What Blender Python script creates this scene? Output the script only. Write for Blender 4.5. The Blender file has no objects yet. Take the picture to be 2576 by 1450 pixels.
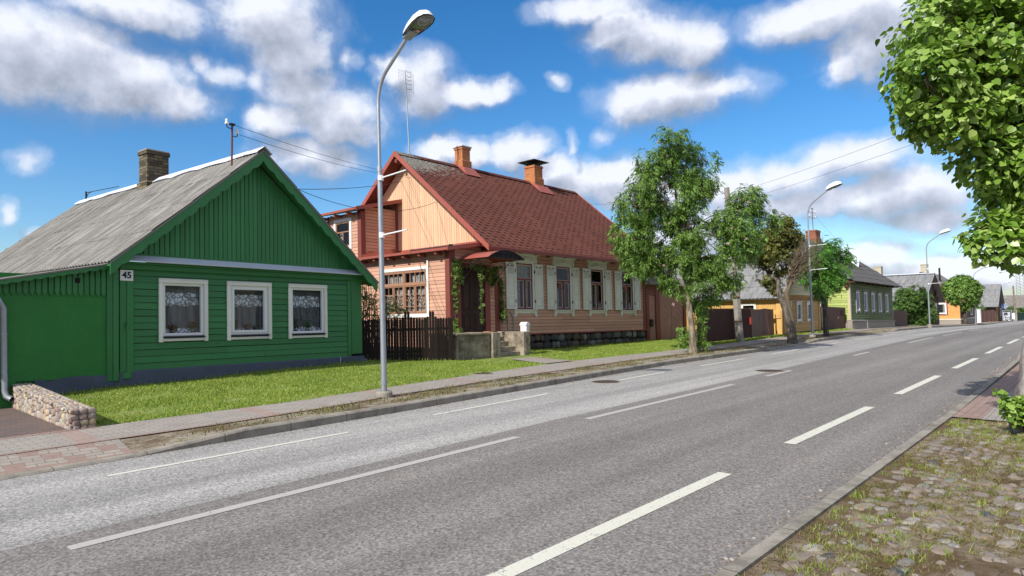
import bpy, math, random
import numpy as np
from mathutils import Vector, Matrix, noise
random.seed(7)
R = math.radians
SC = bpy.context.scene
COL = SC.collection

# ------------------------------------------------------------------ camera, light, exposure
cam_d = bpy.data.cameras.new('camera'); cam = bpy.data.objects.new('camera', cam_d); COL.objects.link(cam)
SC.camera = cam
cam_d.sensor_width = 36.0
cam_d.lens = 36.0 * 1650 / 2576
cam_d.clip_start = 0.05; cam_d.clip_end = 4000
PSI, PIT, ROL = math.atan2(1512, 1650 / math.cos(0.036)), 0.036, 0.023
_f = Vector((math.cos(PSI) * math.cos(PIT), math.sin(PSI) * math.cos(PIT), math.sin(PIT)))
_r0 = Vector((math.sin(PSI), -math.cos(PSI), 0)); _u0 = _r0.cross(_f)
_r = _r0 * math.cos(ROL) - _u0 * math.sin(ROL); _u = _r0 * math.sin(ROL) + _u0 * math.cos(ROL)
cam.matrix_world = Matrix(((_r.x, _u.x, -_f.x, 0), (_r.y, _u.y, -_f.y, 0), (_r.z, _u.z, -_f.z, 1.7), (0, 0, 0, 1)))

SC.view_settings.view_transform = 'Standard'; SC.view_settings.look = 'None'
SC.view_settings.exposure = 0.50; SC.view_settings.gamma = 1.0
SUN_EL = 39.0
sun_d = bpy.data.lights.new('sun', 'SUN'); sun_d.energy = 3.9; sun_d.angle = R(0.5); sun_d.color = (1.0, 0.95, 0.87)
sun = bpy.data.objects.new('sun', sun_d); COL.objects.link(sun)
_sd = Vector((1.0, 0.03, -math.tan(R(SUN_EL))))
sun.rotation_euler = _sd.to_track_quat('-Z', 'Y').to_euler(); sun.location = (-20, 0, 30)

CLOUDS = [(7.922,1.883,.687,.327),(7.467,1.779,.617,.243),(7.02,1.688,.34,.143),(7.26,2.299,.498,.156),(6.221,2.342,.449,.251),(6.129,2.121,.354,.203),(6.005,1.862,.325,.211),(5.749,1.692,.366,.202),(6.197,1.602,.189,.153),(5.685,1.553,.3,.142),(5.948,1.318,.392,.159),(6.619,1.923,.179,.116),(6.793,1.989,.145,.113),(6.379,1.919,.154,.118),(5.594,2.132,.107,.105),(5.004,1.924,.295,.233),(4.587,1.887,.281,.111),(4.324,1.894,.158,.095),(5.259,2.026,.137,.107),(3.517,2.503,.446,.087),(2.979,2.221,.363,.177),(3.246,2.35,.304,.132),(2.65,2.14,.272,.176),(2.794,1.775,.544,.169),(3.064,1.704,.299,.173),(2.47,1.771,.266,.106),(1.691,2.196,.467,.137),(1.282,1.977,.334,.242),(1.408,2.221,.393,.159),(1.523,1.798,.137,.127),(1.453,1.111,.394,.163),(1.882,1.038,.37,.139),(1.119,.834,.413,.218),(1.547,.819,.4,.137),(1.001,.631,.288,.102),(2.007,.861,.348,.126),(3.49,1.126,.574,.167),(3.833,1.241,.277,.117),(4.178,1.419,.21,.132),(3.153,1.008,.495,.15),(4.528,1.392,.175,.116),(2.339,.985,.395,.16),(2.833,.588,.417,.2),(2.57,.707,.345,.197),(3.796,1.957,.098,.075),(3.741,1.421,.076,.115),(3.376,1.484,.123,.072),(7.92,1.169,.137,.095),(8.029,.805,.066,.095),(7.804,.654,.117,.056),(8.028,.436,.077,.077),(1.346,.375,.259,.097),(.965,.277,.353,.082),(.683,.19,.329,.107),(1.404,.241,.21,.079),(4.841,1.426,.209,.099)]

def build_world():
    w = bpy.data.worlds.new('World'); SC.world = w; w.use_nodes = True
    nt = w.node_tree; N = nt.nodes; L = nt.links; N.clear()
    def mk(t, **k):
        n = N.new(t)
        for a, b in k.items(): setattr(n, a, b)
        return n
    out = mk('ShaderNodeOutputWorld'); bg = mk('ShaderNodeBackground'); L.new(bg.outputs[0], out.inputs[0])
    sky = mk('ShaderNodeTexSky', sky_type='NISHITA', sun_disc=False, sun_elevation=R(SUN_EL), sun_rotation=R(270))
    sky.air_density = 1.0; sky.dust_density = 0.6; sky.ozone_density = 3.0
    hs = mk('ShaderNodeHueSaturation'); hs.inputs['Saturation'].default_value = 1.30; hs.inputs['Value'].default_value = .92
    tn = mk('ShaderNodeVectorMath', operation='MULTIPLY'); L.new(sky.outputs[0], tn.inputs[0]); tn.inputs[1].default_value = (.93, .97, 1.02)
    L.new(tn.outputs[0], hs.inputs['Color'])
    # cloud density group in azimuth / elevation
    g = bpy.data.node_groups.new('cloud_density', 'ShaderNodeTree')
    g.interface.new_socket('P', in_out='INPUT', socket_type='NodeSocketVector')
    g.interface.new_socket('D', in_out='OUTPUT', socket_type='NodeSocketFloat')
    gn, gl = g.nodes, g.links
    gi = gn.new('NodeGroupInput'); go = gn.new('NodeGroupOutput')
    def nz(scale, det, rough):
        n = gn.new('ShaderNodeTexNoise'); n.inputs['Scale'].default_value = scale; n.inputs['Detail'].default_value = det
        n.inputs['Roughness'].default_value = rough; gl.new(gi.outputs[0], n.inputs['Vector']); return n
    def vm(op, a, b):
        n = gn.new('ShaderNodeVectorMath'); n.operation = op
        for i, x in enumerate((a, b)):
            if x is None: continue
            if isinstance(x, tuple): n.inputs[i].default_value = x
            else: gl.new(x, n.inputs[i])
        return n.outputs[0] if op not in ('DOT_PRODUCT', 'LENGTH') else n.outputs['Value']
    def mt(op, a, b=None, c=None):
        n = gn.new('ShaderNodeMath'); n.operation = op
        for i, x in enumerate((a, b, c)):
            if x is None: continue
            if isinstance(x, (int, float)): n.inputs[i].default_value = x
            else: gl.new(x, n.inputs[i])
        return n.outputs[0]
    w1 = vm('MULTIPLY', vm('SUBTRACT', nz(2.2, 4, .5).outputs['Color'], (.5, .5, .5)), (.42, .24, 0))
    w2 = vm('MULTIPLY', vm('SUBTRACT', nz(9.0, 3, .6).outputs['Color'], (.5, .5, .5)), (.08, .06, 0))
    p = vm('ADD', vm('ADD', gi.outputs[0], w1), w2)
    acc = None
    WISP = {11, 12, 13, 14, 44, 45, 46, 47, 48, 49, 50}
    for ci, (a, e, ra, re) in enumerate(CLOUDS):
        d = vm('MULTIPLY', vm('SUBTRACT', p, (a, e - .02, 0)), (1 / (ra * 1.15), 1 / (re * 1.15), 0))
        q = mt('SUBTRACT', .42 if ci in WISP else 1.0, vm('DOT_PRODUCT', d, d))
        acc = q if acc is None else mt('SMOOTH_MAX', acc, q, .35)
    fb = nz(3.6, 9, .58).outputs['Fac']
    # unseen broken clouds added over the rest of the sky as neutral fill
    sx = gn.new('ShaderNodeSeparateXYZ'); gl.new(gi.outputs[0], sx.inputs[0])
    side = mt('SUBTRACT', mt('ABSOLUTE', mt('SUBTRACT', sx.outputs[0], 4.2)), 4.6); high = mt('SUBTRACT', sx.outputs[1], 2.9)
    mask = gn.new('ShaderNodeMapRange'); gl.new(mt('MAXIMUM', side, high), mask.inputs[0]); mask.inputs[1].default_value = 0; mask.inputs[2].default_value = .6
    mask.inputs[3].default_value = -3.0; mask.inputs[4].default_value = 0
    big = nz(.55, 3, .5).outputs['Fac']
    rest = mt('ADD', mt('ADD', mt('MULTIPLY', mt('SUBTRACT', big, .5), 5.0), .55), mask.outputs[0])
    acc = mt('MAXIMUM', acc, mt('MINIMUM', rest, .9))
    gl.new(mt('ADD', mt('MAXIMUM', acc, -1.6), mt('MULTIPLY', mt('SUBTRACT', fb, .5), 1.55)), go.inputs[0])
    # direction -> (az, el)/10 deg
    tc = mk('ShaderNodeTexCoord'); sp = mk('ShaderNodeSeparateXYZ'); L.new(tc.outputs['Generated'], sp.inputs[0])
    def M(op, a, b=None, clamp=False):
        n = mk('ShaderNodeMath', operation=op, use_clamp=clamp)
        for i, x in enumerate((a, b)):
            if x is None: continue
            if isinstance(x, (int, float)): n.inputs[i].default_value = x
            else: L.new(x, n.inputs[i])
        return n.outputs[0]
    az = M('MULTIPLY', M('ARCTAN2', sp.outputs[1], sp.outputs[0]), 5.72958)
    el = M('MULTIPLY', M('ARCSINE', sp.outputs[2]), 5.72958)
    cb = mk('ShaderNodeCombineXYZ'); L.new(az, cb.inputs[0]); L.new(el, cb.inputs[1])
    def dens(off):
        n = mk('ShaderNodeGroup'); n.node_tree = g
        if off:
            v = mk('ShaderNodeVectorMath', operation='ADD'); L.new(cb.outputs[0], v.inputs[0]); v.inputs[1].default_value = off
            L.new(v.outputs[0], n.inputs[0])
        else: L.new(cb.outputs[0], n.inputs[0])
        return n.outputs[0]
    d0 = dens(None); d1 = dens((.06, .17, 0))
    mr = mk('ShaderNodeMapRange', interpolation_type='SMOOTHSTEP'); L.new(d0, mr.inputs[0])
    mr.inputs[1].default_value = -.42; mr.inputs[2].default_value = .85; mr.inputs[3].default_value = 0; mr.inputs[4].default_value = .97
    sh = M('MULTIPLY_ADD' if False else 'ADD', M('MULTIPLY', M('SUBTRACT', d0, d1), .48), .70)
    thick = M('MULTIPLY', M('SUBTRACT', d0, .6), -.22)
    sh2 = M('ADD', sh, M('MINIMUM', thick, 0.05), True)
    cr = mk('ShaderNodeValToRGB'); L.new(sh2, cr.inputs[0])
    e = cr.color_ramp.elements
    e[0].position = .0; e[0].color = (.17, .21, .28, 1); e[1].position = 1.0; e[1].color = (.84, .87, .95, 1)
    e2 = cr.color_ramp.elements.new(.42); e2.color = (.30, .34, .42, 1)
    e3 = cr.color_ramp.elements.new(.74); e3.color = (.56, .60, .72, 1)
    sc = mk('ShaderNodeVectorMath', operation='SCALE'); L.new(cr.outputs[0], sc.inputs[0]); sc.inputs['Scale'].default_value = 6.7
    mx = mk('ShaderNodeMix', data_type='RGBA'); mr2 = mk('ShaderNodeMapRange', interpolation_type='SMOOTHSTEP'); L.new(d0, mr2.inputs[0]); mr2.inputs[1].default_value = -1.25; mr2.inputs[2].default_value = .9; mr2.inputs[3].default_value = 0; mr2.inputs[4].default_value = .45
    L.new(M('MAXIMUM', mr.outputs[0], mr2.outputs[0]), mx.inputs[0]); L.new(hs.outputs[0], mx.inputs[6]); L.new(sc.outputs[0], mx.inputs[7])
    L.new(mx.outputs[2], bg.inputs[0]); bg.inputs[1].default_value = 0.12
build_world()

# ------------------------------------------------------------------ object helpers
def tag(o, label=None, cat=None, group=None, kind=None):
    if label: o['label'] = label
    if cat: o['category'] = cat
    if group: o['group'] = group
    if kind: o['kind'] = kind
    return o

def root_of(o):
    while o.parent: o = o.parent
    return o

def thing(name, loc, label, cat, group=None):
    o = bpy.data.objects.new(name, None); COL.objects.link(o); o.location = loc; o.empty_display_size = .2
    return tag(o, label, cat, group)

def link(name, me, parent=None):
    o = bpy.data.objects.new(name, me); COL.objects.link(o)
    if parent: o.parent = parent
    return o

def copy_tree(o, parent=None):
    c = o.copy(); COL.objects.link(c); c.parent = parent
    for ch in [x for x in bpy.data.objects if x.parent == o]: copy_tree(ch, c)
    return c

class MB:
    """collects faces; T maps the local point to world"""
    def __init__(s, T=None):
        s.v = []; s.f = []; s.m = []; s.T = T; s.uv = {}
    def pt(s, p): return tuple(s.T(*p)) if s.T else tuple(p)
    def add(s, vs, fs, mi=0, uv=None):
        n = len(s.v); s.v += [s.pt(p) for p in vs]
        for k, f in enumerate(fs):
            s.f.append(tuple(n + i for i in f)); s.m.append(mi)
            if uv: s.uv[len(s.f) - 1] = [uv[i] for i in f]
    def box(s, a0, a1, b0, b1, c0, c1, mi=0):
        s.add([(a0,b0,c0),(a1,b0,c0),(a1,b1,c0),(a0,b1,c0),(a0,b0,c1),(a1,b0,c1),(a1,b1,c1),(a0,b1,c1)],
              [(0,3,2,1),(4,5,6,7),(0,1,5,4),(1,2,6,5),(2,3,7,6),(3,0,4,7)], mi)
    def bbox(s, a0, a1, b0, b1, c0, c1, be=.008, mi=0):
        """box with chamfered edges"""
        be = min(be, abs(a1-a0)*.3, abs(b1-b0)*.3, abs(c1-c0)*.3)
        vs = []; A=(a0,a1);B=(b0,b1);Cc=(c0,c1); sg=(1,-1)
        for i in (0,1):
            for j in (0,1):
                for k in (0,1):
                    x,y,z=A[i],B[j],Cc[k]; dx,dy,dz=sg[i]*be,sg[j]*be,sg[k]*be
                    vs += [(x,y+dy,z+dz),(x+dx,y,z+dz),(x+dx,y+dy,z)]
        def I(i,j,k,t): return (i*4+j*2+k)*3+t
        fs=[(I(0,0,0,0),I(0,0,1,0),I(0,1,1,0),I(0,1,0,0)),(I(1,0,0,0),I(1,1,0,0),I(1,1,1,0),I(1,0,1,0)),
            (I(0,0,0,1),I(1,0,0,1),I(1,0,1,1),I(0,0,1,1)),(I(0,1,0,1),I(0,1,1,1),I(1,1,1,1),I(1,1,0,1)),
            (I(0,0,0,2),I(0,1,0,2),I(1,1,0,2),I(1,0,0,2)),(I(0,0,1,2),I(1,0,1,2),I(1,1,1,2),I(0,1,1,2))]
        for j in (0,1):
            for k in (0,1): fs.append((I(0,j,k,1),I(1,j,k,1),I(1,j,k,2),I(0,j,k,2)))
        for i in (0,1):
            for k in (0,1): fs.append((I(i,0,k,0),I(i,1,k,0),I(i,1,k,2),I(i,0,k,2)))
            for j in (0,1): fs.append((I(i,j,0,0),I(i,j,1,0),I(i,j,1,1),I(i,j,0,1)))
        for i in (0,1):
            for j in (0,1):
                for k in (0,1): fs.append((I(i,j,k,0),I(i,j,k,1),I(i,j,k,2)))
        s.add(vs, fs, mi)
    def prism(s, poly, fn, d0, d1, mi=0):
        """poly [(p,q)], fn(p,q,d)->local point"""
        n=len(poly); vs=[fn(p,q,d0) for p,q in poly]+[fn(p,q,d1) for p,q in poly]
        fs=[tuple(range(n)),tuple(range(2*n-1,n-1,-1))]+[(i,(i+1)%n,n+(i+1)%n,n+i) for i in range(n)]
        s.add(vs, fs, mi)
    def strip(s, top, bot, fn, d0, d1, mi=0):
        """solid ribbon between two profiles of equal length"""
        n=len(top); vs=[fn(*p,d0) for p in top]+[fn(*p,d0) for p in bot]+[fn(*p,d1) for p in top]+[fn(*p,d1) for p in bot]
        fs=[]
        for i in range(n-1):
            fs += [(i,i+1,n+i+1,n+i),(2*n+i,3*n+i,3*n+i+1,2*n+i+1),(i,2*n+i,2*n+i+1,i+1),(n+i,n+i+1,3*n+i+1,3*n+i)]
        fs += [(0,n,3*n,2*n),(n-1,3*n-1,4*n-1,2*n-1)]
        s.add(vs, fs, mi)
    def tube(s, path, r, n=8, mi=0, cap=True):
        path=[Vector(p) for p in path]; k=len(path)
        rs = r if isinstance(r,(list,tuple)) else [r]*k
        up=Vector((0,0,1)); vs=[]
        prev=None
        for i,p in enumerate(path):
            t=(path[min(i+1,k-1)]-path[max(i-1,0)])
            if t.length<1e-9: t=Vector((0,0,1))
            t.normalize()
            if prev is None:
                a=t.cross(up) if abs(t.z)<.9 else t.cross(Vector((1,0,0)))
            else: a=prev-t*prev.dot(t)
            if a.length<1e-6: a=t.cross(Vector((1,0.3,0)))
            a.normalize(); prev=a; b=t.cross(a)
            for j in range(n):
                w=2*math.pi*j/n; vs.append(tuple(p+(a*math.cos(w)+b*math.sin(w))*rs[i]))
        fs=[(i*n+j,i*n+(j+1)%n,(i+1)*n+(j+1)%n,(i+1)*n+j) for i in range(k-1) for j in range(n)]
        if cap: fs += [tuple(range(n-1,-1,-1)), tuple((k-1)*n+j for j in range(n))]
        s.add(vs, fs, mi)
    def cyl(s, c, r, z0, z1, n=16, r1=None, mi=0):
        s.tube([(c[0],c[1],z0),(c[0],c[1],z1)], [r, r if r1 is None else r1], n, mi)
    def blob(s, c, rx, ry, rz, seg=8, ring=5, e=1.0, jit=.0, rot=0.0, mi=0):
        vs=[];ca,sa=math.cos(rot),math.sin(rot)
        for i in range(ring+1):
            ph=-math.pi/2+math.pi*i/ring
            for j in range(seg):
                th=2*math.pi*j/seg
                def pw(x): return math.copysign(abs(x)**e,x)
                x=pw(math.cos(ph))*pw(math.cos(th)); y=pw(math.cos(ph))*pw(math.sin(th)); z=pw(math.sin(ph))
                k=1+(random.random()-.5)*jit if 0<i<ring else 1
                x,y,z=x*rx*k,y*ry*k,z*rz*k
                vs.append((c[0]+x*ca-y*sa,c[1]+x*sa+y*ca,c[2]+z))
                if i in (0,ring): break
        def ix(i,j):
            if i==0: return 0
            if i==ring: return len(vs)-1
            return 1+(i-1)*seg+j%seg
        fs=[]
        for i in range(ring):
            for j in range(seg):
                if i==0: fs.append((0,ix(1,j+1),ix(1,j)))
                elif i==ring-1: fs.append((ix(i,j),ix(i,j+1),len(vs)-1))
                else: fs.append((ix(i,j),ix(i,j+1),ix(i+1,j+1),ix(i+1,j)))
        s.add(vs, fs, mi)
    def build(s, name, mat, parent=None, smooth=False, recalc=True):
        org = Vector((0,0,0))
        if parent is not None: org = Vector(root_of(parent).location)
        me = bpy.data.meshes.new(name)
        me.from_pydata([(p[0]-org.x,p[1]-org.y,p[2]-org.z) for p in s.v], [], s.f)
        mats = mat if isinstance(mat,(list,tuple)) else [mat]
        for m in mats: me.materials.append(m)
        if len(mats)>1: me.polygons.foreach_set('material_index', s.m)
        if s.uv:
            ul = me.uv_layers.new(name='UVMap'); arr=np.zeros((len(me.loops),2),np.float32); li=0
            for k,f in enumerate(s.f):
                u=s.uv.get(k)
                if u: arr[li:li+len(f)]=u
                li+=len(f)
            ul.data.foreach_set('uv', arr.ravel())
        if recalc and len(s.f)<40000:
            import bmesh
            bm=bmesh.new(); bm.from_mesh(me); bmesh.ops.recalc_face_normals(bm, faces=bm.faces); bm.to_mesh(me); bm.free()
        if smooth:
            me.polygons.foreach_set('use_smooth',[True]*len(me.polygons))
            try: me.set_sharp_from_angle(angle=R(40))
            except Exception: pass
        me.update()
        return link(name, me, parent)

def np_mesh(name, V, F, mat, parent=None, smooth=False, uv=None):
    """V (n,3), F (m,k) all faces the same size"""
    me = bpy.data.meshes.new(name); F=np.asarray(F,np.int32); m,k=F.shape
    org=np.zeros(3)
    if parent is not None: org=np.array(root_of(parent).location)
    me.vertices.add(len(V)); me.vertices.foreach_set('co', (np.asarray(V)-org).astype(np.float32).ravel())
    me.loops.add(m*k); me.loops.foreach_set('vertex_index', F.ravel())
    me.polygons.add(m); me.polygons.foreach_set('loop_start', np.arange(0,m*k,k,dtype=np.int32))
    try: me.polygons.foreach_set('loop_total', np.full(m,k,np.int32))
    except Exception: pass
    if smooth: me.polygons.foreach_set('use_smooth', np.ones(m,bool))
    me.materials.append(mat); me.update(calc_edges=True)
    if uv is not None:
        ul=me.uv_layers.new(name='UVMap'); ul.data.foreach_set('uv', np.asarray(uv,np.float32)[F.ravel()].ravel())
    return link(name, me, parent)

# ------------------------------------------------------------------ materials
MATS = {}
class NT:
    def __init__(s, name):
        s.m = bpy.data.materials.new(name); s.m.use_nodes=True; s.t=s.m.node_tree; s.N=s.t.nodes; s.L=s.t.links
        s.N.clear(); s.out=s.N.new('ShaderNodeOutputMaterial'); s.tc=s.N.new('ShaderNodeTexCoord'); s.geo=None
    def set(s,n,k,v):
        if isinstance(v,bpy.types.NodeSocket): s.L.new(v,n.inputs[k])
        elif v is not None: n.inputs[k].default_value=v
    def node(s,t,ins=None,**at):
        n=s.N.new(t)
        for a,b in at.items(): setattr(n,a,b)
        for k,v in (ins or {}).items(): s.set(n,k,v)
        return n
    def math(s,op,a,b=None,c=None,clamp=False):
        n=s.node('ShaderNodeMath',operation=op,use_clamp=clamp)
        for i,x in enumerate((a,b,c)):
            if x is not None: s.set(n,i,x)
        return n.outputs[0]
    def map(s,scale=(1,1,1),rot=(0,0,0),src='Object'):
        n=s.node('ShaderNodeMapping',{'Scale':scale,'Rotation':rot}); s.L.new(s.tc.outputs[src],n.inputs[0]); return n.outputs[0]
    def noise(s,sc,det=4,ro=.55,vec=None,dist=0.0):
        n=s.node('ShaderNodeTexNoise',{'Scale':sc,'Detail':det,'Roughness':ro,'Distortion':dist}); s.L.new(vec if vec else s.tc.outputs['Object'],n.inputs['Vector']); return n.outputs['Fac']
    def ramp(s,fac,stops):
        n=s.node('ShaderNodeValToRGB'); s.L.new(fac,n.inputs[0]); e=n.color_ramp.elements
        while len(e)<len(stops): e.new(.5)
        for i,(p,c) in enumerate(stops): e[i].position=p; e[i].color=(*c,1) if len(c)==3 else c
        return n.outputs[0]
    def rng(s,fac,a,b,c=0.,d=1.):
        n=s.node('ShaderNodeMapRange',{1:a,2:b,3:c,4:d}); s.L.new(fac,n.inputs[0]); return n.outputs[0]
    def mix(s,fac,a,b,mode='MIX'):
        n=s.node('ShaderNodeMix',data_type='RGBA',blend_type=mode)
        s.set(n,0,fac); 
        for k,v in ((6,a),(7,b)):
            if isinstance(v,tuple) and len(v)==3: v=(*v,1)
            s.set(n,k,v)
        return n.outputs[2]
    def island(s):
        return s.node('ShaderNodeNewGeometry').outputs['Random Per Island']
    def bump(s,h,st=.3,dist=.02):
        n=s.node('ShaderNodeBump',{'Strength':st,'Distance':dist}); s.L.new(h,n.inputs['Height']); return n.outputs[0]
    def val(s,c,fac,lo,hi):
        """vary brightness of colour c by fac (0..1) between lo and hi"""
        v=s.rng(fac,0,1,lo,hi); n=s.node('ShaderNodeHueSaturation'); s.L.new(v,n.inputs['Value']); s.set(n,'Color',c if isinstance(c,bpy.types.NodeSocket) else (*c,1)); return n.outputs[0]
    def done(s,col,rough=.8,bump=None,metal=0.,spec=.3,trans=None):
        b=s.node('ShaderNodeBsdfPrincipled'); s.set(b,'Base Color',col if isinstance(col,bpy.types.NodeSocket) else (*col,1)); s.set(b,'Roughness',rough); s.set(b,'Metallic',metal)
        s.set(b,'Specular IOR Level',spec)
        if bump: s.L.new(bump,b.inputs['Normal'])
        o=b.outputs[0]
        if trans:
            t=s.node('ShaderNodeBsdfTranslucent'); s.set(t,'Color',col if isinstance(col,bpy.types.NodeSocket) else (*col,1))
            if bump: s.L.new(bump,t.inputs['Normal'])
            m=s.node('ShaderNodeMixShader',{0:trans}); s.L.new(o,m.inputs[1]); s.L.new(t.outputs[0],m.inputs[2]); o=m.outputs[0]
        s.L.new(o,s.out.inputs[0]); MATS[s.m.name]=s.m; return s.m

def m_paint(name,c,rough=.6,lo=.82,hi=1.12,wear=None,wearc=(.4,.35,.28),grain=True,axis='z',spec=.25):
    """painted boards: tone per board, grain, faded and worn patches"""
    n=NT(name); col=n.val(c,n.island(),lo,hi)
    big=n.noise(1.3,5,.6); col=n.val(col,big,.86,1.16)
    vec=n.map((1.5,1.5,22) if axis=='z' else (22,22,1.5))
    gr=n.noise(3.5,5,.65,vec); col=n.val(col,gr,.84,1.12)
    if wear:
        w=n.noise(5,8,.7,n.map((1,1,4) if axis=='z' else (4,4,1))); k=n.rng(w,wear,wear+.07)
        col=n.mix(k,col,wearc)
    bp=n.bump(gr,.35,.006) if grain else None
    return n.done(col,rough,bp,spec=spec)
def m_plain(name,c,rough=.7,metal=0.,sc=6,lo=.85,hi=1.12,bump=.15,spec=.3):
    n=NT(name); f=n.noise(sc,6,.6); return n.done(n.val(c,f,lo,hi),rough,n.bump(f,bump,.01),metal,spec)

m_paint('green_paint',(.036,.185,.058),.45,.86,1.12,.70,(.10,.17,.10),spec=.4)
m_paint('green_paint_vertical',(.038,.192,.060),.45,.86,1.12,.72,(.10,.17,.10),axis='v',spec=.4)
def m_render_green():
    n=NT('green_render'); f=n.noise(1.1,6,.62); g=n.noise(16,5,.65); streak=n.noise(1.6,7,.7,n.map((1,1.6,.9),(.5,0,0)))
    c=n.val((.034,.190,.042),f,.82,1.18); c=n.mix(n.rng(streak,.60,.78,0,.5),c,(.03,.14,.075)); c=n.val(c,g,.9,1.1)
    n.done(c,.65,n.bump(n.math('ADD',g,f),.45,.03),spec=.3)
m_render_green()
def m_plinth_blue():
    n=NT('blue_grey_plinth'); f=n.noise(2.0,6,.62); g=n.noise(18,5,.6)
    c=n.val((.085,.10,.145),f,.75,1.3); c=n.mix(n.rng(n.noise(3.1,8,.72),.62,.75,0,.45),c,(.18,.20,.25)); n.done(c,.75,n.bump(g,.35,.02))
m_plinth_blue()
m_paint('orange_paint',(.57,.325,.225),.65,.88,1.10,.70,(.42,.30,.22))
m_paint('orange_paint_vertical',(.70,.455,.29),.65,.90,1.08,.75,(.5,.34,.22),axis='v')
m_paint('red_brown_trim',(.215,.062,.050),.5,.9,1.1,.73,(.30,.16,.13),axis='v')
m_plain('red_metal',(.33,.088,.062),.45,.0,3,.85,1.12,.1,.45)
m_paint('brown_window_wood',(.34,.185,.115),.55,.92,1.08,.75,(.35,.22,.14),axis='v')
m_paint('dark_door_wood',(.050,.026,.022),.55,.85,1.15,axis='v')
m_paint('white_trim',(.80,.79,.75),.5,.93,1.04,.74,(.42,.40,.36),axis='v')
m_paint('grey_shutter',(.70,.71,.63),.6,.93,1.06,.74,(.33,.34,.31),axis='v')
m_plain('white_plastic',(.78,.79,.80),.35,0,3,.97,1.02,.02,.5)
m_plain('dark_sill',(.02,.022,.035),.4)
m_plain('zinc_sheet',(.60,.63,.72),.5,.0,2.2,.85,1.1,.12,.5)
m_plain('galvanised_steel',(.40,.43,.47),.45,.65,9,.75,1.15,.08,.5)
m_plain('white_enamel',(.78,.79,.80),.25,0,3,.97,1.02,.02,.5)
m_plain('dark_iron',(.025,.024,.026),.55,.4)
m_plain('porcelain',(.75,.76,.78),.2)
m_plain('concrete_base',(.30,.275,.235),.9,0,9,.75,1.15,.4)
m_plain('rusty_steel',(.15,.06,.035),.8,.1,12,.6,1.3,.3)
def m_concrete_old():
    n=NT('weathered_concrete'); f=n.noise(2.3,8,.68); g=n.noise(14,6,.7); c=n.ramp(f,[(.33,(.10,.082,.06)),(.47,(.22,.185,.14)),(.60,(.36,.31,.235)),(.72,(.19,.16,.12))])
    c=n.mix(n.rng(g,.60,.72,0,.6),c,(.06,.055,.045)); n.done(c,.92,n.bump(n.math('ADD',f,g),.5,.03))
m_concrete_old()
def m_roof_grey():
    n=NT('weathered_corrugated_roof'); n.uvv=n.tc.outputs['UV']
    st=n.node('ShaderNodeMapping',{'Scale':(9,.8,1)}); n.L.new(n.uvv,st.inputs[0])
    s1=n.noise(1.0,7,.7,st.outputs[0]); g=n.noise(26,6,.72); b=n.noise(.9,4,.6)
    c=n.ramp(s1,[(.30,(.085,.08,.074)),(.48,(.19,.18,.165)),(.66,(.33,.32,.295))]); c=n.val(c,g,.45,1.5); c=n.val(c,b,.8,1.2)
    c=n.mix(n.rng(n.noise(2.0,6,.7),.70,.78,0,.4),c,(.24,.13,.05)); n.done(c,.93,n.bump(g,.5,.02))
m_roof_grey()
def m_roof_slate(name,a,b,c3):
    n=NT(name); st=n.node('ShaderNodeMapping',{'Scale':(2.2,.5,1)}); n.L.new(n.tc.outputs['UV'],st.inputs[0])
    s1=n.noise(1.6,7,.7,st.outputs[0]); g=n.noise(9,6,.7)
    c=n.ramp(s1,[(.32,a),(.5,b),(.7,c3)]); c=n.val(c,g,.7,1.3); n.done(c,.93,n.bump(g,.5,.03))
m_roof_slate('far_corrugated_roof',(.14,.14,.142),(.21,.21,.212),(.29,.285,.28))
m_roof_slate('dark_shingle_roof',(.055,.05,.05),(.10,.095,.09),(.19,.175,.16))
m_roof_slate('brown_grey_roof',(.13,.115,.10),(.20,.18,.16),(.27,.245,.22))
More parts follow.
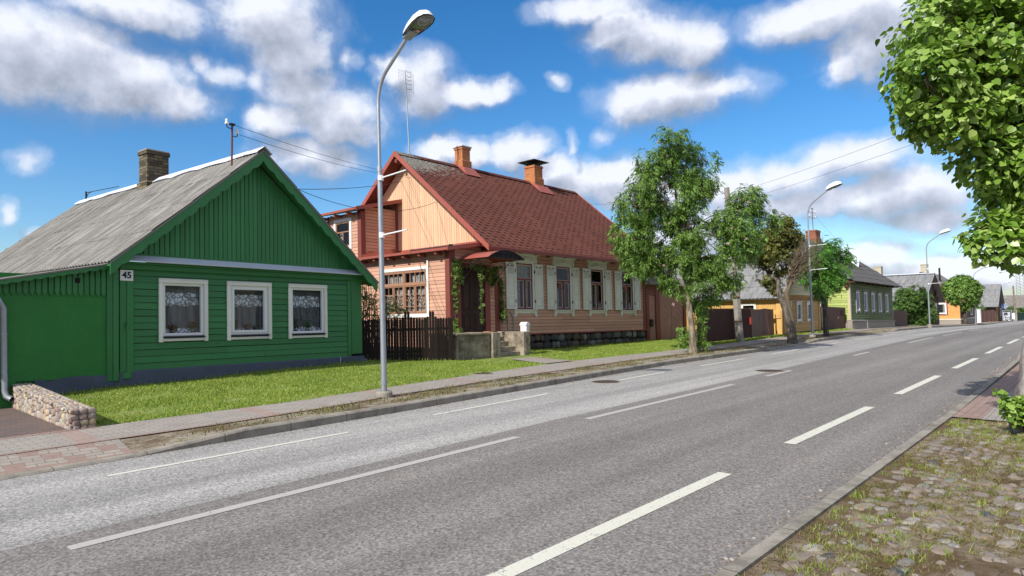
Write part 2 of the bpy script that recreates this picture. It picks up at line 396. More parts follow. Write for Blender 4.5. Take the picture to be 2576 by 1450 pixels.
def m_shingle():
    n=NT('red_shingle_roof'); sp=n.node('ShaderNodeSeparateXYZ'); n.L.new(n.tc.outputs['UV'],sp.inputs[0]); u,v=sp.outputs[0],sp.outputs[1]
    wob=n.noise(30,2,.5,n.tc.outputs['UV'])
    vv=n.math('DIVIDE',v,.19); row=n.math('FLOOR',vv); fv=n.math('FRACT',vv)
    uu=n.math('ADD',n.math('DIVIDE',u,.36),n.math('MULTIPLY',row,.37)); cell=n.math('FLOOR',uu); fu=n.math('FRACT',uu)
    cb=n.node('ShaderNodeCombineXYZ',{0:cell,1:row}); wn=n.node('ShaderNodeTexWhiteNoise',noise_dimensions='2D'); n.L.new(cb.outputs[0],wn.inputs[0]); rnd=wn.outputs['Value']
    du=n.math('ABSOLUTE',n.math('SUBTRACT',fu,.5)); 
    zz=n.math('ADD',n.math('MULTIPLY',n.math('SINE',n.math('MULTIPLY',fu,19)),.16),n.math('MULTIPLY',n.math('SUBTRACT',wob,.5),.7))
    dv=n.math('ABSOLUTE',n.math('ADD',n.math('SUBTRACT',fv,.5),zz))
    m=n.math('MULTIPLY',n.math('LESS_THAN',du,.30),n.math('LESS_THAN',dv,.22)); m=n.math('MULTIPLY',m,n.math('GREATER_THAN',rnd,.12))
    # lichen at the ridge and the near verge
    big=n.noise(.8,4,.6); g=n.noise(7,8,.75)
    c=n.val((.150,.056,.041),big,.72,1.28); c=n.val(c,rnd,.88,1.12); c=n.mix(n.math('MULTIPLY',m,.92),c,(.016,.010,.010))
    top=n.rng(v,4.4,6.1,0,1.0); left=n.rng(u,4.2,.0,0,1.0)
    k=n.math('MULTIPLY',n.math('MULTIPLY',top,n.math('ADD',left,.12)),1.2); li=n.math('ADD',n.math('SUBTRACT',g,.66),n.math('MULTIPLY',k,.32)); 
    c=n.mix(n.rng(li,.0,.06),c,n.ramp(n.noise(15,4,.6),[(.35,(.07,.06,.05)),(.6,(.30,.28,.24))]))
    hh=n.math('ADD',n.math('MULTIPLY',fv,-.6),n.math('MULTIPLY',m,-.5)); n.done(c,.95,n.bump(hh,.25,.02),spec=.08)
m_shingle()
def m_brick(name,c1,c2,mort,sc=1.0):
    n=NT(name); sp=n.node('ShaderNodeSeparateXYZ'); n.L.new(n.tc.outputs['Object'],sp.inputs[0])
    cb=n.node('ShaderNodeCombineXYZ',{0:n.math('ADD',sp.outputs[0],sp.outputs[1]),1:sp.outputs[2]})
    b=n.node('ShaderNodeTexBrick',{'Scale':1.0,'Mortar Size':.008,'Brick Width':.25*sc,'Row Height':.077*sc,'Color1':(*c1,1),'Color2':(*c2,1),'Mortar':(*mort,1),'Mortar Smooth':.2,'Bias':-.1})
    n.L.new(cb.outputs[0],b.inputs['Vector']); g=n.noise(9,6,.65); c=n.val(b.outputs['Color'],g,.62,1.35)
    n.done(c,.9,n.bump(n.math('SUBTRACT',n.math('MULTIPLY',g,.4),b.outputs['Fac']),.5,.012))
m_brick('orange_brick',(.50,.19,.075),(.40,.135,.05),(.33,.18,.10))
m_brick('sooty_brick',(.06,.05,.035),(.22,.18,.11),(.035,.03,.025),1.1)
m_brick('old_red_brick',(.36,.12,.06),(.20,.07,.045),(.20,.15,.12))
m_brick('pale_brick',(.52,.47,.35),(.42,.38,.29),(.38,.35,.29))
def m_glass(name,tint=(.75,.8,.85),refl=.12):
    n=NT(name); t=n.node('ShaderNodeBsdfTransparent',{'Color':(*tint,1)}); g=n.node('ShaderNodeBsdfGlossy',{'Roughness':.03,'Color':(.9,.95,1,1)})
    nb=n.bump(n.noise(1.6,2,.5),.08,.05); n.L.new(nb,g.inputs['Normal'])
    ge=n.node('ShaderNodeNewGeometry'); dt=n.node('ShaderNodeVectorMath',operation='DOT_PRODUCT'); n.L.new(ge.outputs['Incoming'],dt.inputs[0]); n.L.new(ge.outputs['Normal'],dt.inputs[1])
    f=n.math('ADD',n.math('POWER',n.math('SUBTRACT',1.0,n.math('ABSOLUTE',dt.outputs['Value'])),5.0),.045+refl,clamp=True)
    m=n.node('ShaderNodeMixShader'); n.L.new(f,m.inputs[0]); n.L.new(t.outputs[0],m.inputs[1]); n.L.new(g.outputs[0],m.inputs[2]); n.L.new(m.outputs[0],n.out.inputs[0]); MATS[name]=n.m
m_glass('window_glass',(.8,.83,.86),.0); m_glass('lamp_glass',(.5,.52,.52),.15)
def m_lace():
    n=NT('lace_curtain'); sp=n.node('ShaderNodeSeparateXYZ'); n.L.new(n.tc.outputs['UV'],sp.inputs[0]); v=sp.outputs[1]
    vo=n.node('ShaderNodeTexVoronoi',{'Scale':11.0},feature='DISTANCE_TO_EDGE'); n.L.new(n.tc.outputs['UV'],vo.inputs['Vector'])
    edge=n.noise(9,2,.5,n.tc.outputs['UV']); ve=n.math('ADD',v,n.math('MULTIPLY',n.math('SUBTRACT',edge,.5),.09))
    b1=n.math('MULTIPLY',n.math('GREATER_THAN',ve,.62),n.math('LESS_THAN',ve,.87)); b2=n.math('LESS_THAN',ve,.16); band=n.math('MAXIMUM',b1,b2)
    holes=n.math('MULTIPLY',n.math('GREATER_THAN',vo.outputs['Distance'],.10),.75)
    fold=n.noise(1.0,3,.5,n.map((26,.6,1),src='UV'))
    a=n.math('ADD',n.math('MULTIPLY',band,n.math('ADD',holes,.15)),n.rng(fold,.3,.7,.08,.26),clamp=True)
    d=n.node('ShaderNodeBsdfDiffuse',{'Color':(.85,.87,.92,1)}); t=n.node('ShaderNodeBsdfTransparent'); m=n.node('ShaderNodeMixShader')
    n.L.new(a,m.inputs[0]); n.L.new(t.outputs[0],m.inputs[1]); n.L.new(d.outputs[0],m.inputs[2]); n.L.new(m.outputs[0],n.out.inputs[0]); MATS['lace_curtain']=n.m
m_lace()
def m_cloth():
    n=NT('curtain_cloth'); f=n.noise(12,6,.7); n.done(n.ramp(f,[(.35,(.22,.22,.17)),(.55,(.60,.58,.48)),(.7,(.75,.73,.66))]),.9,trans=.35)
    n=NT('grey_net_curtain'); f=n.noise(20,6,.7); n.done(n.ramp(f,[(.38,(.16,.15,.14)),(.6,(.50,.47,.43))]),.9,trans=.3)
m_cloth()
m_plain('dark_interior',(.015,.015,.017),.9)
m_plain('interior_boards',(.045,.05,.055),.9)
# foliage
def m_leaf(name,a,b,c,trans=.35,rough=.5,spec=.35):
    n=NT(name); i=n.island(); f=n.noise(1.1,3,.6); x=n.math('ADD',n.math('MULTIPLY',i,.6),n.math('MULTIPLY',f,.5))
    n.done(n.ramp(x,[(.25,a),(.55,b),(.85,c)]),rough,trans=trans,spec=spec)
m_leaf('linden_leaf',(.10,.20,.018),(.22,.37,.050),(.44,.58,.16),.35,.35,.5)
m_leaf('robinia_leaf',(.075,.15,.022),(.16,.29,.05),(.30,.46,.12),.35)
m_leaf('rowan_leaf',(.045,.13,.016),(.09,.25,.03),(.18,.38,.07),.33)
m_leaf('olive_leaf',(.05,.075,.014),(.13,.15,.03),(.26,.24,.06),.3)
m_leaf('shrub_leaf',(.035,.085,.016),(.075,.155,.028),(.15,.24,.05),.3)
m_leaf('ivy_leaf',(.06,.12,.02),(.14,.24,.045),(.30,.36,.11),.35)
m_leaf('grass_blade',(.14,.23,.025),(.26,.37,.045),(.45,.48,.13),.3,.6)
m_leaf('dry_grass_blade',(.085,.10,.02),(.17,.16,.045),(.27,.21,.10),.2,.8)
m_leaf('pink_flower',(.36,.20,.22),(.50,.32,.34),(.6,.42,.42),.3)
m_leaf('red_flower',(.30,.03,.02),(.42,.07,.03),(.5,.16,.06),.2)
def m_bark(name,a,b,c,lich=None):
    n=NT(name); f=n.noise(7,8,.7,n.map((1.4,1.4,.35))); g=n.noise(3,5,.6)
    col=n.ramp(f,[(.33,a),(.5,b),(.66,c)])
    if lich: col=n.mix(n.rng(g,.60,.70,0,.7),col,lich)
    n.done(col,.95,n.bump(f,.9,.05))
m_bark('pale_bark',(.06,.045,.032),(.22,.18,.13),(.40,.34,.26))
m_bark('grey_bark',(.03,.026,.02),(.12,.10,.08),(.24,.21,.17),(.30,.20,.06))
m_bark('dark_bark',(.022,.019,.016),(.075,.062,.05),(.14,.12,.10))
m_bark('linden_bark',(.08,.07,.065),(.24,.21,.20),(.38,.35,.33))
m_plain('twig_bark',(.13,.10,.065),.9)
# ------------------------------------------------------------------ street profile
ZX=[-400,36,48,57,76,93,120,152,220,1500]; ZZ=[0,0,-.10,-.22,-.70,-1.15,-1.72,-2.25,-3.2,-20]
def zr(x): return float(np.interp(x,ZX,ZZ))
def bend(x): return float(np.interp(x,[0,55,76,93,120,152,220,600],[0,0,.75,1.8,2.9,3.9,6,18]))
def I(xs,ys): return lambda x: float(np.interp(x,xs,ys))+bend(x)
YK=I([-60,1.5,3.3,5,7,10,14,17.5,24,30,36,50],[8.6,8.96,9.05,9.12,9.22,9.42,9.68,9.86,9.72,9.98,10.1,10.2])   # kerb foot, left
YL=I([-60,1,4.3,6,7.5,11,17,20,30,50],[9.6,9.75,9.8,9.95,10.2,10.6,10.88,10.75,11.0,11.2])             # pavement, road side
YU=I([-60,3,6.4,7.8,11,15,18.5,20.5,32,38,50],[10.9,11.05,11.08,11.32,11.75,12.2,12.15,11.95,12.1,12.0,12.2]) # pavement, house side
YS=I([-60,0,3,8,14,25,36,50],[6.1,6.15,6.3,6.5,6.56,6.8,7.0,7.0])                                        # asphalt seam
YM=I([-60,1.4,6.6,8.3,13.8,16,24,32,50],[5.8,5.85,6.03,6.12,6.2,6.25,6.37,6.45,6.5])
YE=I([-60,2.3,5.5,7.2,10.4,13.6,17.7,20.8,26,34,50],[8.1,8.2,8.28,8.47,8.62,8.82,8.92,8.9,8.95,9.1,9.2])
YN=I([-60,3,30,60],[2.96,2.98,3.1,3.2])
YR=I([-60,4,12,22,60],[1.93,1.93,1.93,2.1,2.3])                                                          # right kerb
def kerb_h(x): return float(np.interp(x,[-60,2.9,4.3,24.0,25.0,30.0,31.5,36.8,38,46,47.5,300],[.025,.03,.135,.135,.05,.05,.135,.135,.04,.04,.13,.13]))
XS=sorted(set([round(float(a),3) for a in list(np.arange(-60,0,6))+list(np.arange(0,60,.5))+list(np.arange(60,260,4))]+[2.7,2.9,4.3]))

def ribbon(name,xs,y0,y1,z0,z1,mat,ny=1,kind='structure',skirt=0.0,parent=None,mb=None):
    m=mb or MB(); vs=[];fs=[]
    for x in xs:
        a,b=y0(x),y1(x); za,zb=z0(x),z1(x)
        for j in range(ny+1):
            t=j/ny; vs.append((x,a+(b-a)*t,za+(zb-za)*t))
        if skirt: vs.append((x,b,zb-skirt))
    k=ny+1+(1 if skirt else 0)
    for i in range(len(xs)-1):
        for j in range(k-1): fs.append((i*k+j,(i+1)*k+j,(i+1)*k+j+1,i*k+j+1))
    m.add(vs,fs)
    if mb is not None: return
    o=m.build(name,mat,parent,recalc=False)
    if kind: o['kind']=kind
    return o

def m_asphalt(name,dark,light,streak):
    n=NT(name); v=n.tc.outputs['Object']
    ag=n.node('ShaderNodeTexVoronoi',{'Scale':48.0}); n.L.new(v,ag.inputs['Vector'])
    grain=n.noise(38,4,.75); speck=n.math('ADD',n.math('MULTIPLY',ag.outputs['Distance'],.9),grain)
    lanes=n.noise(1.0,4,.55,n.map((.035,1.15,1))); patch=n.noise(.8,5,.6,n.map((.5,1,1))); fine=n.noise(5,4,.6,n.map((.5,1,1)))
    c=n.mix(n.rng(lanes,.34,.66),(*dark,1),(*light,1)); c=n.val(c,patch,.86,1.14); c=n.val(c,fine,.92,1.08)
    c=n.val(c,n.rng(ag.outputs['Color'],0,1),.58,1.46); c=n.val(c,n.rng(grain,.34,.66),.66,1.34)
    sand=n.rng(n.noise(.55,6,.7,n.map((.55,1,1))),.62,.76,0,.35); c=n.mix(sand,c,(.30,.25,.20))
    sp=n.node('ShaderNodeTexVoronoi',{'Scale':2.3}); n.L.new(v,sp.inputs['Vector']); spot=n.math('LESS_THAN',sp.outputs['Distance'],.035); c=n.mix(n.math('MULTIPLY',spot,.6),c,(.03,.03,.032))
    return n.done(c,.9,n.bump(speck,.45,.006),spec=.25)
m_asphalt('dark_asphalt',(.158,.144,.134),(.225,.208,.192),0)
m_asphalt('light_asphalt',(.215,.207,.197),(.355,.342,.322),1)
def m_marking(name,c,wear):
    n=NT(name); g=n.noise(45,4,.75); f=n.noise(5,6,.7); w=n.math('ADD',n.math('MULTIPLY',g,.75),n.math('MULTIPLY',f,.5))
    n.done(n.mix(n.rng(w,wear,wear+.05),n.val(c,f,.9,1.08),(.20,.19,.185)),.75,n.bump(g,.2,.004))
m_marking('white_marking',(.60,.585,.50),.70); m_marking('faded_marking',(.42,.40,.37),.72)
def m_kerb():
    n=NT('kerb_stone'); f=n.noise(3,8,.7); g=n.noise(40,4,.7)
    sp=n.node('ShaderNodeSeparateXYZ'); n.L.new(n.tc.outputs['Object'],sp.inputs[0]); j=n.math('LESS_THAN',n.math('FRACT',n.math('MULTIPLY',sp.outputs[0],1/1.0)),.012)
    c=n.ramp(f,[(.35,(.16,.145,.12)),(.52,(.27,.245,.205)),(.68,(.34,.31,.265))]); c=n.val(c,g,.78,1.2); c=n.mix(n.math('MULTIPLY',j,.8),c,(.06,.05,.04)); n.done(c,.92,n.bump(g,.35,.01))
m_kerb()
def m_paving():
    n=NT('grey_paving'); b=n.node('ShaderNodeTexBrick',{'Scale':1.0,'Mortar Size':.006,'Brick Width':.20,'Row Height':.10,'Color1':(.285,.255,.225,1),'Color2':(.33,.30,.265,1),'Mortar':(.18,.15,.13,1)}); n.L.new(n.tc.outputs['Object'],b.inputs['Vector'])
    f=n.noise(1.2,6,.65); g=n.noise(30,4,.7); sp=n.node('ShaderNodeSeparateXYZ'); n.L.new(n.tc.outputs['Object'],sp.inputs[0])
    band=n.math('LESS_THAN',n.math('FRACT',n.math('MULTIPLY',n.math('ADD',sp.outputs[0],.15),1/2.6)),.11)
    c=n.mix(n.math('MULTIPLY',band,.5),b.outputs['Color'],(.32,.20,.165)); c=n.val(c,f,.85,1.15); c=n.val(c,g,.85,1.15); n.done(c,.9,n.bump(b.outputs['Fac'],-.3,.004))
    n=NT('red_border_paving'); b=n.node('ShaderNodeTexBrick',{'Scale':1.0,'Mortar Size':.007,'Brick Width':.20,'Row Height':.10,'Color1':(.28,.185,.155,1),'Color2':(.32,.22,.19,1),'Mortar':(.2,.15,.12,1)}); n.L.new(n.tc.outputs['Object'],b.inputs['Vector'])
    g=n.noise(20,5,.7); n.done(n.val(b.outputs['Color'],g,.75,1.2),.9,n.bump(b.outputs['Fac'],-.3,.004))
    n=NT('grass_soil'); f=n.noise(2.5,6,.7); g=n.noise(25,5,.7); n.done(n.val(n.ramp(f,[(.35,(.11,.17,.03)),(.52,(.18,.24,.045)),(.68,(.28,.25,.11))]),g,.7,1.3),.95,n.bump(g,.6,.03))
    n=NT('dry_verge_soil'); f=n.noise(2.2,8,.72,n.map((.6,1,1))); g=n.noise(22,6,.75)
    c=n.ramp(f,[(.36,(.10,.055,.028)),(.45,(.21,.165,.11)),(.55,(.36,.31,.24)),(.64,(.13,.14,.03)),(.74,(.27,.20,.12))]); n.done(n.val(c,g,.55,1.35),.95,n.bump(g,.8,.04))
    n=NT('sandy_moss_soil'); f=n.noise(1.5,8,.7); g=n.noise(14,7,.75); h=n.noise(4,6,.7)
    c=n.ramp(f,[(.34,(.15,.10,.055)),(.45,(.21,.15,.095)),(.55,(.36,.28,.205)),(.66,(.46,.38,.30))]); c=n.mix(n.rng(h,.46,.58,0,.8),c,(.15,.095,.035)); c=n.val(c,n.noise(55,5,.8),.55,1.45); n.done(n.val(c,g,.6,1.3),.95,n.bump(n.noise(30,6,.8),1.0,.04))
    n=NT('driveway_pavers'); b=n.node('ShaderNodeTexBrick',{'Scale':1.0,'Mortar Size':.008,'Brick Width':.20,'Row Height':.10,'Color1':(.115,.095,.088,1),'Color2':(.165,.11,.098,1),'Mortar':(.09,.07,.06,1)}); n.L.new(n.map(rot=(0,0,.5)),b.inputs['Vector'])
    g=n.noise(3,6,.7); n.done(n.val(b.outputs['Color'],g,.7,1.35),.95,n.bump(b.outputs['Fac'],-.3,.004))
    n=NT('far_ground'); f=n.noise(.3,6,.7); n.done(n.ramp(f,[(.4,(.06,.09,.02)),(.6,(.12,.15,.03))]),.95)
m_paving()

# ------------------------------------------------------------------ ground, road, kerbs, pavements
xg=[-400]+[x for x in XS]+[400,900,1500]
ribbon('ground',xg,lambda x:-500.,lambda x:YR(x)-.13,lambda x:zr(x)-.03,lambda x:zr(x)-.03,MATS['sandy_moss_soil'])
gz=lambda x: zr(x)+.06
ribbon('terrain',xg,lambda x:YK(x)+.1,lambda x:600.,lambda x:gz(x)-.1,lambda x:gz(x)-.5,MATS['far_ground'])
mb=MB()
ribbon('',[x for x in XS],YR,YS,lambda x:zr(x),lambda x:zr(x),None,mb=mb); n0=len(mb.f)
ribbon('',[x for x in XS],YS,YK,lambda x:zr(x),lambda x:zr(x),None,mb=mb)
mb.m=[0]*n0+[1]*(len(mb.f)-n0)
o=mb.build('road',[MATS['dark_asphalt'],MATS['light_asphalt']],recalc=False); o['kind']='structure'
def kerb(name,yf,side,hf,w=.15):
    m=MB(); vs=[];fs=[];xs=XS
    for x in xs:
        y=yf(x); h=zr(x)+hf(x); b=.025
        for yy,zz in ((y,zr(x)-.06),(y,h-b),(y+side*b,h),(y+side*w,h),(y+side*w,h-.2)): vs.append((x,yy,zz))
    for i in range(len(xs)-1):
        for j in range(4): fs.append((i*5+j,(i+1)*5+j,(i+1)*5+j+1,i*5+j+1))
    m.add(vs,fs); o=m.build(name,MATS['kerb_stone'],recalc=False); o['kind']='structure'
kerb('kerb',YK,1,kerb_h); kerb('kerb',YR,-1,lambda x:.035 if x<24 else .12,.13)
# verge between kerb and pavement, and the red chequered crossing at the drive
ztop=lambda x: zr(x)+max(kerb_h(x)-.01,.03)
xv=[x for x in XS if x>=2.9]
pav=lambda x: zr(x)+.14
ribbon('verge',xv,lambda x:YK(x)+.15,YL,ztop,lambda x:pav(x)-.01,MATS['dry_verge_soil'],ny=2)
ribbon('pavement',XS,YL,YU,pav,lambda x:pav(x)+.02,MATS['grey_paving'],ny=2)
ribbon('pavement_border',XS,lambda x:YL(x)-.02,lambda x:YL(x)+.06,lambda x:pav(x)+.004,lambda x:pav(x)+.006,MATS['red_border_paving'])
ribbon('pavement_border',[x for x in XS if x<=3.1],lambda x:YU(x)-.1,lambda x:YU(x)+.02,lambda x:pav(x)+.022,lambda x:pav(x)+.024,MATS['red_border_paving'])
def m_cross():
    n=NT('chequered_pavers'); b=n.node('ShaderNodeTexBrick',{'Scale':1.0,'Mortar Size':.006,'Brick Width':.2,'Row Height':.1,'Color1':(.30,.265,.225,1),'Color2':(.34,.30,.255,1),'Mortar':(.17,.14,.12,1)}); n.L.new(n.tc.outputs['Object'],b.inputs['Vector'])
    sp=n.node('ShaderNodeSeparateXYZ'); n.L.new(n.tc.outputs['Object'],sp.inputs[0])
    u=n.math('DIVIDE',sp.outputs[0],.2); v=n.math('DIVIDE',sp.outputs[1],.2); pu=n.math('FRACT',n.math('MULTIPLY',n.math('ADD',n.math('FLOOR',u),n.math('FLOOR',v)),1/3)); red=n.math('LESS_THAN',pu,.2)
    edge=n.math('LESS_THAN',sp.outputs[1],9.22); red=n.math('MAXIMUM',red,edge); c=n.mix(n.math('MULTIPLY',red,.7),b.outputs['Color'],(.27,.17,.14)); g=n.noise(6,7,.7); n.done(n.val(c,g,.7,1.25),.9,n.bump(b.outputs['Fac'],-.3,.004))
m_cross()
xd=[x for x in XS if x<=2.9]
ribbon('driveway_apron',xd,lambda x:YK(x)+.15,YL,lambda x:zr(x)+.028,pav,MATS['chequered_pavers'])
# driveway falling away beside the green house, left of the stub wall
def dz(y): return .155
m=MB(); ys=[11.02,15.3]
vs=[(x,y,dz(y)) for y in ys for x in (-60,2.74)]; m.add(vs,[(2*i,2*i+1,2*i+3,2*i+2) for i in range(len(ys)-1)])
o=m.build('driveway',MATS['driveway_pavers'],recalc=False); o['kind']='structure'
# lawns rising from pavement to the houses
def lawn_z(x,y):
    yu=YU(x); t=max(0,min(1,(y-yu)/4.0)); rise=float(np.interp(x,[3,10,14,20,30,60],[.14,.22,.12,.06,.05,.03]))
    return pav(x)+.02+rise*t+.015*math.sin(x*1.7+y*2.1)*t
LAWNS=[]
def lawn(x0,x1,y1,name='lawn'):
    m=MB(); xs=np.arange(x0,x1+.01,.5); ny=12; vs=[];fs=[]
    for x in xs:
        a=YU(x)+.0; b=y1(x)
        for j in range(ny+1):
            y=a+(b-a)*j/ny; vs.append((x,y,lawn_z(x,y)))
    for i in range(len(xs)-1):
        for j in range(ny): fs.append((i*(ny+1)+j,(i+1)*(ny+1)+j,(i+1)*(ny+1)+j+1,i*(ny+1)+j+1))
    m.add(vs,fs); o=m.build(name,MATS['grass_soil'],recalc=False,smooth=True); o['kind']='structure'
stubx=lambda y: 2.72+(y-11)*.01
lawn(3.0,14.0,lambda x:17.2); lawn(14.0,60,lambda x:16.6)
# worn path to the porch steps
m=MB(); m.add([(14.6,12.15,.185),(15.9,12.12,.185),(15.9,13.9,.235),(15.0,13.9,.235)],[(0,1,2,3)]); o=m.build('path',MATS['grey_paving'],recalc=False); o['kind']='structure'
# markings
def marking(name,yc,w,segs,mat,taper=0.0):
    m=MB()
    for a,b in segs:
        k=max(2,int((b-a)/1.0)+1); xs=np.linspace(a,b,k)
        vs=[];
        for x in xs: vs += [(x+ (0 if 0 else 0),yc(x)-w/2,zr(x)+.004),(x+w*.0,yc(x)+w/2,zr(x)+.004)]
        m.add(vs,[(2*i,2*i+2,2*i+3,2*i+1) for i in range(k-1)])
    o=m.build(name,MATS[mat],recalc=False); o['kind']='structure'
near=[(2.0,6.43),(8.25,11.94),(13.86,17.78),(19.9,23.67),(25.9,29.8),(32,35.8)]+[(38+6*i,41.8+6*i) for i in range(18)]
marking('road_marking',YN,.145,near,'white_marking')
marking('road_marking',YM,.125,[(1.4,6.62),(8.34,13.83),(15.85,17.52),(23.5,25.4),(31.7,37.0),(39.4,45.2)]+[(47.8+8*i,53.2+8*i) for i in range(12)],'faded_marking')
marking('road_marking',YE,.085,[(2.33,5.46),(7.22,10.45),(13.3,15.6),(17.7,20.8),(23.2,25.9),(28.4,31.2),(33.8,36.6)]+[(39.2+5.5*i,42+5.5*i) for i in range(18)],'white_marking')
def m_castiron():
    n=NT('cast_iron_cover'); f=n.noise(18,4,.6); w=n.node('ShaderNodeTexChecker',{'Scale':30.0}); n.L.new(n.tc.outputs['Object'],w.inputs['Vector']); n.done(n.val((.085,.055,.042),f,.6,1.4),.7,n.bump(w.outputs['Fac'],.5,.01),.3)
m_castiron()
def manhole(x,y,z,r,label):
    t=thing('manhole_cover',(x,y,z),label,'manhole cover','manhole covers along the street')
    m=MB(); m.tube([(x,y,z-.02),(x,y,z+.006)],r*.86,28); m.build('lid',MATS['cast_iron_cover'],t)
    m=MB(); n=28
    for a,b,h in ((r*.88,r,.009),): 
        vs=[(x+q*math.cos(2*math.pi*i/n),y+q*math.sin(2*math.pi*i/n),z+h) for q in (a,b) for i in range(n)]+[(x+b*math.cos(2*math.pi*i/n),y+b*math.sin(2*math.pi*i/n),z-.02) for i in range(n)]
        m.add(vs,[(i,(i+1)%n,n+(i+1)%n,n+i) for i in range(n)]+[(n+i,n+(i+1)%n,2*n+(i+1)%n,2*n+i) for i in range(n)])
    m.build('ring',MATS['kerb_stone'],t)
manhole(12.85,8.86,0,.36,'round rusty manhole cover on the thin white edge line of the road')
manhole(17.15,6.67,0,.38,'dark round manhole cover on the seam in the middle of the road')
manhole(11.68,11.82,pav(11)+.02,.30,'rusty cover at the lawn edge beside the pavement')

# ------------------------------------------------------------------ scattered blades, tufts, cobbles
def blades(name,P,h,w,mat,lean=.5,seed=1,hv=.5,seg2=False):
    rg=np.random.default_rng(seed); n=len(P); P=np.asarray(P,float)
    a=rg.uniform(0,2*np.pi,n); hh=h*(1+hv*(rg.random(n)-.5)*2); ww=w*(.7+.6*rg.random(n)); le=lean*rg.random(n)*hh; b=rg.uniform(0,2*np.pi,n)
    dx=np.stack([np.cos(a)*ww/2,np.sin(a)*ww/2,np.zeros(n)],1); tip=np.stack([np.cos(b)*le,np.sin(b)*le,hh],1)
    mid=tip*np.array([.35,.35,.6])
    V=np.stack([P-dx,P+dx,P+mid+dx*.7,P+mid-dx*.7,P+tip],1).reshape(-1,3); k=np.arange(n)[:,None]*5
    F=np.concatenate([k+np.array([[0,1,2]]),k+np.array([[0,2,3]]),k+np.array([[3,2,4]])],0)
    o=np_mesh(name,V,F,MATS[mat]); o['kind']='stuff'; return o
rg=np.random.default_rng(11)
def scat(n,x0,x1,ya,yb,zf,dens=None):
    out=[]
    while len(out)<n:
        x=rg.uniform(x0,x1); a,b=ya(x),yb(x)
        y=rg.uniform(a,b)
        if dens and rg.random()>dens(x,y): continue
        out.append((x,y,zf(x,y)))
    return out
def inhouse(x,y):
    if x<3.06 : return True
    if x>14 and x<16.7 and y>13.6: return True
    if 14.7<x<15.9 and y>12.2: return True
    return False
def ld(x,y):
    if inhouse(x,y): return 0
    v=noise.noise((x*.9,y*1.3,0))+.6*noise.noise((x*3,y*3,2)); return max(.12,.72+1.1*v)
P=scat(85000,3.06,14.2,lambda x:YU(x)-.03,lambda x:15.15+(x-4.5)*.1 if x<10.9 else 16.2,lambda x,y:lawn_z(x,y)-.005,ld)
o=blades('lawn_grass',P,.036,.012,'grass_blade',1.1,2)
P=scat(45000,14.2,27,lambda x:YU(x)-.03,lambda x:16.1,lambda x,y:lawn_z(x,y)-.005,ld)
o=blades('lawn_grass',P,.045,.015,'grass_blade',.9,3)
P=scat(26000,27,56,lambda x:YU(x)-.03,lambda x:15.0 if x<33 else 13.2,lambda x,y:lawn_z(x,y)-.005,None)
o=blades('lawn_grass',P,.08,.03,'grass_blade',.8,4)
def vd(x,y):
    v=noise.noise((x*1.1,y*2.3,3)); return max(.05,.35+1.3*v)
P=scat(11000,3.2,46,lambda x:YK(x)+.17,lambda x:YL(x)+.02,lambda x,y:ztop(x)-.002,vd)
blades('verge_grass',P,.05,.012,'dry_grass_blade',1.3,5,.8)
# taller tufts along wall feet
def tufts(name,centres,nb,h,w,mat,rad,seed,lean=1.0):
    r2=np.random.default_rng(seed); P=[]
    for c in centres:
        k=int(nb*r2.uniform(.5,1.4))
        for _ in range(k):
            a=r2.uniform(0,6.28); q=rad*r2.random(); P.append((c[0]+q*math.cos(a),c[1]+q*math.sin(a),c[2]-.004))
    return blades(name,P,h,w,mat,lean,seed,.6)
cs=[(3.1+7.9*i/75*.995,14.98+.79*i/75,.0) for i in range(76)]; cs=[(x,y-.05*random.random(),lawn_z(x,y)) for x,y,_ in cs]
cs+=[(11+2.4*i/24,15.95-1.3*i/24,lawn_z(11+2.4*i/24,15.9-1.3*i/24)) for i in range(25)]
cs+=[(16.9+9.5*i/60,15.93,lawn_z(17,15.9)) for i in range(61)]
cs+=[(x,y,lawn_z(x,y)) for x,y in [(13.5,14.3),(13.8,14.25),(14.2,14.2),(14.6,14.15),(15.2,13.7),(15.6,13.65),(16.1,13.6),(16.4,13.7),(16.7,13.9)]]
cs+=[(3.06,y,lawn_z(3.1,y)) for y in np.arange(11.1,15,.22)]
tufts('edge_grass',cs,8,.085,.011,'grass_blade',.10,21)

# right-hand cobbled verge
rz=lambda x:.02
m=MB(); st=[]
rr=random.Random(5)
y=1.70; rows=0
COB=[]
while y>-3.2:
    x=2.6+rr.random()*.2
    wrow=rr.uniform(.115,.17)
    while x<11.2:
        l=rr.uniform(.13,.27)
        keep=.96 if y>.7 else (.88 if y>0 else .66)
        if noise.noise((x*.7,y*.7,9))>.30: keep*=.45
        if rr.random()<keep and x<11.1-.0: COB.append((x+l/2,y-wrow/2+rr.uniform(-.02,.02),l*.5*rr.uniform(.82,.98),wrow*.5*rr.uniform(.8,1.0)))
        x+=l+rr.uniform(.0,.025)
    y-=wrow+rr.uniform(.0,.02)
for (x,y,a,b) in COB:
    h=rr.uniform(.004,.024); random.seed(int(x*1000+y*77))
    m.blob((x,y,-.002+rr.uniform(-.009,.002)),a,b,h+.008,11,6,.70,.34,rr.uniform(-.35,.35)+(.3 if rr.random()<.2 else 0))
def m_cobble():
    n=NT('cobblestone'); i=n.island(); g=n.noise(40,6,.7); f=n.noise(9,4,.7)
    c=n.ramp(i,[(0,(.20,.165,.14)),(.2,(.26,.205,.175)),(.36,(.17,.16,.155)),(.5,(.30,.265,.225)),(.62,(.22,.175,.15)),(.75,(.20,.20,.195)),(.88,(.37,.34,.30)),(.97,(.055,.065,.08))])
    c=n.val(c,g,.7,1.25); c=n.mix(n.rng(f,.47,.60,0,.85),c,(.21,.155,.10)); n.done(c,.9,n.bump(g,.7,.012))
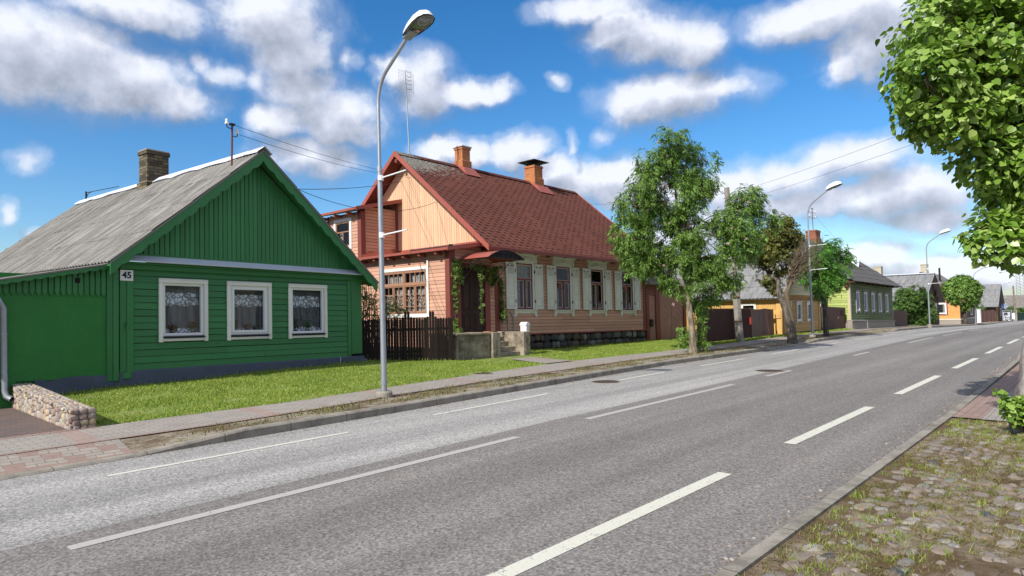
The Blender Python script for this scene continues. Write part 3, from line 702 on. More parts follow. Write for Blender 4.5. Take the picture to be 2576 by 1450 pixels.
m_cobble()
o=m.build('cobblestone_paving',MATS['cobblestone'],smooth=True,recalc=False); o['kind']='structure'
m=MB(); m.add([(1,-12,0.008),(11.35,-12,0.008),(11.35,1.8,0.008),(1,1.8,0.008)],[(0,1,2,3)]); o=m.build('cobble_bed',MATS['sandy_moss_soil'],recalc=False); o['kind']='structure'
# brick pavement further up on the right
m=MB(); m.add([(11.35,1.45,.03),(60,1.6,.03),(60,1.97+bend(60),.03),(11.35,1.80,.03)],[(0,1,2,3)]); o=m.build('pavement_border',MATS['red_border_paving'],recalc=False); o['kind']='structure'
m=MB(); m.add([(11.35,-12,.026),(60,-12,.026),(60,1.6,.026),(11.35,1.45,.026)],[(0,1,2,3)]); o=m.build('pavement',MATS['grey_paving'],recalc=False); o['kind']='structure'
# moss and grass between the cobbles
cs=[]
while len(cs)<2000:
    x,y=rg.uniform(2.6,11.3),rg.uniform(-2.6,1.75)
    v=noise.noise((x*1.1,y*1.1,4)); edge=.5 if x>9.8 else 0
    if rg.random()<.35+1.2*v+edge: cs.append((x,y,.012))
tufts('cobble_grass',cs,11,.036,.005,'grass_blade',.06,31,1.5)
cs=[]
while len(cs)<5200:
    x,y=rg.uniform(2.6,11.3),rg.uniform(-2.6,1.78)
    if rg.random()<.45+1.2*noise.noise((x*1.3+5,y*1.3,1)): cs.append((x,y,.006))
m=MB()
for i in range(900):
    x,y=rr.uniform(2.6,11.2),rr.uniform(-2.8,1.72); random.seed(i); q=rr.uniform(.012,.04); m.blob((x,y,.008),q*rr.uniform(.8,1.6),q,q*.55,7,4,.8,.35,rr.uniform(0,3))
o=m.build('loose_pebbles',MATS['cobblestone'],smooth=True,recalc=False); o['kind']='stuff'
tufts('cobble_moss',cs,16,.022,.007,'dry_grass_blade',.08,32,2.2)
# twigs and crumbs lying on the verge
m=MB()
for i in range(70):
    x,y=rr.uniform(3,10.5),rr.uniform(-2,1.6); a=rr.uniform(0,6.3); l=rr.uniform(.04,.22)
    m.tube([(x,y,.03),(x+l*.5*math.cos(a),y+l*.5*math.sin(a),.045),(x+l*math.cos(a+.3),y+l*math.sin(a+.3),.032)],.0035,4)
o=m.build('fallen_twigs',MATS['twig_bark']); o['kind']='stuff'

m=MB()
for i in range(1500):
    x=rr.uniform(2,45); left=rr.random()<.6
    y=YK(x)-abs(rr.gauss(0,.12))-.01 if left else YR(x)+abs(rr.gauss(0,.10))+.01
    random.seed(i); q=rr.uniform(.004,.013)*(1+x*.03); m.blob((x,y,zr(x)+.002),q*rr.uniform(.8,1.8),q,q*.5,5,3,.9,.3,rr.uniform(0,3))
def m_grit():
    n=NT('grit'); i=n.island(); n.done(n.ramp(i,[(0,(.12,.08,.05)),(.4,(.32,.26,.2)),(.7,(.2,.12,.06)),(.9,(.42,.38,.33))]),.9)
m_grit()
o=m.build('kerb_grit',MATS['grit'],recalc=False); o['kind']='stuff'
# ------------------------------------------------------------------ building helpers
class Frame:
    def __init__(s,ox,oy,k,sh=0.0,z0=0.0):
        n=math.hypot(1,k); s.o=(ox,oy); s.u=(1/n,k/n); s.v=(-k/n,1/n); s.sh=sh; s.z0=z0
    def P(s,u,v,z): return (s.o[0]+s.u[0]*u+s.v[0]*v, s.o[1]+s.u[1]*u+s.v[1]*v, z+s.sh*u+s.z0)
    # face frames: (along, outward, up)
    def front(s,v=0.0): return lambda a,d,z: s.P(a,v-d,z)
    def left(s,u=0.0): return lambda a,d,z: s.P(u-d,a,z)
    def right(s,u=0.0): return lambda a,d,z: s.P(u+d,a,z)

def cut(i0,i1,holes):
    segs=[(i0,i1)]
    for h0,h1 in holes:
        out=[]
        for a,b in segs:
            if h1<=a or h0>=b: out.append((a,b)); continue
            if h0>a: out.append((a,h0))
            if h1<b: out.append((h1,b))
        segs=out
    return [s for s in segs if s[1]-s[0]>.01]

def siding_h(mb,a0,a1,z0,z1,bh,holes=(),lim=None,th=.028,warp=.004,mi=0,gap=.011):
    """horizontal boards; holes (a0,a1,z0,z1); lim(z)->(amin,amax)"""
    n=max(1,round((z1-z0)/bh)); bh=(z1-z0)/n
    for i in range(n):
        zb,zt=z0+i*bh,z0+(i+1)*bh; zc=(zb+zt)/2
        b0,b1=(a0,a1) if lim is None else lim(zc)
        if b1-b0<.05: continue
        hs=[(h[0],h[1]) for h in holes if h[2]-bh*.1<zc<h[3]+bh*.1]
        for s0,s1 in cut(b0,b1,hs):
            # split long boards at random joints
            pts=[s0]; x=s0
            while s1-x>3.6:
                x+=random.uniform(1.8,3.4); pts.append(x)
            pts.append(s1)
            for p,q in zip(pts[:-1],pts[1:]):
                w=random.uniform(-warp,warp); w2=random.uniform(-warp,warp); g=.0015
                t0=th+random.uniform(-.003,.003)
                vs=[(p+g,-.01,zb+w),(q-g,-.01,zb+w2),(q-g,t0,zb+w2),(p+g,t0,zb+w),(p+g,-.01,zt-gap+w),(q-g,-.01,zt-gap+w2),(q-g,t0-.014,zt-gap+w2),(p+g,t0-.014,zt-gap+w)]
                mb.add(vs,[(0,3,2,1),(4,5,6,7),(0,1,5,4),(1,2,6,5),(2,3,7,6),(3,0,4,7)],mi)
def siding_v(mb,a0,a1,zlo,zhi,bw,holes=(),th=.022,tip=0.0,mi=0,gap=.0):
    """vertical boards with chamfered edges; zlo(a),zhi(a)"""
    n=max(1,round((a1-a0)/bw)); bw=(a1-a0)/n
    for i in range(n):
        a,b=a0+i*bw+gap/2,a0+(i+1)*bw-gap/2; c=(a+b)/2
        hs=[(h[2],h[3]) for h in holes if h[0]-bw*.1<c<h[1]+bw*.1]
        la,lb,ha,hb=zlo(a),zlo(b),zhi(a),zhi(b)
        if max(ha-la,hb-lb)<.03: continue
        for s0,s1 in cut(min(la,lb),max(ha,hb),hs):
            za0,zb0=(la,lb) if s0<=min(la,lb)+1e-6 else (s0,s0); za1,zb1=(ha,hb) if s1>=max(ha,hb)-1e-6 else (s1,s1)
            t=th+random.uniform(-.003,.003); ch=.010
            if tip:
                poly=[(a+ch,za0),(c,za0-tip),(b-ch,zb0),(b-ch,zb1),(a+ch,za1)]
                mb.prism(poly,lambda p,q,d:(p,d,q),-.005,t,mi)
                continue
            vs=[(a,-.01,za0),(b,-.01,zb0),(b,-.01,zb1),(a,-.01,za1),(a+.001,t-ch,za0),(b-.001,t-ch,zb0),(b-.001,t-ch,zb1),(a+.001,t-ch,za1),(a+ch,t,za0),(b-ch,t,zb0),(b-ch,t,zb1),(a+ch,t,za1)]
            mb.add(vs,[(8,9,10,11),(4,5,9,8),(5,6,10,9),(6,7,11,10),(7,4,8,11),(0,1,5,4),(1,2,6,5),(2,3,7,6),(3,0,4,7)],mi)

def roof_plane(name,F,mat,parent,e0,e1,r0,r1,corr=0.0,wl=.15,th=.03,rows=0,jag=0.0,nu=None):
    """slab from eave e0->e1 to ridge r0->r1 (local u,v,z points); corr = corrugation height"""
    e0,e1,r0,r1=[Vector(p) for p in (e0,e1,r0,r1)]
    L=(e1-e0).length; S=(r0-e0).length
    nu=nu or (int(L/wl*6) if corr else max(2,int(L/.6))); rows=rows or 8
    nrm=(e1-e0).cross(r0-e0).normalized()
    if nrm.z<0: nrm=-nrm
    m=MB(F.P); vs=[];uv=[]
    cols=nu+1
    def P(i,t,row,side):
        s=i/nu; p=(e0+(r0-e0)*t).lerp(e1+(r1-e1)*t,s); x=s*L
        h=corr*math.sin(2*math.pi*x/wl) if corr else 0
        sheet=int(x/1.0); j=((sheet*7919+row*104729)%97)/97.0
        if jag: h+=jag*(1-side)*.9+jag*j*.5
        if jag and side==0 and row>0: p=p-(r0-e0)*(.02/S)*(1+3*j)*1.0
        return p+nrm*(h),(x,t*S)
    fs=[]
    for r in range(rows):
        base=len(vs)
        for side,t in ((0,r/rows),(1,(r+1)/rows)):
            for i in range(cols):
                p,q=P(i,t,r,side); vs.append(tuple(p)); uv.append(q)
        for i in range(nu): fs.append((base+i,base+i+1,base+cols+i+1,base+cols+i))
        # front lip of each row of sheets
        if jag or r==0:
            b2=len(vs)
            for i in range(cols):
                p,q=P(i,r/rows,r,0); vs.append(tuple(p-nrm*(th if r==0 else jag*1.2))); uv.append(q)
            for i in range(nu): fs.append((b2+i,b2+i+1,base+i+1,base+i))
    # underside and verge edges
    b=len(vs)
    for p in (e0,e1,r1,r0): vs.append(tuple(p-nrm*(th+corr))); uv.append((0,0))
    for p in (e0,e1,r1,r0): vs.append(tuple(p+nrm*(-corr*.2))); uv.append((0,0))
    fs += [(b,b+3,b+2,b+1),(b+1,b+2,b+6,b+5),(b+3,b,b+4,b+7)]
    m.add(vs,fs,0,uv)
    return m.build(name,mat,parent,recalc=False,smooth=bool(corr))

def ring(m,a0,a1,z0,z1,w,d0,d1,be=.006,wb=None,mi=0):
    """picture-frame of four members"""
    wb=w if wb is None else wb
    m.bbox(a0,a1,d0,d1,z1-w,z1,be,mi); m.bbox(a0,a0+w,d0,d1-.002,z0+wb,z1-w,be,mi); m.bbox(a1-w,a1,d0,d1-.002,z0+wb,z1-w,be,mi)
    if wb>0: m.bbox(a0,a1,d0,d1,z0,z0+wb,be,mi)

def curtain(T,parent,a0,a1,z0,z1,d,mat='lace_curtain',amp=.018,name='curtain'):
    nx=int((a1-a0)/.02)+2; V=[];uv=[]
    for j in range(7):
        t=j/6
        for i in range(nx):
            s=i/(nx-1); x=a0+(a1-a0)*s
            V.append(T(x,d+amp*math.sin(x*42+1.3*math.sin(x*9))*(.6+.4*(1-t)),z0+(z1-z0)*t)); uv.append((s*(a1-a0),t))
    F=[(j*nx+i,j*nx+i+1,(j+1)*nx+i+1,(j+1)*nx+i) for j in range(6) for i in range(nx-1)]
    return np_mesh(name,np.array(V),F,MATS[mat],parent,True,uv)
def quad(name,T,parent,a0,a1,z0,z1,d,mat):
    m=MB(T); m.add([(a0,d,z0),(a1,d,z0),(a1,d,z1),(a0,d,z1)],[(0,1,2,3)]); return m.build(name,MATS[mat],parent,recalc=False)

def chimney(root,F,u0,u1,v0,v1,z0,z1,mat,cap='slab',flare=.04,zfl=None,name='chimney'):
    m=MB(F.P); m.bbox(u0,u1,v0,v1,z0,z1,.01)
    zf=zfl or z0+.9
    m.bbox(u0-flare,u1+flare,v0-flare,v1+flare,z0-.1,zf,.02)
    m.bbox(u0-.03,u1+.03,v0-.03,v1+.03,z1-.10,z1,.008)
    c=m.build(name,MATS[mat],root)
    uc,vc=(u0+u1)/2,(v0+v1)/2
    if cap=='slab': m=MB(F.P); m.bbox(u0-.02,u1+.02,v0-.02,v1+.02,z1,z1+.05,.01); m.build('cap',MATS['concrete_base'],c)
    if cap=='metal':
        m=MB(F.P); m.bbox(u0-.07,u1+.07,v0-.07,v1+.07,z1,z1+.06,.012); m.tube([F_(F,uc,vc,z1+.05),F_(F,uc,vc,z1+.11)] if 0 else [(uc,vc,z1+.05),(uc,vc,z1+.10)],.12,12); m.build('cap',MATS['zinc_sheet'],c)
    if cap=='hood':
        m=MB(F.P)
        for du in (u0+.03,u1-.03):
            for dv in (v0+.03,v1-.03): m.tube([(du,dv,z1),(du+(.05 if du>uc else -.05),dv,z1+.2)],.012,5)
        w,h=(u1-u0)/2+.24,(v1-v0)/2+.24; zt=z1+.2
        vs=[(uc-w,vc-h,zt),(uc+w,vc-h,zt),(uc+w,vc+h,zt),(uc-w,vc+h,zt),(uc-w*.35,vc-h*.35,zt+.13),(uc+w*.35,vc-h*.35,zt+.13),(uc+w*.35,vc+h*.35,zt+.13),(uc-w*.35,vc+h*.35,zt+.13)]
        vs+= [(x,y,z-.02) for x,y,z in vs[:4]]
        m.add(vs,[(0,1,5,4),(1,2,6,5),(2,3,7,6),(3,0,4,7),(4,5,6,7),(8,11,10,9),(0,8,9,1),(1,9,10,2),(2,10,11,3),(3,11,8,0)])
        m.build('hood',MATS['dark_iron'],c)
        m=MB(F.P); m.bbox(u0+.06,u1-.06,v0+.06,v1-.06,z1,z1+.12); m.build('flue',MATS['dark_iron'],c)
    return c
def stones(m,a0,a1,z0,z1,d,smin,smax,depth=.06,seed=1,jz=.1):
    rr=random.Random(seed); z=z0
    while z<z1-.01:
        h=min(rr.uniform(smin,smax),z1-z+.02); a=a0
        while a<a1:
            w=min(rr.uniform(smin*1.0,smax*1.35),a1-a+.02)
            if w>smin*.4:
                random.seed(int(a*991+z*313+seed))
                hh=h*rr.uniform(.82,1.0)
                # blob axes: along a, outward, up
                m.blob((a+w/2,d,z+h/2+rr.uniform(-jz,jz)*h),w*.49,depth*rr.uniform(.8,1.15),hh*.49,8,6,.72,.16)
            a+=w
        z+=h*.97
def m_stone():
    n=NT('field_stone'); i=n.island(); g=n.noise(22,6,.7)
    c=n.ramp(i,[(0,(.30,.23,.18)),(.15,(.44,.36,.29)),(.3,(.22,.20,.19)),(.45,(.40,.29,.22)),(.6,(.50,.44,.37)),(.72,(.26,.18,.15)),(.85,(.33,.34,.34)),(.95,(.50,.40,.24))]); n.done(n.val(c,g,.65,1.25),.85,n.bump(g,.5,.02))
    n=NT('dark_field_stone'); i=n.island(); g=n.noise(14,6,.7)
    c=n.ramp(i,[(0,(.045,.043,.046)),(.3,(.075,.07,.07)),(.5,(.055,.05,.05)),(.66,(.13,.085,.06)),(.8,(.13,.15,.14)),(.93,(.23,.25,.23))]); n.done(n.val(c,g,.7,1.25),.8,n.bump(g,.4,.02))
    m_plain('dark_mortar',(.035,.034,.036),.95); m_plain('pale_mortar',(.33,.29,.25),.95,0,20,.7,1.2,.5)
m_stone()

# ================================================================== GREEN HOUSE
G=Frame(4.5,15.2,.1,-.017)
gh=thing('green_house',G.P(3.2,5,.3),'green wooden house with grey corrugated roof, street gable and house number 45','house')
GW=6.42; GD=10.6
Ff=G.front(); Fl=G.left()
gwin=[(.80,1.90,1.22,2.62),(2.36,3.54,1.21,2.62),(4.02,5.22,1.20,2.62)]
m=MB(Ff); siding_h(m,.28,6.05,.655,2.80,.146,[(a+.09,b-.09,c+.05,d-.05) for a,b,c,d in gwin]); m.build('wall',MATS['green_paint'],gh)
m=MB(Ff); m.bbox(6.03,6.40,.0,.075,.72,2.86,.012); m.bbox(5.92,6.03,.0,.05,.70,2.86); m.build('corner_board',MATS['green_paint_vertical'],gh)
m=MB(Ff)   # corner boards with rounded lower log end
m.bbox(.02,.145,.0,.06,.62,2.76); m.bbox(.15,.285,.0,.065,.62,2.76,.01)
m.tube([(.16,-.02,.50),(.16,-.02,.63)],.12,12)
m.build('corner_board',MATS['green_paint_vertical'],gh)
m=MB(Ff); m.bbox(.0,6.62,-.02,.10,2.77,2.90,.02); m.bbox(-.05,6.66,.0,.17,2.885,2.93,.01); m.build('eave_beam',MATS['green_paint'],gh)
m=MB(Ff); m.prism([(.0,3.10),(.0,3.085),(.30,2.925),(.31,2.945),(.31,2.90),(.285,2.90),(.285,2.93),(.0,3.06)][:4],lambda p,q,d:(d,p,q),.08,6.46); 
m.build('drip_flashing',MATS['zinc_sheet'],gh)
ax=3.13   # gable apex along the front
def gz_(a):   # underside of roof at facade
    return 5.62-(5.62-2.80)*(abs(a-ax)/(ax+.08 if a<ax else 6.62-ax))
m=MB(Ff); siding_v(m,.16,6.32,lambda a:3.05,lambda a:max(3.06,gz_(a)-.02),.112,gap=.007); m.build('gable',MATS['green_paint_vertical'],gh); m=MB(Ff); m.prism([(.2,3.05),(ax,5.60),(6.3,3.05)],lambda p,q,d:(p,d,q),-.03,-.012); m.build('inner_gable',MATS['interior_boards'],gh); m=MB(Ff); m.bbox(.16,6.32,.0,.035,3.02,3.12); m.build('gable_foot_board',MATS['green_paint_vertical'],gh)
# scalloped barge boards
for sgn,aE in ((-1,-.30),(1,6.70)):
    m=MB(Ff); n=64; top=[];bot=[]
    zE=2.90 if sgn<0 else 2.74
    for i in range(n+1):
        t=i/n; a=ax+(aE-ax)*t; z=5.80+(zE-5.80)*t
        top.append((a,z)); L_=t*4.6
        bot.append((a,z-.235-.055*abs(math.sin(L_*math.pi/.36))))
    m.strip(top,bot,lambda p,q,d:(p,d,q),.375,.40); m.build('barge_board',MATS['green_paint'],gh)
    m=MB(Ff)  # soffit boards
    m.strip([(ax+(aE-ax)*i/8,5.72+(zE-.08-5.72)*i/8) for i in range(9)],[(ax+(aE-ax)*i/8,5.70+(zE-.10-5.70)*i/8) for i in range(9)],lambda p,q,d:(p,d,q),.0,.375); m.build('soffit',MATS['green_paint'],gh)
rf=roof_plane('roof',G,MATS['weathered_corrugated_roof'],gh,(-.32,-.42,2.88),(-.32,GD,2.88),(ax,-.42,5.84),(ax,GD,5.84),.022,.16,.02,4,.016)
rf2=roof_plane('roof',G,MATS['weathered_corrugated_roof'],gh,(6.74,-.42,2.72),(6.74,GD,2.72),(ax,-.42,5.84),(ax,GD,5.84),.022,.16,.02,4,.016)
m=MB(G.P); n=24
for sg in (-1,1):
    vs=[];
    for i in range(n+1):
        v=-.46+(GD+.5)*i/n; w=.20+.03*math.sin(i*2.3)+.02*math.sin(i*5.1)
        vs += [(ax,v,5.915),(ax+sg*w,v,5.915-w*.82+.012*math.sin(i*1.9)),(ax+sg*w,v,5.895-w*.82+.012*math.sin(i*1.9))]
    m.add(vs,[(3*i+j,3*i+3+j,3*i+4+j,3*i+1+j) for i in range(n) for j in range(2)])
m.build('ridge_cap',MATS['zinc_sheet'],gh,recalc=False)
chimney(gh,G,2.80,3.42,4.94,5.45,5.2,6.66,'sooty_brick','slab',.05,5.75)
# front annex left of the corner: two corner boards, pointed fringe, rendered wall, plinth
AW=3.5
def annz(a): return 2.94+.215*min(0,a)
m=MB(Ff); m.bbox(-.225,-.115,.0,.05,.46,2.84); m.bbox(-.11,.0,.0,.055,.46,2.86); m.build('corner_board',MATS['green_paint_vertical'],gh)
m=MB(Ff); siding_v(m,-AW,-.235,lambda a:2.265,lambda a:annz(a)-.06,.1035,tip=.085,th=.04,gap=.005); m.build('fringe_boards',MATS['green_paint_vertical'],gh)
m=MB(Ff); n=150; m.strip([(-AW-.2+(AW+.15)*i/n,annz(-AW-.2+(AW+.15)*i/n)-.045) for i in range(n+1)],[(-AW-.2+(AW+.15)*i/n,annz(-AW-.2+(AW+.15)*i/n)-.115-.028*abs(math.sin(i*.42))) for i in range(n+1)],lambda p,q,d:(p,d,q),.20,.225); m.build('fascia_board',MATS['green_paint'],gh)
m=MB(Ff); m.strip([(-AW-.2,annz(-AW-.2)-.07),(-.05,annz(-.05)-.07)],[(-AW-.2,annz(-AW-.2)-.085),(-.05,annz(-.05)-.085)],lambda p,q,d:(p,d,q),.0,.20); m.build('soffit',MATS['green_paint'],gh)
m=MB(Ff); nx,nz=110,40; vs=[]
for j in range(nz+1):
    for i in range(nx+1):
        a=-AW+(AW-.2)*i/nx; zb=.58+.02*noise.noise((a*2,0,0)); z=zb+(2.6-zb)*j/nz
        vs.append((a,.012+.012*noise.noise((a*2,z*2,0))+.006*noise.noise((a*7,z*7,3)),z))
m.add(vs,[(j*(nx+1)+i,j*(nx+1)+i+1,(j+1)*(nx+1)+i+1,(j+1)*(nx+1)+i) for j in range(nz) for i in range(nx)]); m.build('rendered_wall',MATS['green_render'],gh,smooth=True,recalc=False)
m=MB(G.P)  # plinth
m.bbox(-.0,6.5,-.055,.3,-.2,.655,.02); m.blob((6.42,.06,.28),.30,.22,.33,12,8,.8,.0)
m.build('plinth',MATS['blue_grey_plinth'],gh,smooth=False)
m=MB(Ff); vs=[]; nx=50
for j in range(12):
    for i in range(nx+1):
        a=-1.46+1.50*i/nx; zt=.605+.02*noise.noise((a*2,0,0)); z=.0+zt*j/11
        vs.append((a,.035+.03*noise.noise((a*3,z*3,5))-(.012*j/11),z))
m.add(vs,[(j*(nx+1)+i,j*(nx+1)+i+1,(j+1)*(nx+1)+i+1,(j+1)*(nx+1)+i) for j in range(11) for i in range(nx)]); m.build('plinth',MATS['blue_grey_plinth'],gh,smooth=True,recalc=False)
m=MB(Ff); m.bbox(-AW,-1.75,-.02,.012,.0,.62); m.build('rendered_wall',MATS['green_render'],gh)
roof_plane('roof',G,MATS['weathered_corrugated_roof'],gh,(-AW-.3,-.24,annz(-AW-.3)-.03),(-AW-.3,5,annz(-AW-.3)-.03),(-.1,-.24,annz(-.1)-.03),(-.1,5,annz(-.1)-.03),.018,.16,.008,2)
m=MB(G.P); m.box(-AW,-AW+.05,.02,5,.0,2.2); m.box(-AW+.05,-.0,4.95,5,.0,2.2); m.box(-AW,-.1,.03,.06,.0,2.2); m.build('inner_wall',MATS['green_render'],gh)
m=MB(Fl); siding_h(m,.1,GD-.3,.1,2.80,.146); m.build('wall',MATS['green_paint'],gh)
m=MB(G.P);  m.box(.06,6.44,GD-.3,GD-.2,-.2,2.85); m.box(6.40,6.44,.05,GD-.2,-.3,2.85); m.box(.05,.09,.05,GD-.2,-.2,2.80); m.build('back_wall',MATS['green_render'],gh)
# inner skin, with real window openings
m=MB(G.P)
for s0,s1 in cut(.02,6.44,[(w[0]+.1,w[1]-.1) for w in gwin]): m.box(s0,s1,.012,.03,.6,2.86)
m.box(.02,6.44,.012,.03,.6,1.27); m.box(.02,6.44,.0125,.0305,2.57,2.86)
m.box(6.40,6.44,.03,GD-.2,-.3,2.85); m.box(.06,6.40,1.9,1.95,.6,2.86); m.box(.06,6.40,.03,1.9,2.82,2.86); m.box(.06,.10,.03,1.9,.6,2.82)
m.build('inner_wall',MATS['interior_boards'],gh)
m=MB(Ff); m.bbox(-.80,-.71,.03,.052,2.45,2.55); m.build('vent_hole',MATS['dark_interior'],gh)
# windows
for k,(a0,a1,z0,z1) in enumerate(gwin):
    m=MB(G.P); m.bbox(a0+.1,a1-.1,.015,.24,1.33,1.36,.004); m.build('inner_sill',MATS['white_plastic'],gh)
    m=MB(Ff); w=.105
    m.bbox(a0,a1,.02,.075,z1-w,z1,.012); m.bbox(a0,a0+w*.9,.02,.07,z0,z1-w,.012); m.bbox(a1-w*.9,a1,.02,.07,z0,z1-w,.012)
    m.bbox(a0+.02,a1-.02,.02,.085,z1-.035,z1-.012,.004)
    m.bbox(a0+w*.9,a1-w*.9,.02,.055,z0+.02,z0+.085,.008)
    W=m.build('window',MATS['white_trim'],gh); W['label']=['window with lace over dark glass nearest the number plate','middle window with double white frame','window by the right corner with potted plants behind it'][k]
    m=MB(Ff); ring(m,a0+w*.85,a1-w*.85,z0+.135,z1-w*.9,.062 if k!=1 else .05,-.06,.03,.008)
    if k==1: ring(m,a0+w*.85+.045,a1-w*.85-.045,z0+.18,z1-w*.9-.045,.06,-.05,.045,.008)
    m.build('frame',MATS['white_plastic'],W)
    m=MB(Ff); m.bbox(a0+w*.8,a1-w*.8,.0,.11,z0+.10,z0+.122,.004); m.build('sill',MATS['dark_sill'],W)
    quad('pane',Ff,W,a0+.13,a1-.13,z0+.17,z1-.13,-.02,'window_glass')
    curtain(Ff,W,a0+.1,a1-.12,z0+.12,z1-.16,-.14)
    m=MB(G.P); m.box(a0+.05,a1-.05,.6,.62,z0,z1); 
# plants behind the glass
def potplant(x,label,leaf='shrub_leaf',fl=True,seed=1,h=.3,pot='dark_iron',g='pot plants on the window sills'):
    r2=random.Random(seed); base=G.P(x[0],x[1],x[2]); t=thing('potted_plant',base,label,'plant',g)
    m=MB(); bx,by,bz=base
    m.tube([(bx,by,bz),(bx,by,bz+.08)],[.045,.06],10); m.build('pot',MATS[pot],t)
    for nm,mt,cnt in (('foliage',leaf,60),)+((('flowers','red_flower',26),) if fl else ()):
        m=MB()
        for i in range(cnt):
            a=r2.uniform(0,6.28); rr_=r2.uniform(.01,.11); z=bz+.08+h*r2.uniform(.1,1)**(1 if nm=='foliage' else .5); c=Vector((bx+rr_*math.cos(a),by+rr_*math.sin(a)*.5,z)); s=r2.uniform(.02,.04)
            d1=Vector((r2.uniform(-1,1),r2.uniform(-1,1),r2.uniform(-.5,1))).normalized(); d2=d1.cross(Vector((r2.uniform(-1,1),.3,1))).normalized()
            m.add([tuple(c-d1*s),tuple(c+d2*s*.7),tuple(c+d1*s),tuple(c-d2*s*.7)],[(0,1,2,3)])
        m.build(nm,MATS[mt],t,recalc=False)
potplant((1.15,.09,1.37),'red flowering plant low at the left in the window nearest the number plate',seed=2,h=.13)
potplant((1.62,.09,1.37),'bushier red flowering plant at the right corner of the window nearest the number plate',seed=3,h=.22)
potplant((2.62,.09,1.36),'tall orange flowering plant at the left edge of the middle green house window',seed=4,h=.26)
potplant((2.95,.09,1.36),'low red flowering plant in the middle of the middle green house window',seed=5,h=.14)
potplant((3.2,.09,1.36),'small dark pot plant at the right of the middle green house window',fl=False,seed=6,h=.12)
potplant((4.30,.07,1.35),'broad dark leafy plant in the window by the right corner of the green house',fl=False,seed=7,h=.28)
potplant((4.68,.07,1.35),'thin green seedling in a black pot in the window by the right corner',leaf='rowan_leaf',fl=False,seed=8,h=.24)
# number plate
m=MB(Ff); m.bbox(.015,.27,.066,.078,2.53,2.755,.004); plate=m.build('number_plate',MATS['white_enamel'],gh)
def text(name,s,size,T3,mat,parent,ext=.002,bold=0.0):
    cu=bpy.data.curves.new(name,'FONT'); cu.body=s; cu.size=size; cu.extrude=ext; cu.offset=bold; cu.align_x='CENTER'; cu.align_y='CENTER'
    cu.materials.append(mat); o=bpy.data.objects.new(name,cu); COL.objects.link(o)
    O_,X_,Y_=[Vector(p) for p in T3]; X_=(X_-O_).normalized(); Y_=(Y_-O_).normalized(); Z_=X_.cross(Y_).normalized(); Y_=Z_.cross(X_)
    M=Matrix(((X_.x,Y_.x,Z_.x,O_.x),(X_.y,Y_.y,Z_.y,O_.y),(X_.z,Y_.z,Z_.z,O_.z),(0,0,0,1)))
    if parent: o.parent=parent; M=Matrix.Translation(-Vector(root_of(parent).location))@M
    o.matrix_basis=M
    me=bpy.data.meshes.new_from_object(o.evaluated_get(bpy.context.evaluated_depsgraph_get())); me.name=name
    bpy.data.objects.remove(o); o=link(name,me,parent); o.matrix_basis=M; return o
m_plain('sign_ink',(.012,.014,.03),.4)
text('digits','45',.185,(Ff(.143,.081,2.642),Ff(.25,.081,2.642),Ff(.143,.081,2.80)),MATS['sign_ink'],plate,.001,.006)
# shutter latch
m=MB(Ff); m.bbox(.10,.19,.065,.085,1.60,1.63,.004); m.tube([(.155,.09,1.68),(.155,.10,1.60),(.13,.10,1.49)],[.018,.022,.014],8); lt=m.build('latch',MATS['green_paint'],gh)
# cable bracket on the plinth
m=MB(Ff); m.bbox(5.60,5.64,.055,.085,.1,.66); m.build('earth_strip',MATS['galvanised_steel'],gh)
# downpipe on the side wall
m=MB(Ff); m.tube([(-2.30,.16,2.18),(-2.06,.14,2.10),(-1.97,.10,1.94),(-1.95,.10,.44),(-1.93,.13,.34),(-1.87,.20,.29)],.052,14); m.tube([(-1.96,.10,1.45),(-1.96,.10,1.48)],.058,14); m.tube([(-1.95,.10,.62),(-1.95,.10,.65)],.058,14); m.build('downpipe',MATS['galvanised_steel'],gh,smooth=True)
m=MB(Ff); m.tube([(-1.885,.185,.300),(-1.865,.207,.288)],.044,14); m.build('pipe_mouth',MATS['dark_interior'],gh)
# service mast
def mast(name,F,base,top,label,arms):
    t=thing(name,F.P(*base),label,'service mast','service masts on the roofs'); m=MB(F.P); m.tube([base,top],.024,8); m.build('pole',MATS['rusty_steel'],t)
    m=MB(F.P); x,y,z=top
    m.bbox(x-.06,x+.06,y-.05,y+.05,z-.03,z+.02); 
    for (du,dv,dz_) in arms: m.tube([(x,y,z+dz_-.08),(x+du*.6,y+dv*.6,z+dz_-.09),(x+du,y+dv,z+dz_-.06),(x+du,y+dv,z+dz_)],.012,6)
    m.build('bracket',MATS['dark_iron'],t)
    for (du,dv,dz_) in arms:
        m=MB(F.P); m.tube([(x+du,y+dv,z+dz_),(x+du,y+dv,z+dz_+.03),(x+du,y+dv,z+dz_+.05),(x+du,y+dv,z+dz_+.10),(x+du,y+dv,z+dz_+.13)],[.045,.047,.03,.037,.012],12); m.build('insulator',MATS['porcelain'],t,smooth=True)
    return t
mast('service_mast',G,(2.62,.15,5.44),(2.64,.15,6.45),'rusty pipe mast with white insulators at the front of the green house roof',[(-.14,0,-.02),(.14,.02,-.20)])
t=thing('roof_bracket',G.P(ax,10.1,5.8),'small iron pole with side arm at the back end of the green house ridge','bracket')
m=MB(G.P); m.tube([(ax,10.1,5.75),(ax,10.1,6.16)],.03,8); m.tube([(ax,10.1,6.12),(ax,7.6,6.0)],.012,5); m.tube([(ax,10.1,5.95),(ax,9.9,6.08),(ax,9.6,6.095)],.01,5); m.build('pole',MATS['dark_iron'],t)

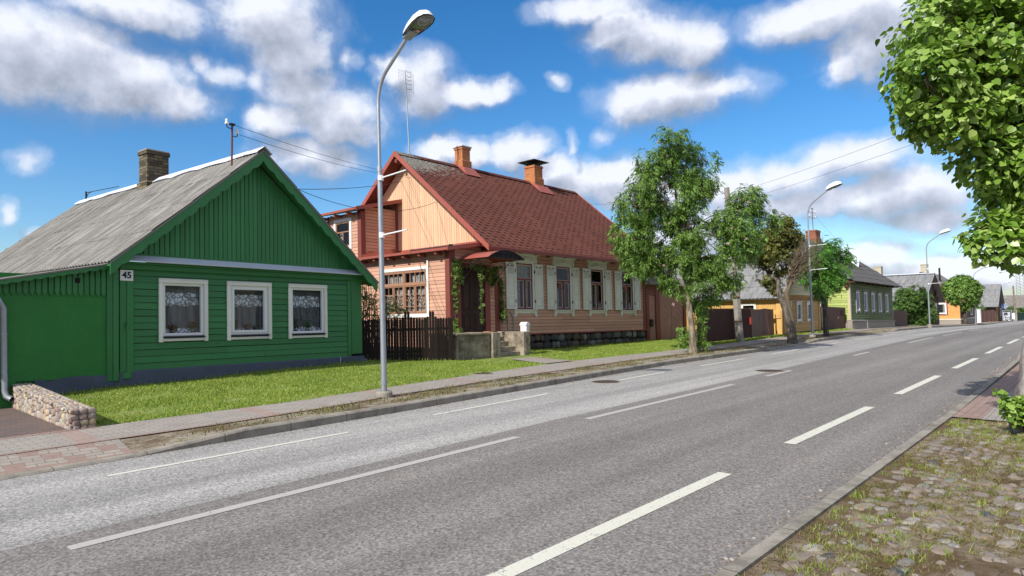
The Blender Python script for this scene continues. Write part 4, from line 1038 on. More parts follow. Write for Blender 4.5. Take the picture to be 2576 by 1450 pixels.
# stub wall of field stones
sw=thing('stone_stub_wall',(2.85,13,.1),'low field stone wall running from the pavement back to the green house','wall')
def swT(a,d,z):  # a along from front, d toward driveway
    y=11.04+a; x=stubx(y)-.02-d; return (x,y,z)
def swtop(a): return .45+.034*a
m=MB(); k=24; vs=[]
for i in range(k+1):
    a=4.0*i/k; y=11.04+a; x=stubx(y)
    vs += [(x-.02,y,dz(y)-.15),(x-.02,y,swtop(a)-.03),(x+.26,y,swtop(a)-.03),(x+.26,y,.0)]
m.add(vs,[(4*i+j,4*i+4+j,4*i+5+j,4*i+1+j) for i in range(k) for j in range(3)]+[(0,1,2,3),(4*k+3,4*k+2,4*k+1,4*k)]); m.build('core',MATS['pale_mortar'],sw,recalc=False)
m=MB(swT); rr3=random.Random(3)
a=0.0
while a<3.95:
    w=rr3.uniform(.08,.17); z=dz(11.04+a)-.03
    while z<swtop(a)-.05:
        h=rr3.uniform(.07,.16); h=min(h,swtop(a)-z+.0)
        random.seed(int(a*997+z*131)); m.blob((a+w/2,.012,z+h/2),w*.52,.04,h*.5,10,7,.68,.28); z+=h*.96
    a+=w*.94
for a in np.arange(0,3.95,.075):
    d=-.25
    while d<.02:
        w=rr3.uniform(.05,.10); random.seed(int(a*771+d*999)); m.blob((a+rr3.uniform(-.01,.02),d+w/2,swtop(a)-.03),.042,w*.5,.028,7,5,.75,.2); d+=w*.95
z=.12
while z<.42:
    h=rr3.uniform(.08,.14); d=-.27
    while d<.0:
        w=rr3.uniform(.08,.14); random.seed(int(z*771+d*999)); m.blob((-.01,d+w/2,z+h/2),.035,w*.52,h*.5,8,6,.75,.2); d+=w
    z+=h*.95
m.build('stones',MATS['field_stone'],sw,smooth=True,recalc=False)
# ================================================================== ORANGE HOUSE
O=Frame(14.45,16.0,0,-.018)
oh=thing('orange_house',O.P(6,4,.3),'salmon wooden house with red shingle roof, white shutters and two brick chimneys','house')
n_=NT('net_curtain_sun'); f_=n_.noise(16,6,.7,n_.map((1,1,.4))); n_.done(n_.ramp(f_,[(.36,(.30,.28,.24)),(.55,(.72,.69,.62)),(.7,(.85,.83,.78))]),.9,trans=.3)
Of=O.front(); Ol=O.left(); Og=O.left(1.72)
wc=[3.68,5.98,8.27,10.60]
holes=[(c-.47,c+.47,1.88,3.5) for c in wc]
m=MB(Of); siding_h(m,.22,11.92,.95,3.98,.128,holes+[(.42,1.62,.9,3.22)]); m.build('wall',MATS['orange_paint'],oh)
m=MB(Ol); siding_h(m,.0,7.1,.55,3.80,.125,[(1.12,3.55,1.72,3.2)],gap=.006,th=.022); m.build('wall',MATS['orange_paint'],oh)
m=MB(Of); m.bbox(.0,.225,-.0,.05,.6,3.80,.012); m.build('corner_board',MATS['red_brown_trim'],oh)
m=MB(Of); m.bbox(11.90,12.1,.0,.05,.9,3.95); m.build('corner_board',MATS['red_brown_trim'],oh)
m=MB(Ol); m.bbox(-.05,.17,.0,.05,.6,3.80,.012); m.build('corner_board',MATS['red_brown_trim'],oh)
m=MB(Of); m.bbox(2.45,12.12,.0,.09,.90,.955,.01); m.build('skirting',MATS['red_brown_trim'],oh)
m=MB(O.P); m.box(2.3,12.1,.02,.3,-.2,.93); m.build('plinth_core',MATS['dark_mortar'],oh)
m=MB(Of); stones(m,2.5,12.08,.12,.90,.0,.17,.40,.06,4); pl=m.build('stone_plinth',MATS['dark_field_stone'],oh,smooth=True,recalc=False)
m=MB(O.P)  # inner skin
for s0,s1 in cut(.02,12.05,[(c-.42,c+.42) for c in wc]): m.box(s0,s1,.012,.03,.6,3.95)
m.box(.02,12.05,.012,.031,.6,1.92); m.box(.02,12.05,.0125,.0305,3.46,3.97); m.box(.03,12.05,2.0,2.05,.6,3.95); m.box(12.0,12.05,.04,8.4,.3,3.95); m.box(.02,12.05,.03,2.0,3.90,3.93)
m.box(.012,.03,.03,1.16,.3,3.8); m.box(.012,.03,3.5,7.1,.3,3.8); m.box(.0125,.0305,1.1,3.6,.3,1.75); m.box(.0125,.0305,1.1,3.6,3.17,3.8); m.box(1.2,1.25,.05,7,.3,3.8); m.box(.05,12,8.35,8.4,.3,3.95)
m.build('inner_wall',MATS['interior_boards'],oh)
# pent roof above the glazed part
m=MB(O.P)
m.add([(-.34,-.30,3.80),(1.75,-.30,4.17),(1.75,4.95,4.17),(-.34,4.95,3.80),(-.34,-.30,3.775),(1.75,-.30,4.145),(1.75,4.95,4.145),(-.34,4.95,3.775)],[(0,1,2,3),(4,7,6,5),(0,4,5,1),(1,5,6,2),(2,6,7,3),(3,7,4,0)])
pr=m.build('pent_roof',MATS['red_metal'],oh)
m=MB(O.P); m.bbox(-.37,-.33,-.32,4.97,3.73,3.82,.006); 
m.add([(-.36,-.34,3.71),(1.75,-.34,4.06),(1.75,-.34,4.20),(-.36,-.34,3.835),(-.36,-.30,3.71),(1.75,-.30,4.06),(1.75,-.30,4.20),(-.36,-.30,3.835)],[(0,1,2,3),(4,7,6,5),(0,4,5,1),(1,5,6,2),(2,6,7,3),(3,7,4,0)]); m.build('fascia',MATS['red_metal'],oh)
for i in range(6):
    v=.35+i*.85; m=MB(O.P); m.bbox(-.31,.3,v-.06,v+.06,3.62,3.72,.02); m.build('rafter_tail',MATS['red_brown_trim'],oh)
# gable
RV,RZ=4.25,8.0
def og(a): return RZ-.16-(RZ-3.95)*abs(a-RV)/(RV+.7)
m=MB(Og); siding_v(m,.05,8.45,lambda a:4.22,lambda a:max(4.23,og(a)),.128,[(5.0,7.0,4,5.5)],gap=.009); m.build('gable',MATS['orange_paint_vertical'],oh)
m=MB(Og); m.prism([(.1,4.2),(RV,7.75),(8.4,4.2)],lambda p,q,d:(p,d,q),-.04,-.012); m.build('inner_gable',MATS['interior_boards'],oh)
m=MB(Og); m.bbox(.0,4.9,.0,.06,4.09,4.24,.01); m.build('gable_trim',MATS['red_metal'],oh)
# enclosed dormer over the side wing
Od=O.front(4.92)
m=MB(Od); siding_h(m,.17,1.70,4.02,5.86,.125,(),None); m.build('dormer_wall',MATS['orange_paint'],oh)
m=MB(Ol); siding_h(m,5.0,7.14,3.80,5.66,.125,[(5.62,6.62,4.30,5.42)],gap=.006); dw=m.build('dormer_wall',MATS['orange_paint'],oh)
for b_ in ((-.05,.17,4.87,5.10,3.84,5.66),(-.05,.06,7.08,7.2,3.6,5.66),(1.60,1.72,4.86,4.94,4.1,6.1)):
    m=MB(O.P); m.bbox(*b_,.012); m.build('dormer_post',MATS['red_brown_trim'],oh)
m=MB(O.P); m.box(-.0,1.7,4.96,5.0,3.9,5.7); m.box(1.0,1.05,5.0,7.1,3.9,5.7); m.box(.02,1.7,7.02,7.08,3.0,5.7); m.build('inner_wall',MATS['interior_boards'],oh)
m=MB(O.P); m.add([(-.42,4.60,5.72),(1.95,4.60,6.32),(1.95,7.75,6.32),(-.42,7.75,5.72),(-.42,4.60,5.64),(1.95,4.60,6.24),(1.95,7.75,6.24),(-.42,7.75,5.64)],[(0,1,2,3),(4,7,6,5),(0,4,5,1),(1,5,6,2),(2,6,7,3),(3,7,4,0)]); m.build('dormer_roof',MATS['red_metal'],oh)
m=MB(O.P); m.add([(-.44,4.57,5.60),(1.95,4.57,6.20),(1.95,4.57,6.345),(-.44,4.57,5.745),(-.44,4.60,5.60),(1.95,4.60,6.20),(1.95,4.60,6.345),(-.44,4.60,5.745)],[(0,1,2,3),(4,7,6,5),(0,4,5,1),(1,5,6,2),(2,6,7,3),(3,7,4,0)])
m.bbox(-.45,-.42,4.57,7.78,5.64,5.73,.005)
for v in (5.35,6.2,7.2): m.bbox(-.36,.0,v-.05,v+.05,5.53,5.63,.012)
m.build('dormer_fascia',MATS['red_metal'],oh)
m=MB(Od); m.add([(.0,.0,3.90),(1.72,.0,4.20),(1.72,.0,4.36),(.0,.0,4.06),(.0,.08,3.88),(1.72,.08,4.18),(1.72,.035,4.34),(.0,.035,4.04)],[(0,3,2,1),(4,5,6,7),(0,1,5,4),(1,2,6,5),(2,3,7,6),(3,0,4,7)]); m.build('dormer_flashing',MATS['red_metal'],oh)
m=MB(Ol); ring(m,5.50,6.72,4.25,5.48,.13,.02,.06); wd=m.build('window',MATS['white_trim'],oh)
m=MB(Ol); ring(m,5.63,6.59,4.38,5.35,.06,-.02,.04); m.bbox(5.69,6.53,-.02,.035,4.93,4.98); m.bbox(6.09,6.13,-.02,.032,4.44,4.93); m.build('frame',MATS['brown_window_wood'],wd)
quad('pane',Ol,wd,5.65,6.57,4.40,5.33,.0,'window_glass'); curtain(Ol,wd,5.66,5.95,4.42,4.95,-.12,'curtain_cloth'); curtain(Ol,wd,6.3,6.56,4.42,4.95,-.12,'curtain_cloth')
# main roof
E0,E1=1.12,12.62
roof_plane('roof',O,MATS['red_shingle_roof'],oh,(E0,-.74,3.93),(E1,-.74,3.93),(E0,RV,RZ),(E1,RV,RZ),0,.3,.05,1)
roof_plane('roof',O,MATS['red_shingle_roof'],oh,(E0,9.24,3.93),(E1,9.24,3.93),(E0,RV,RZ),(E1,RV,RZ),0,.3,.05,1)
m=MB(O.P); rr=random.Random(9); vs=[]; n=34
for i in range(n+1):
    u=E0+(E1-E0)*i/n; w=.2; vs += [(u,RV,RZ+.045),(u,RV-w,RZ+.045-w*.80),(u,RV+w,RZ+.045-w*.80)]
m.add(vs,[(3*i,3*i+3,3*i+4,3*i+1) for i in range(n)]+[(3*i,3*i+2,3*i+5,3*i+3) for i in range(n)],0,[(i*.3,5.9+(i%3)*.1) for i in range(3*(n+1))]); m.build('ridge_cap',MATS['red_shingle_roof'],oh,recalc=False)
for sg,vE in ((-1,-.76),(1,9.26)):
    for uE,dd in ((E0-.03,1),(E1+.0,1)):
        m=MB(O.P); n=2
        m.strip([(vE+(RV-vE)*i/n,3.96+(RZ+.05-3.96)*i/n) for i in range(n+1)],[(vE+(RV-vE)*i/n,3.76+(RZ-.17-3.76)*i/n) for i in range(n+1)],lambda p,q,d:(d,p,q),uE,uE+.035); m.build('barge_board',MATS['red_metal'],oh)
m=MB(O.P); m.bbox(1.12,12.6,-.76,-.73,3.80,3.925,.005); m.bbox(1.2,12.55,-.70,-.02,3.96,3.98,.003); m.build('eave_board',MATS['red_brown_trim'],oh)
for i in range(13):
    u=1.5+i*.88; m=MB(O.P); m.bbox(u-.05,u+.05,-.68,.0,3.86,3.96,.01); m.build('rafter_tail',MATS['dark_door_wood'],oh)
m=MB(O.P); 
for v in (RV,): m.bbox(1.16,1.72,v-.07,v+.07,RZ-.42,RZ-.28,.01)
m.build('ridge_beam',MATS['red_brown_trim'],oh)
c1=chimney(oh,O,4.52,4.98,4.05,4.52,7.4,8.82,'orange_brick','metal',.05,8.25)
c2=chimney(oh,O,9.12,9.72,3.97,4.60,7.4,8.80,'orange_brick','hood',.05,8.2)
for (u0,u1,v0) in ((4.3,5.2,3.6),(8.9,9.95,3.45)):
    m=MB(O.P); z=lambda v:RZ-(RV-v)*(RZ-3.93)/(RV+.74)+.06
    m.add([(u0,v0,z(v0)),(u1,v0,z(v0)),(u1,4.2,z(4.2)),(u0,4.2,z(4.2)),(u0+.15,v0+.3,z(v0+.3)+.14),(u1-.15,v0+.3,z(v0+.3)+.14)],[(0,1,5,4),(1,2,5),(0,4,3)]); m.build('chimney_flashing',MATS['red_metal'],oh)
# windows with shutters
def panelled(m,w,h,t):
    """shutter leaf in local a 0..w, z 0..h, thickness t"""
    f=.075
    m.bbox(0,w,0,t,0,f,.006); m.bbox(0,w,0,t,h-f,h,.006); m.bbox(0,f,0,t,f,h-f,.006); m.bbox(w-f,w,0,t,f,h-f,.006)
    for z0,z1 in ((.0+f,.52),(.52,.62),(.62,1.30)): pass
    m.bbox(f,w-f,0,t,.44,.52,.006); m.bbox(f,w-f,0,t,1.20,1.28,.006)
    for z0,z1 in ((f,.44),(.52,1.20)):
        m.bbox(f,w-f,.004,t-.018,z0,z1,.004); m.bbox(f+.045,w-f-.045,.004,t-.002,z0+.05,z1-.05,.012)
for k,c in enumerate(wc):
    m=MB(Of); z0,z1=1.85,3.53
    m.bbox(c-.53,c-.44,.0,.06,z0,z1+.07); m.bbox(c+.44,c+.53,.0,.06,z0,z1+.07); m.bbox(c-.53,c+.53,.0,.058,z1-.0,z1+.07)
    W=m.build('window',MATS['grey_shutter'],oh); W['label']='%s window from the canopy, between open shutters'%('first','second','third','fourth')[k]
    m=MB(Of); ring(m,c-.44,c+.44,z0,z1,.055,-.05,.035); m.bbox(c-.385,c+.385,-.05,.05,2.905,2.985,.012); m.bbox(c-.035,c+.035,-.05,.045,z0+.05,2.905,.008); m.tube([(c,.055,z0+.06),(c,.055,2.9)],.018,8)
    if k in (1,3): m.bbox(c-.385,c-.03,-.04,.03,2.66,2.70,.004); m.bbox(c-.30,c-.12,-.03,.036,2.72,2.88,.004)
    m.build('frame',MATS['red_brown_trim'],W)
    m=MB(Of)
    for a0,a1,b0,b1 in ((c-.385,c-.035,z0+.055,2.905),(c+.035,c+.385,z0+.055,2.905),(c-.385,c+.385,2.985,z1-.055)): ring(m,a0,a1,b0,b1,.016,-.02,.012,.002)
    m.build('glazing_bead',MATS['white_trim'],W)
    quad('pane',Of,W,c-.39,c+.39,z0+.05,z1-.05,-.005,'window_glass')
    if k==0:
        curtain(Of,W,c-.40,c+.40,2.98,3.5,-.10,'curtain_cloth'); curtain(Of,W,c-.40,c-.10,1.9,2.95,-.12,'curtain_cloth'); curtain(Of,W,c+.02,c+.36,1.9,2.95,-.12,'curtain_cloth')
    else:
        curtain(Of,W,c-.30+.05*k,c-.03,1.9,2.93,-.16,'grey_net_curtain'); curtain(Of,W,c+.08,c+.38,1.9,2.93,-.16,'grey_net_curtain')
    # carved head
    m=MB(Of); m.bbox(c-.60,c+.60,.0,.075,3.60,3.80,.008); m.bbox(c-.66,c+.66,.0,.13,3.80,3.845,.01); m.bbox(c-.73,c+.73,.0,.19,3.845,3.90,.012)
    for s in (-1,1):
        m.prism([(c+s*.60,3.615),(c+s*.04,3.79),(c+s*.0,3.79),(c+s*.52,3.615)],lambda p,q,d:(p,d,q),.07,.105)
        m.prism([(c+s*.44,3.60),(c+s*.04,3.73),(c,3.73),(c+s*.38,3.60)],lambda p,q,d:(p,d,q),.07,.095)
        m.bbox(c+s*.60-.05,c+s*.60+.05,.0,.11,3.56,3.80,.01)
    m.prism([(c-.13,3.665),(c,3.62),(c+.13,3.665),(c,3.71)],lambda p,q,d:(p,d,q),.07,.11)
    m.build('head_board',MATS['grey_shutter'],W)
    # sill with sawn apron
    m=MB(Of); m.bbox(c-.62,c+.62,.0,.12,1.79,1.835,.01)
    pts=[]; N=48
    for i in range(N+1):
        t=-1+2*i/N; x=.50*t; z=.075+.030*abs(math.sin(t*math.pi*1.5))**.6*(1 if abs(t)<.9 else .3)+ (.02 if abs(t)<.12 else 0)
        pts.append((c+x,1.79-z))
    m.strip([(p[0],1.795) for p in pts],pts,lambda p,q,d:(p,d,q),.02,.055)
    for s in (-1,1):
        m.prism([(c+s*.62,1.79),(c+s*.50,1.79),(c+s*.49,1.66),(c+s*.53,1.60),(c+s*.57,1.56),(c+s*.63,1.58),(c+s*.63,1.63),(c+s*.60,1.67)],lambda p,q,d:(p,d,q),.0,.08)
    m.build('sill',MATS['grey_shutter'],W)
    for side,ang in ((-1,R(1.5)),(1,R(2))):
        w,h,t=(.50 if side<0 else .455),1.70,.045
        hinge=c+side*.545
        def ST(a,d,z,side=side,ang=ang,hinge=hinge):
            x=a*math.cos(ang)-d*math.sin(ang)*1; y=a*math.sin(ang)+d*math.cos(ang)
            return Of(hinge+side*x,.035+y,1.84+z)
        m=MB(ST); panelled(m,w,h,t); 
        m.prism([(.075,1.625),(w/2,1.56),(w-.075,1.625)],lambda p,q,d:(p,d,q),.004,t-.006)
        for i in range(9):
            a=.075+(w-.15)*(i+.5)/9; m.bbox(a-.012,a+.012,.012,t-.01,1.28,1.545,.003)
        m.bbox(.075,w-.075,.01,t-.008,1.545,1.56,.002)
        s=m.build('shutter',MATS['grey_shutter'],oh); s['label']='shutter %s the %s window from the canopy'%('left of' if side<0 else 'right of',('first','second','third','fourth')[k])
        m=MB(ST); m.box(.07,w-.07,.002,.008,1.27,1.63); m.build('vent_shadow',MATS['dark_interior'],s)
        m=MB(ST)
        for z in (.3,1.4): m.bbox(-.02,.02,t*.3,t+.006,z-.06,z+.06,.003)
        m.build('hinge',MATS['dark_iron'],s)
# side wing window
m=MB(Ol); ring(m,1.0,3.66,1.57,3.32,.11,.03,.065,.008,.13); m.bbox(.99,1.07,.03,.07,3.3,3.50); W=m.build('window',MATS['white_trim'],oh); W['label']='large brown side window with diamond glazing bars'
m=MB(Ol)
ring(m,1.11,3.55,1.70,3.21,.04,.0,.05)
for a0,a1 in ((1.15,2.30),(2.36,3.51)):
    ring(m,a0,a1,2.74,3.17,.05,-.01,.055); ring(m,a0,(a0+a1)/2-.01,1.74,2.69,.05,-.01,.055); ring(m,(a0+a1)/2+.01,a1,1.74,2.69,.05,-.01,.055)
m.bbox(2.28,2.38,.0,.07,1.70,3.21); m.bbox(1.11,3.55,.0,.068,2.68,2.75)
m.build('frame',MATS['brown_window_wood'],W)
m=MB(Ol)
for a0,a1 in ((1.15,2.30),(2.36,3.51)):
    for i in (1,2,3): x=a0+.05+(a1-a0-.1)*i/4; m.bbox(x-.012,x+.012,-.005,.045,2.79,3.12,.003)
    for b0,b1 in ((a0+.05,(a0+a1)/2-.06),((a0+a1)/2+.06,a1-.05)):
        bc=(b0+b1)/2
        m.bbox(bc-.011,bc+.011,-.005,.042,2.38,2.64,.003); m.bbox(bc-.011,bc+.011,-.005,.042,1.79,1.95,.003); m.bbox(b0,b1,-.005,.040,2.37,2.393,.003); m.bbox(b0,b1,-.005,.040,1.95,1.973,.003)
        hw=(b1-b0)/2*.62; zc=2.17; hz=.15
        for sx in (-1,1):
            for sz in (-1,1):
                dx,dz_=hw,hz; 
                m.prism([(bc+sx*0,zc+sz*dz_-.014),(bc+sx*0,zc+sz*dz_+.014),(bc+sx*dx,zc+.014*sz),(bc+sx*dx,zc-.014*sz)] ,lambda p,q,d:(p,d,q),-.003,.038)
            m.bbox(min(bc+sx*hw,bc+sx*(b1-b0)/2),max(bc+sx*hw,bc+sx*(b1-b0)/2),-.005,.036,zc-.012,zc+.012,.003)
m.build('glazing_bars',MATS['brown_window_wood'],W)
quad('pane',Ol,W,1.16,3.5,1.75,3.16,.0,'window_glass')
for a0,a1,b0,b1 in ((1.2,2.15,2.75,3.08),(2.42,3.4,2.75,3.08),(1.2,1.68,1.76,2.62),(1.80,2.25,1.76,2.55),(2.4,2.9,1.76,2.6),(3.05,3.5,1.76,2.4)): curtain(Ol,W,a0,a1,b0,b1,-.07,'net_curtain_sun',.02)
# door
m=MB(Of); m.bbox(.24,.45,.0,.06,1.04,3.24); m.bbox(1.60,1.84,.0,.06,1.04,3.24); m.bbox(.24,1.84,.0,.065,3.22,3.36); m.build('door_frame',MATS['red_brown_trim'],oh)
m=MB(Of); m.bbox(.45,1.02,-.05,.0,1.04,3.22); m.bbox(1.03,1.60,-.05,.0,1.04,3.22)
for a0 in (.53,1.11):
    for z0,z1 in ((1.12,1.68),(1.80,2.78),(2.88,3.14)): ring(m,a0,a0+.40,z0,z1,.03,-.01,.025); m.bbox(a0+.09,a0+.31,-.01,.02,z0+.09,z1-.09,.015)
D=m.build('door',MATS['dark_door_wood'],oh)
m=MB(Of); m.tube([(1.08,.02,2.0),(1.08,.07,2.0),(1.18,.075,2.0)],.012,8); m.build('handle',MATS['dark_iron'],D)
m=MB(Of); m.bbox(2.09,2.33,.0,.05,1.04,3.2); m.build('pilaster',MATS['red_brown_trim'],oh)
m=MB(Of); m.tube([(2.72,.045,.95),(2.72,.045,1.62)],.022,8); m.tube([(3.02,.045,.95),(3.02,.045,1.5),(2.95,.05,1.62),(2.85,.05,1.75)],.022,8); m.build('conduit',MATS['galvanised_steel'],oh,smooth=True)
# canopy
cn=MB(O.P); uc,hw,rise=1.205,.845,.26; n=18
def arch(t): return (uc+hw*t, 3.47+rise*(1-t*t))
vs=[]
for i in range(n+1):
    a,z=arch(-1+2*i/n); vs += [(a,0,z),(a,-1.46,z),(a,0,z-.012),(a,-1.46,z-.012)]
fs=[]
for i in range(n): b=4*i; fs += [(b,b+1,b+5,b+4),(b+2,b+6,b+7,b+3),(b+1,b+3,b+7,b+5)]
cn.add(vs,fs); can=cn.build('canopy',MATS['red_metal'],oh,smooth=True)
m=MB(O.P)
m.strip([arch(-1+2*i/n) for i in range(n+1)],[(arch(-1+2*i/n)[0],3.445) for i in range(n+1)],lambda p,q,d:(p,d,q),-1.452,-1.446)
m.build('canopy_end',MATS['dark_iron'],can)
def scroll(m,c,r,turns,ax1,ax2,a0=0.,rt=.008,flip=1):
    pts=[]; N=int(18*turns)
    for i in range(N+1):
        t=i/N; a=a0+flip*t*turns*2*math.pi; q=r*(1-.82*t); pts.append(Vector(c)+Vector(ax1)*(q*math.cos(a))+Vector(ax2)*(q*math.sin(a)))
    m.tube([tuple(p) for p in pts],rt,5)
Y_,Z_=(0,-1,0),(0,0,1)
for uu in (.45,1.93):
    m=MB(O.P); m.tube([(uu,-.0,2.55),(uu,-.02,2.62),(uu,-.93,3.44)],.012,6); m.tube([(uu,-.015,2.4),(uu,-.015,3.46)],.012,6); m.tube([(uu,0,3.455),(uu,-1.44,3.455)],.012,6)
    scroll(m,(uu,-.28,3.22),.19,1.6,Y_,Z_,1.0); scroll(m,(uu,-.62,3.30),.12,1.5,Y_,Z_,2.5,.008,-1); scroll(m,(uu,-.16,2.86),.12,1.5,Y_,Z_,0); scroll(m,(uu,-1.02,3.34),.09,1.4,Y_,Z_,1.5); scroll(m,(uu,-1.25,3.36),.06,1.3,Y_,Z_,1.5,.007,-1); scroll(m,(uu,-.10,2.66),.07,1.3,Y_,Z_,0)
    m.build('bracket',MATS['dark_iron'],can)
m=MB(O.P)
for a in (.55,.75,.95,1.2,1.45,1.65,1.85): scroll(m,(a,-1.47,3.50+.10*(1-((a-uc)/hw)**2)),.075,1.5,(1,0,0),Z_,a*3,.007,1 if a<uc else -1)
m.tube([arch(-1+2*i/n)[:1]+(-1.47,)+arch(-1+2*i/n)[1:] for i in range(n+1)],.01,5); m.tube([(.36,-1.47,3.455),(2.05,-1.47,3.455)],.012,5); m.build('fretwork',MATS['dark_iron'],can)
# porch and steps
po=thing('porch_steps',O.P(.8,-.7,.1),'weathered concrete porch with five worn steps below the red canopy','steps')
m=MB(O.P); m.bbox(-.87,.60,-1.22,.0,-.1,1.00,.02); m.bbox(-.93,.66,-1.28,.0,.99,1.055,.012); m.bbox(.60,2.09,-.10,.0,-.1,1.05)
ring(m,-.75,.50,.35,.86,.03,0,0) if 0 else None
m.build('landing',MATS['weathered_concrete'],po)
m=MB(O.front(-1.22)); ring(m,-.74,.50,.30,.84,.025,-.01,.018); m.build('moulding',MATS['weathered_concrete'],po)
m=MB(O.P); m.bbox(.60,.95,-1.34,-.98,-.1,1.06,.015); m.bbox(.60,.80,-.98,.0,-.1,1.06,.02); lp=m.build('pier',MATS['weathered_concrete'],po)
m=MB(O.front(-1.34)); ring(m,.68,.88,.35,.85,.02,-.01,.012); m.build('moulding',MATS['weathered_concrete'],lp)
m=MB(O.P); m.bbox(2.09,2.43,-1.34,-1.0,-.1,1.06,.015); m.bbox(2.09,2.38,-1.0,.0,-.1,1.058,.02); rp=m.build('pier',MATS['weathered_concrete'],po)
m=MB(O.front(-1.34)); ring(m,2.17,2.35,.35,.85,.02,-.01,.012); m.build('moulding',MATS['weathered_concrete'],rp)
for i,(v,z) in enumerate([(-.33,.89),(-.63,.73),(-.96,.56),(-1.16,.40)]):
    m=MB(O.P); m.bbox(.94 if i<3 else .96,2.10,v,-.05 if i==0 else v+.40,z-.165,z,.018); m.build('step',MATS['weathered_concrete'],po)
m=MB(O.P); m.bbox(.80,2.75,-1.78,-1.36,.05,.215,.02); m.build('step',MATS['weathered_concrete'],po)
m=MB(O.P); m.bbox(.66,.92,-1.1,-.85,1.06,1.09,.01); o=m.build('brick',MATS['orange_brick']); tag(o,'loose flat brick lying on the left porch pier','brick')
mc=thing('meter_cabinet',O.P(2.56,-1.0,.2),'white electricity meter cabinet with rounded top beside the right porch pier','meter cabinet')
m=MB(O.P); m.bbox(2.455,2.66,-1.12,-.86,.05,1.27,.012); m.build('box',MATS['white_plastic'],mc)
m=MB(O.P); n=10; m.strip([(2.44+.235*i/n,1.27+.11*math.sin(math.pi*i/n)**.7) for i in range(n+1)],[(2.44+.235*i/n,1.265) for i in range(n+1)],lambda p,q,d:(p,d,q),-1.14,-.84); m.build('lid',MATS['white_enamel'],mc)
m=MB(O.P); m.bbox(2.48,2.635,-1.135,-1.12,.85,1.24,.003); m.build('door',MATS['grey_shutter'],mc)
# gates beside the orange house
gt=thing('yard_gate',O.P(14,0,.2),'tall pink-brown plank gate with diamond pattern and small wicket door','gate')
m=MB(Of); m.bbox(12.14,12.40,-.1,.06,.25,2.92,.01); m.bbox(13.02,13.40,-.1,.05,.25,2.92,.01); m.bbox(15.72,15.98,-.1,.06,.15,2.92,.01); m.bbox(12.14,15.98,-.1,.055,2.88,3.05,.01); m.bbox(12.40,13.02,-.08,.03,2.54,2.88); m.build('post',MATS['red_brown_trim'],gt)
m_paint('gate_wood',(.46,.25,.19),.7,.9,1.1,.72,(.25,.14,.11))
def diamond_leaf(a0,a1,z0,z1,ncell,name):
    m=MB(Of); m.box(a0,a1,-.05,-.03,z0,z1)
    ch=(z1-z0)/ncell; cw=(a1-a0)
    for c in range(ncell):
        zc=z0+ch*(c+.5); ac=(a0+a1)/2
        K=6
        for sx in (-1,1):
            for sz in (-1,1):
                for k in range(K):
                    # plank band between two parallel diagonals, clipped to the quarter cell
                    t0,t1=(k+.09)/K*2,(k+.91)/K*2   # |x|/w+|z|/h between t0..t1
                    def clip(t):
                        pts=[]
                        if t<=1: return [(t,0),(0,t)]
                        return [(1,t-1),(t-1,1)]
                    p=clip(t0); q=clip(t1)
                    poly=[p[0],q[0],q[1],p[1]]
                    if t0<1<t1: poly=[p[0],(1,0),q[0],q[1],(0,1),p[1]]
                    P_=[(ac+sx*x*cw/2,zc+sz*z*ch/2) for x,z in poly]
                    m.prism(P_,lambda p,q,d:(p,d,q),-.035,-.012+random.uniform(-.003,.003))
    ring(m,a0,a1,z0,z1,.05,-.04,.0)
    return m.build(name,MATS['gate_wood'],gt)
wd_=diamond_leaf(12.42,13.0,.32,2.52,3,'wicket_door'); diamond_leaf(13.42,14.54,.28,2.86,3,'gate_leaf'); diamond_leaf(14.57,15.70,.24,2.86,3,'gate_leaf')
m=MB(Of); m.tube([(12.97,-.01,1.2),(12.97,.05,1.22),(12.97,.05,1.36),(12.97,.0,1.38)],.012,6); m.build('handle',MATS['dark_iron'],wd_)
m=MB(Of); m.bbox(12.43,12.66,.0,.11,1.08,1.42,.01); lb=m.build('letterbox',MATS['dark_iron'],gt); m=MB(Of); m.bbox(12.46,12.63,.11,.115,1.34,1.355,.001); m.build('slot',MATS['dark_interior'],lb)
roof_plane('roof',O,MATS['brown_grey_roof'],gt,(11.85,-.42,3.05),(16.35,-.42,3.05),(11.85,.25,3.48),(16.35,.25,3.48),0,.3,.05,2)
# shed behind the gate
sh=thing('garden_shed',O.P(17.4,5,.2),'ochre boarded shed gable with dark tiled roof behind the plank gate','shed')
Sf=O.front(3.2)
m=MB(Sf); siding_v(m,14.3,20.5,lambda a:.2,lambda a:max(.3,4.75-abs(a-17.4)*.62),.15); m_paint('ochre_paint',(.42,.25,.06),.7,.9,1.1,axis='v'); m.build('wall',MATS['ochre_paint'],sh)
roof_plane('roof',O,MATS['brown_grey_roof'],sh,(13.7,2.9,2.60),(13.7,9,2.60),(17.4,2.9,4.95),(17.4,9,4.95),0,.3,.06,2); roof_plane('roof',O,MATS['brown_grey_roof'],sh,(21.1,2.9,2.60),(21.1,9,2.60),(17.4,2.9,4.95),(17.4,9,4.95),0,.3,.06,2)
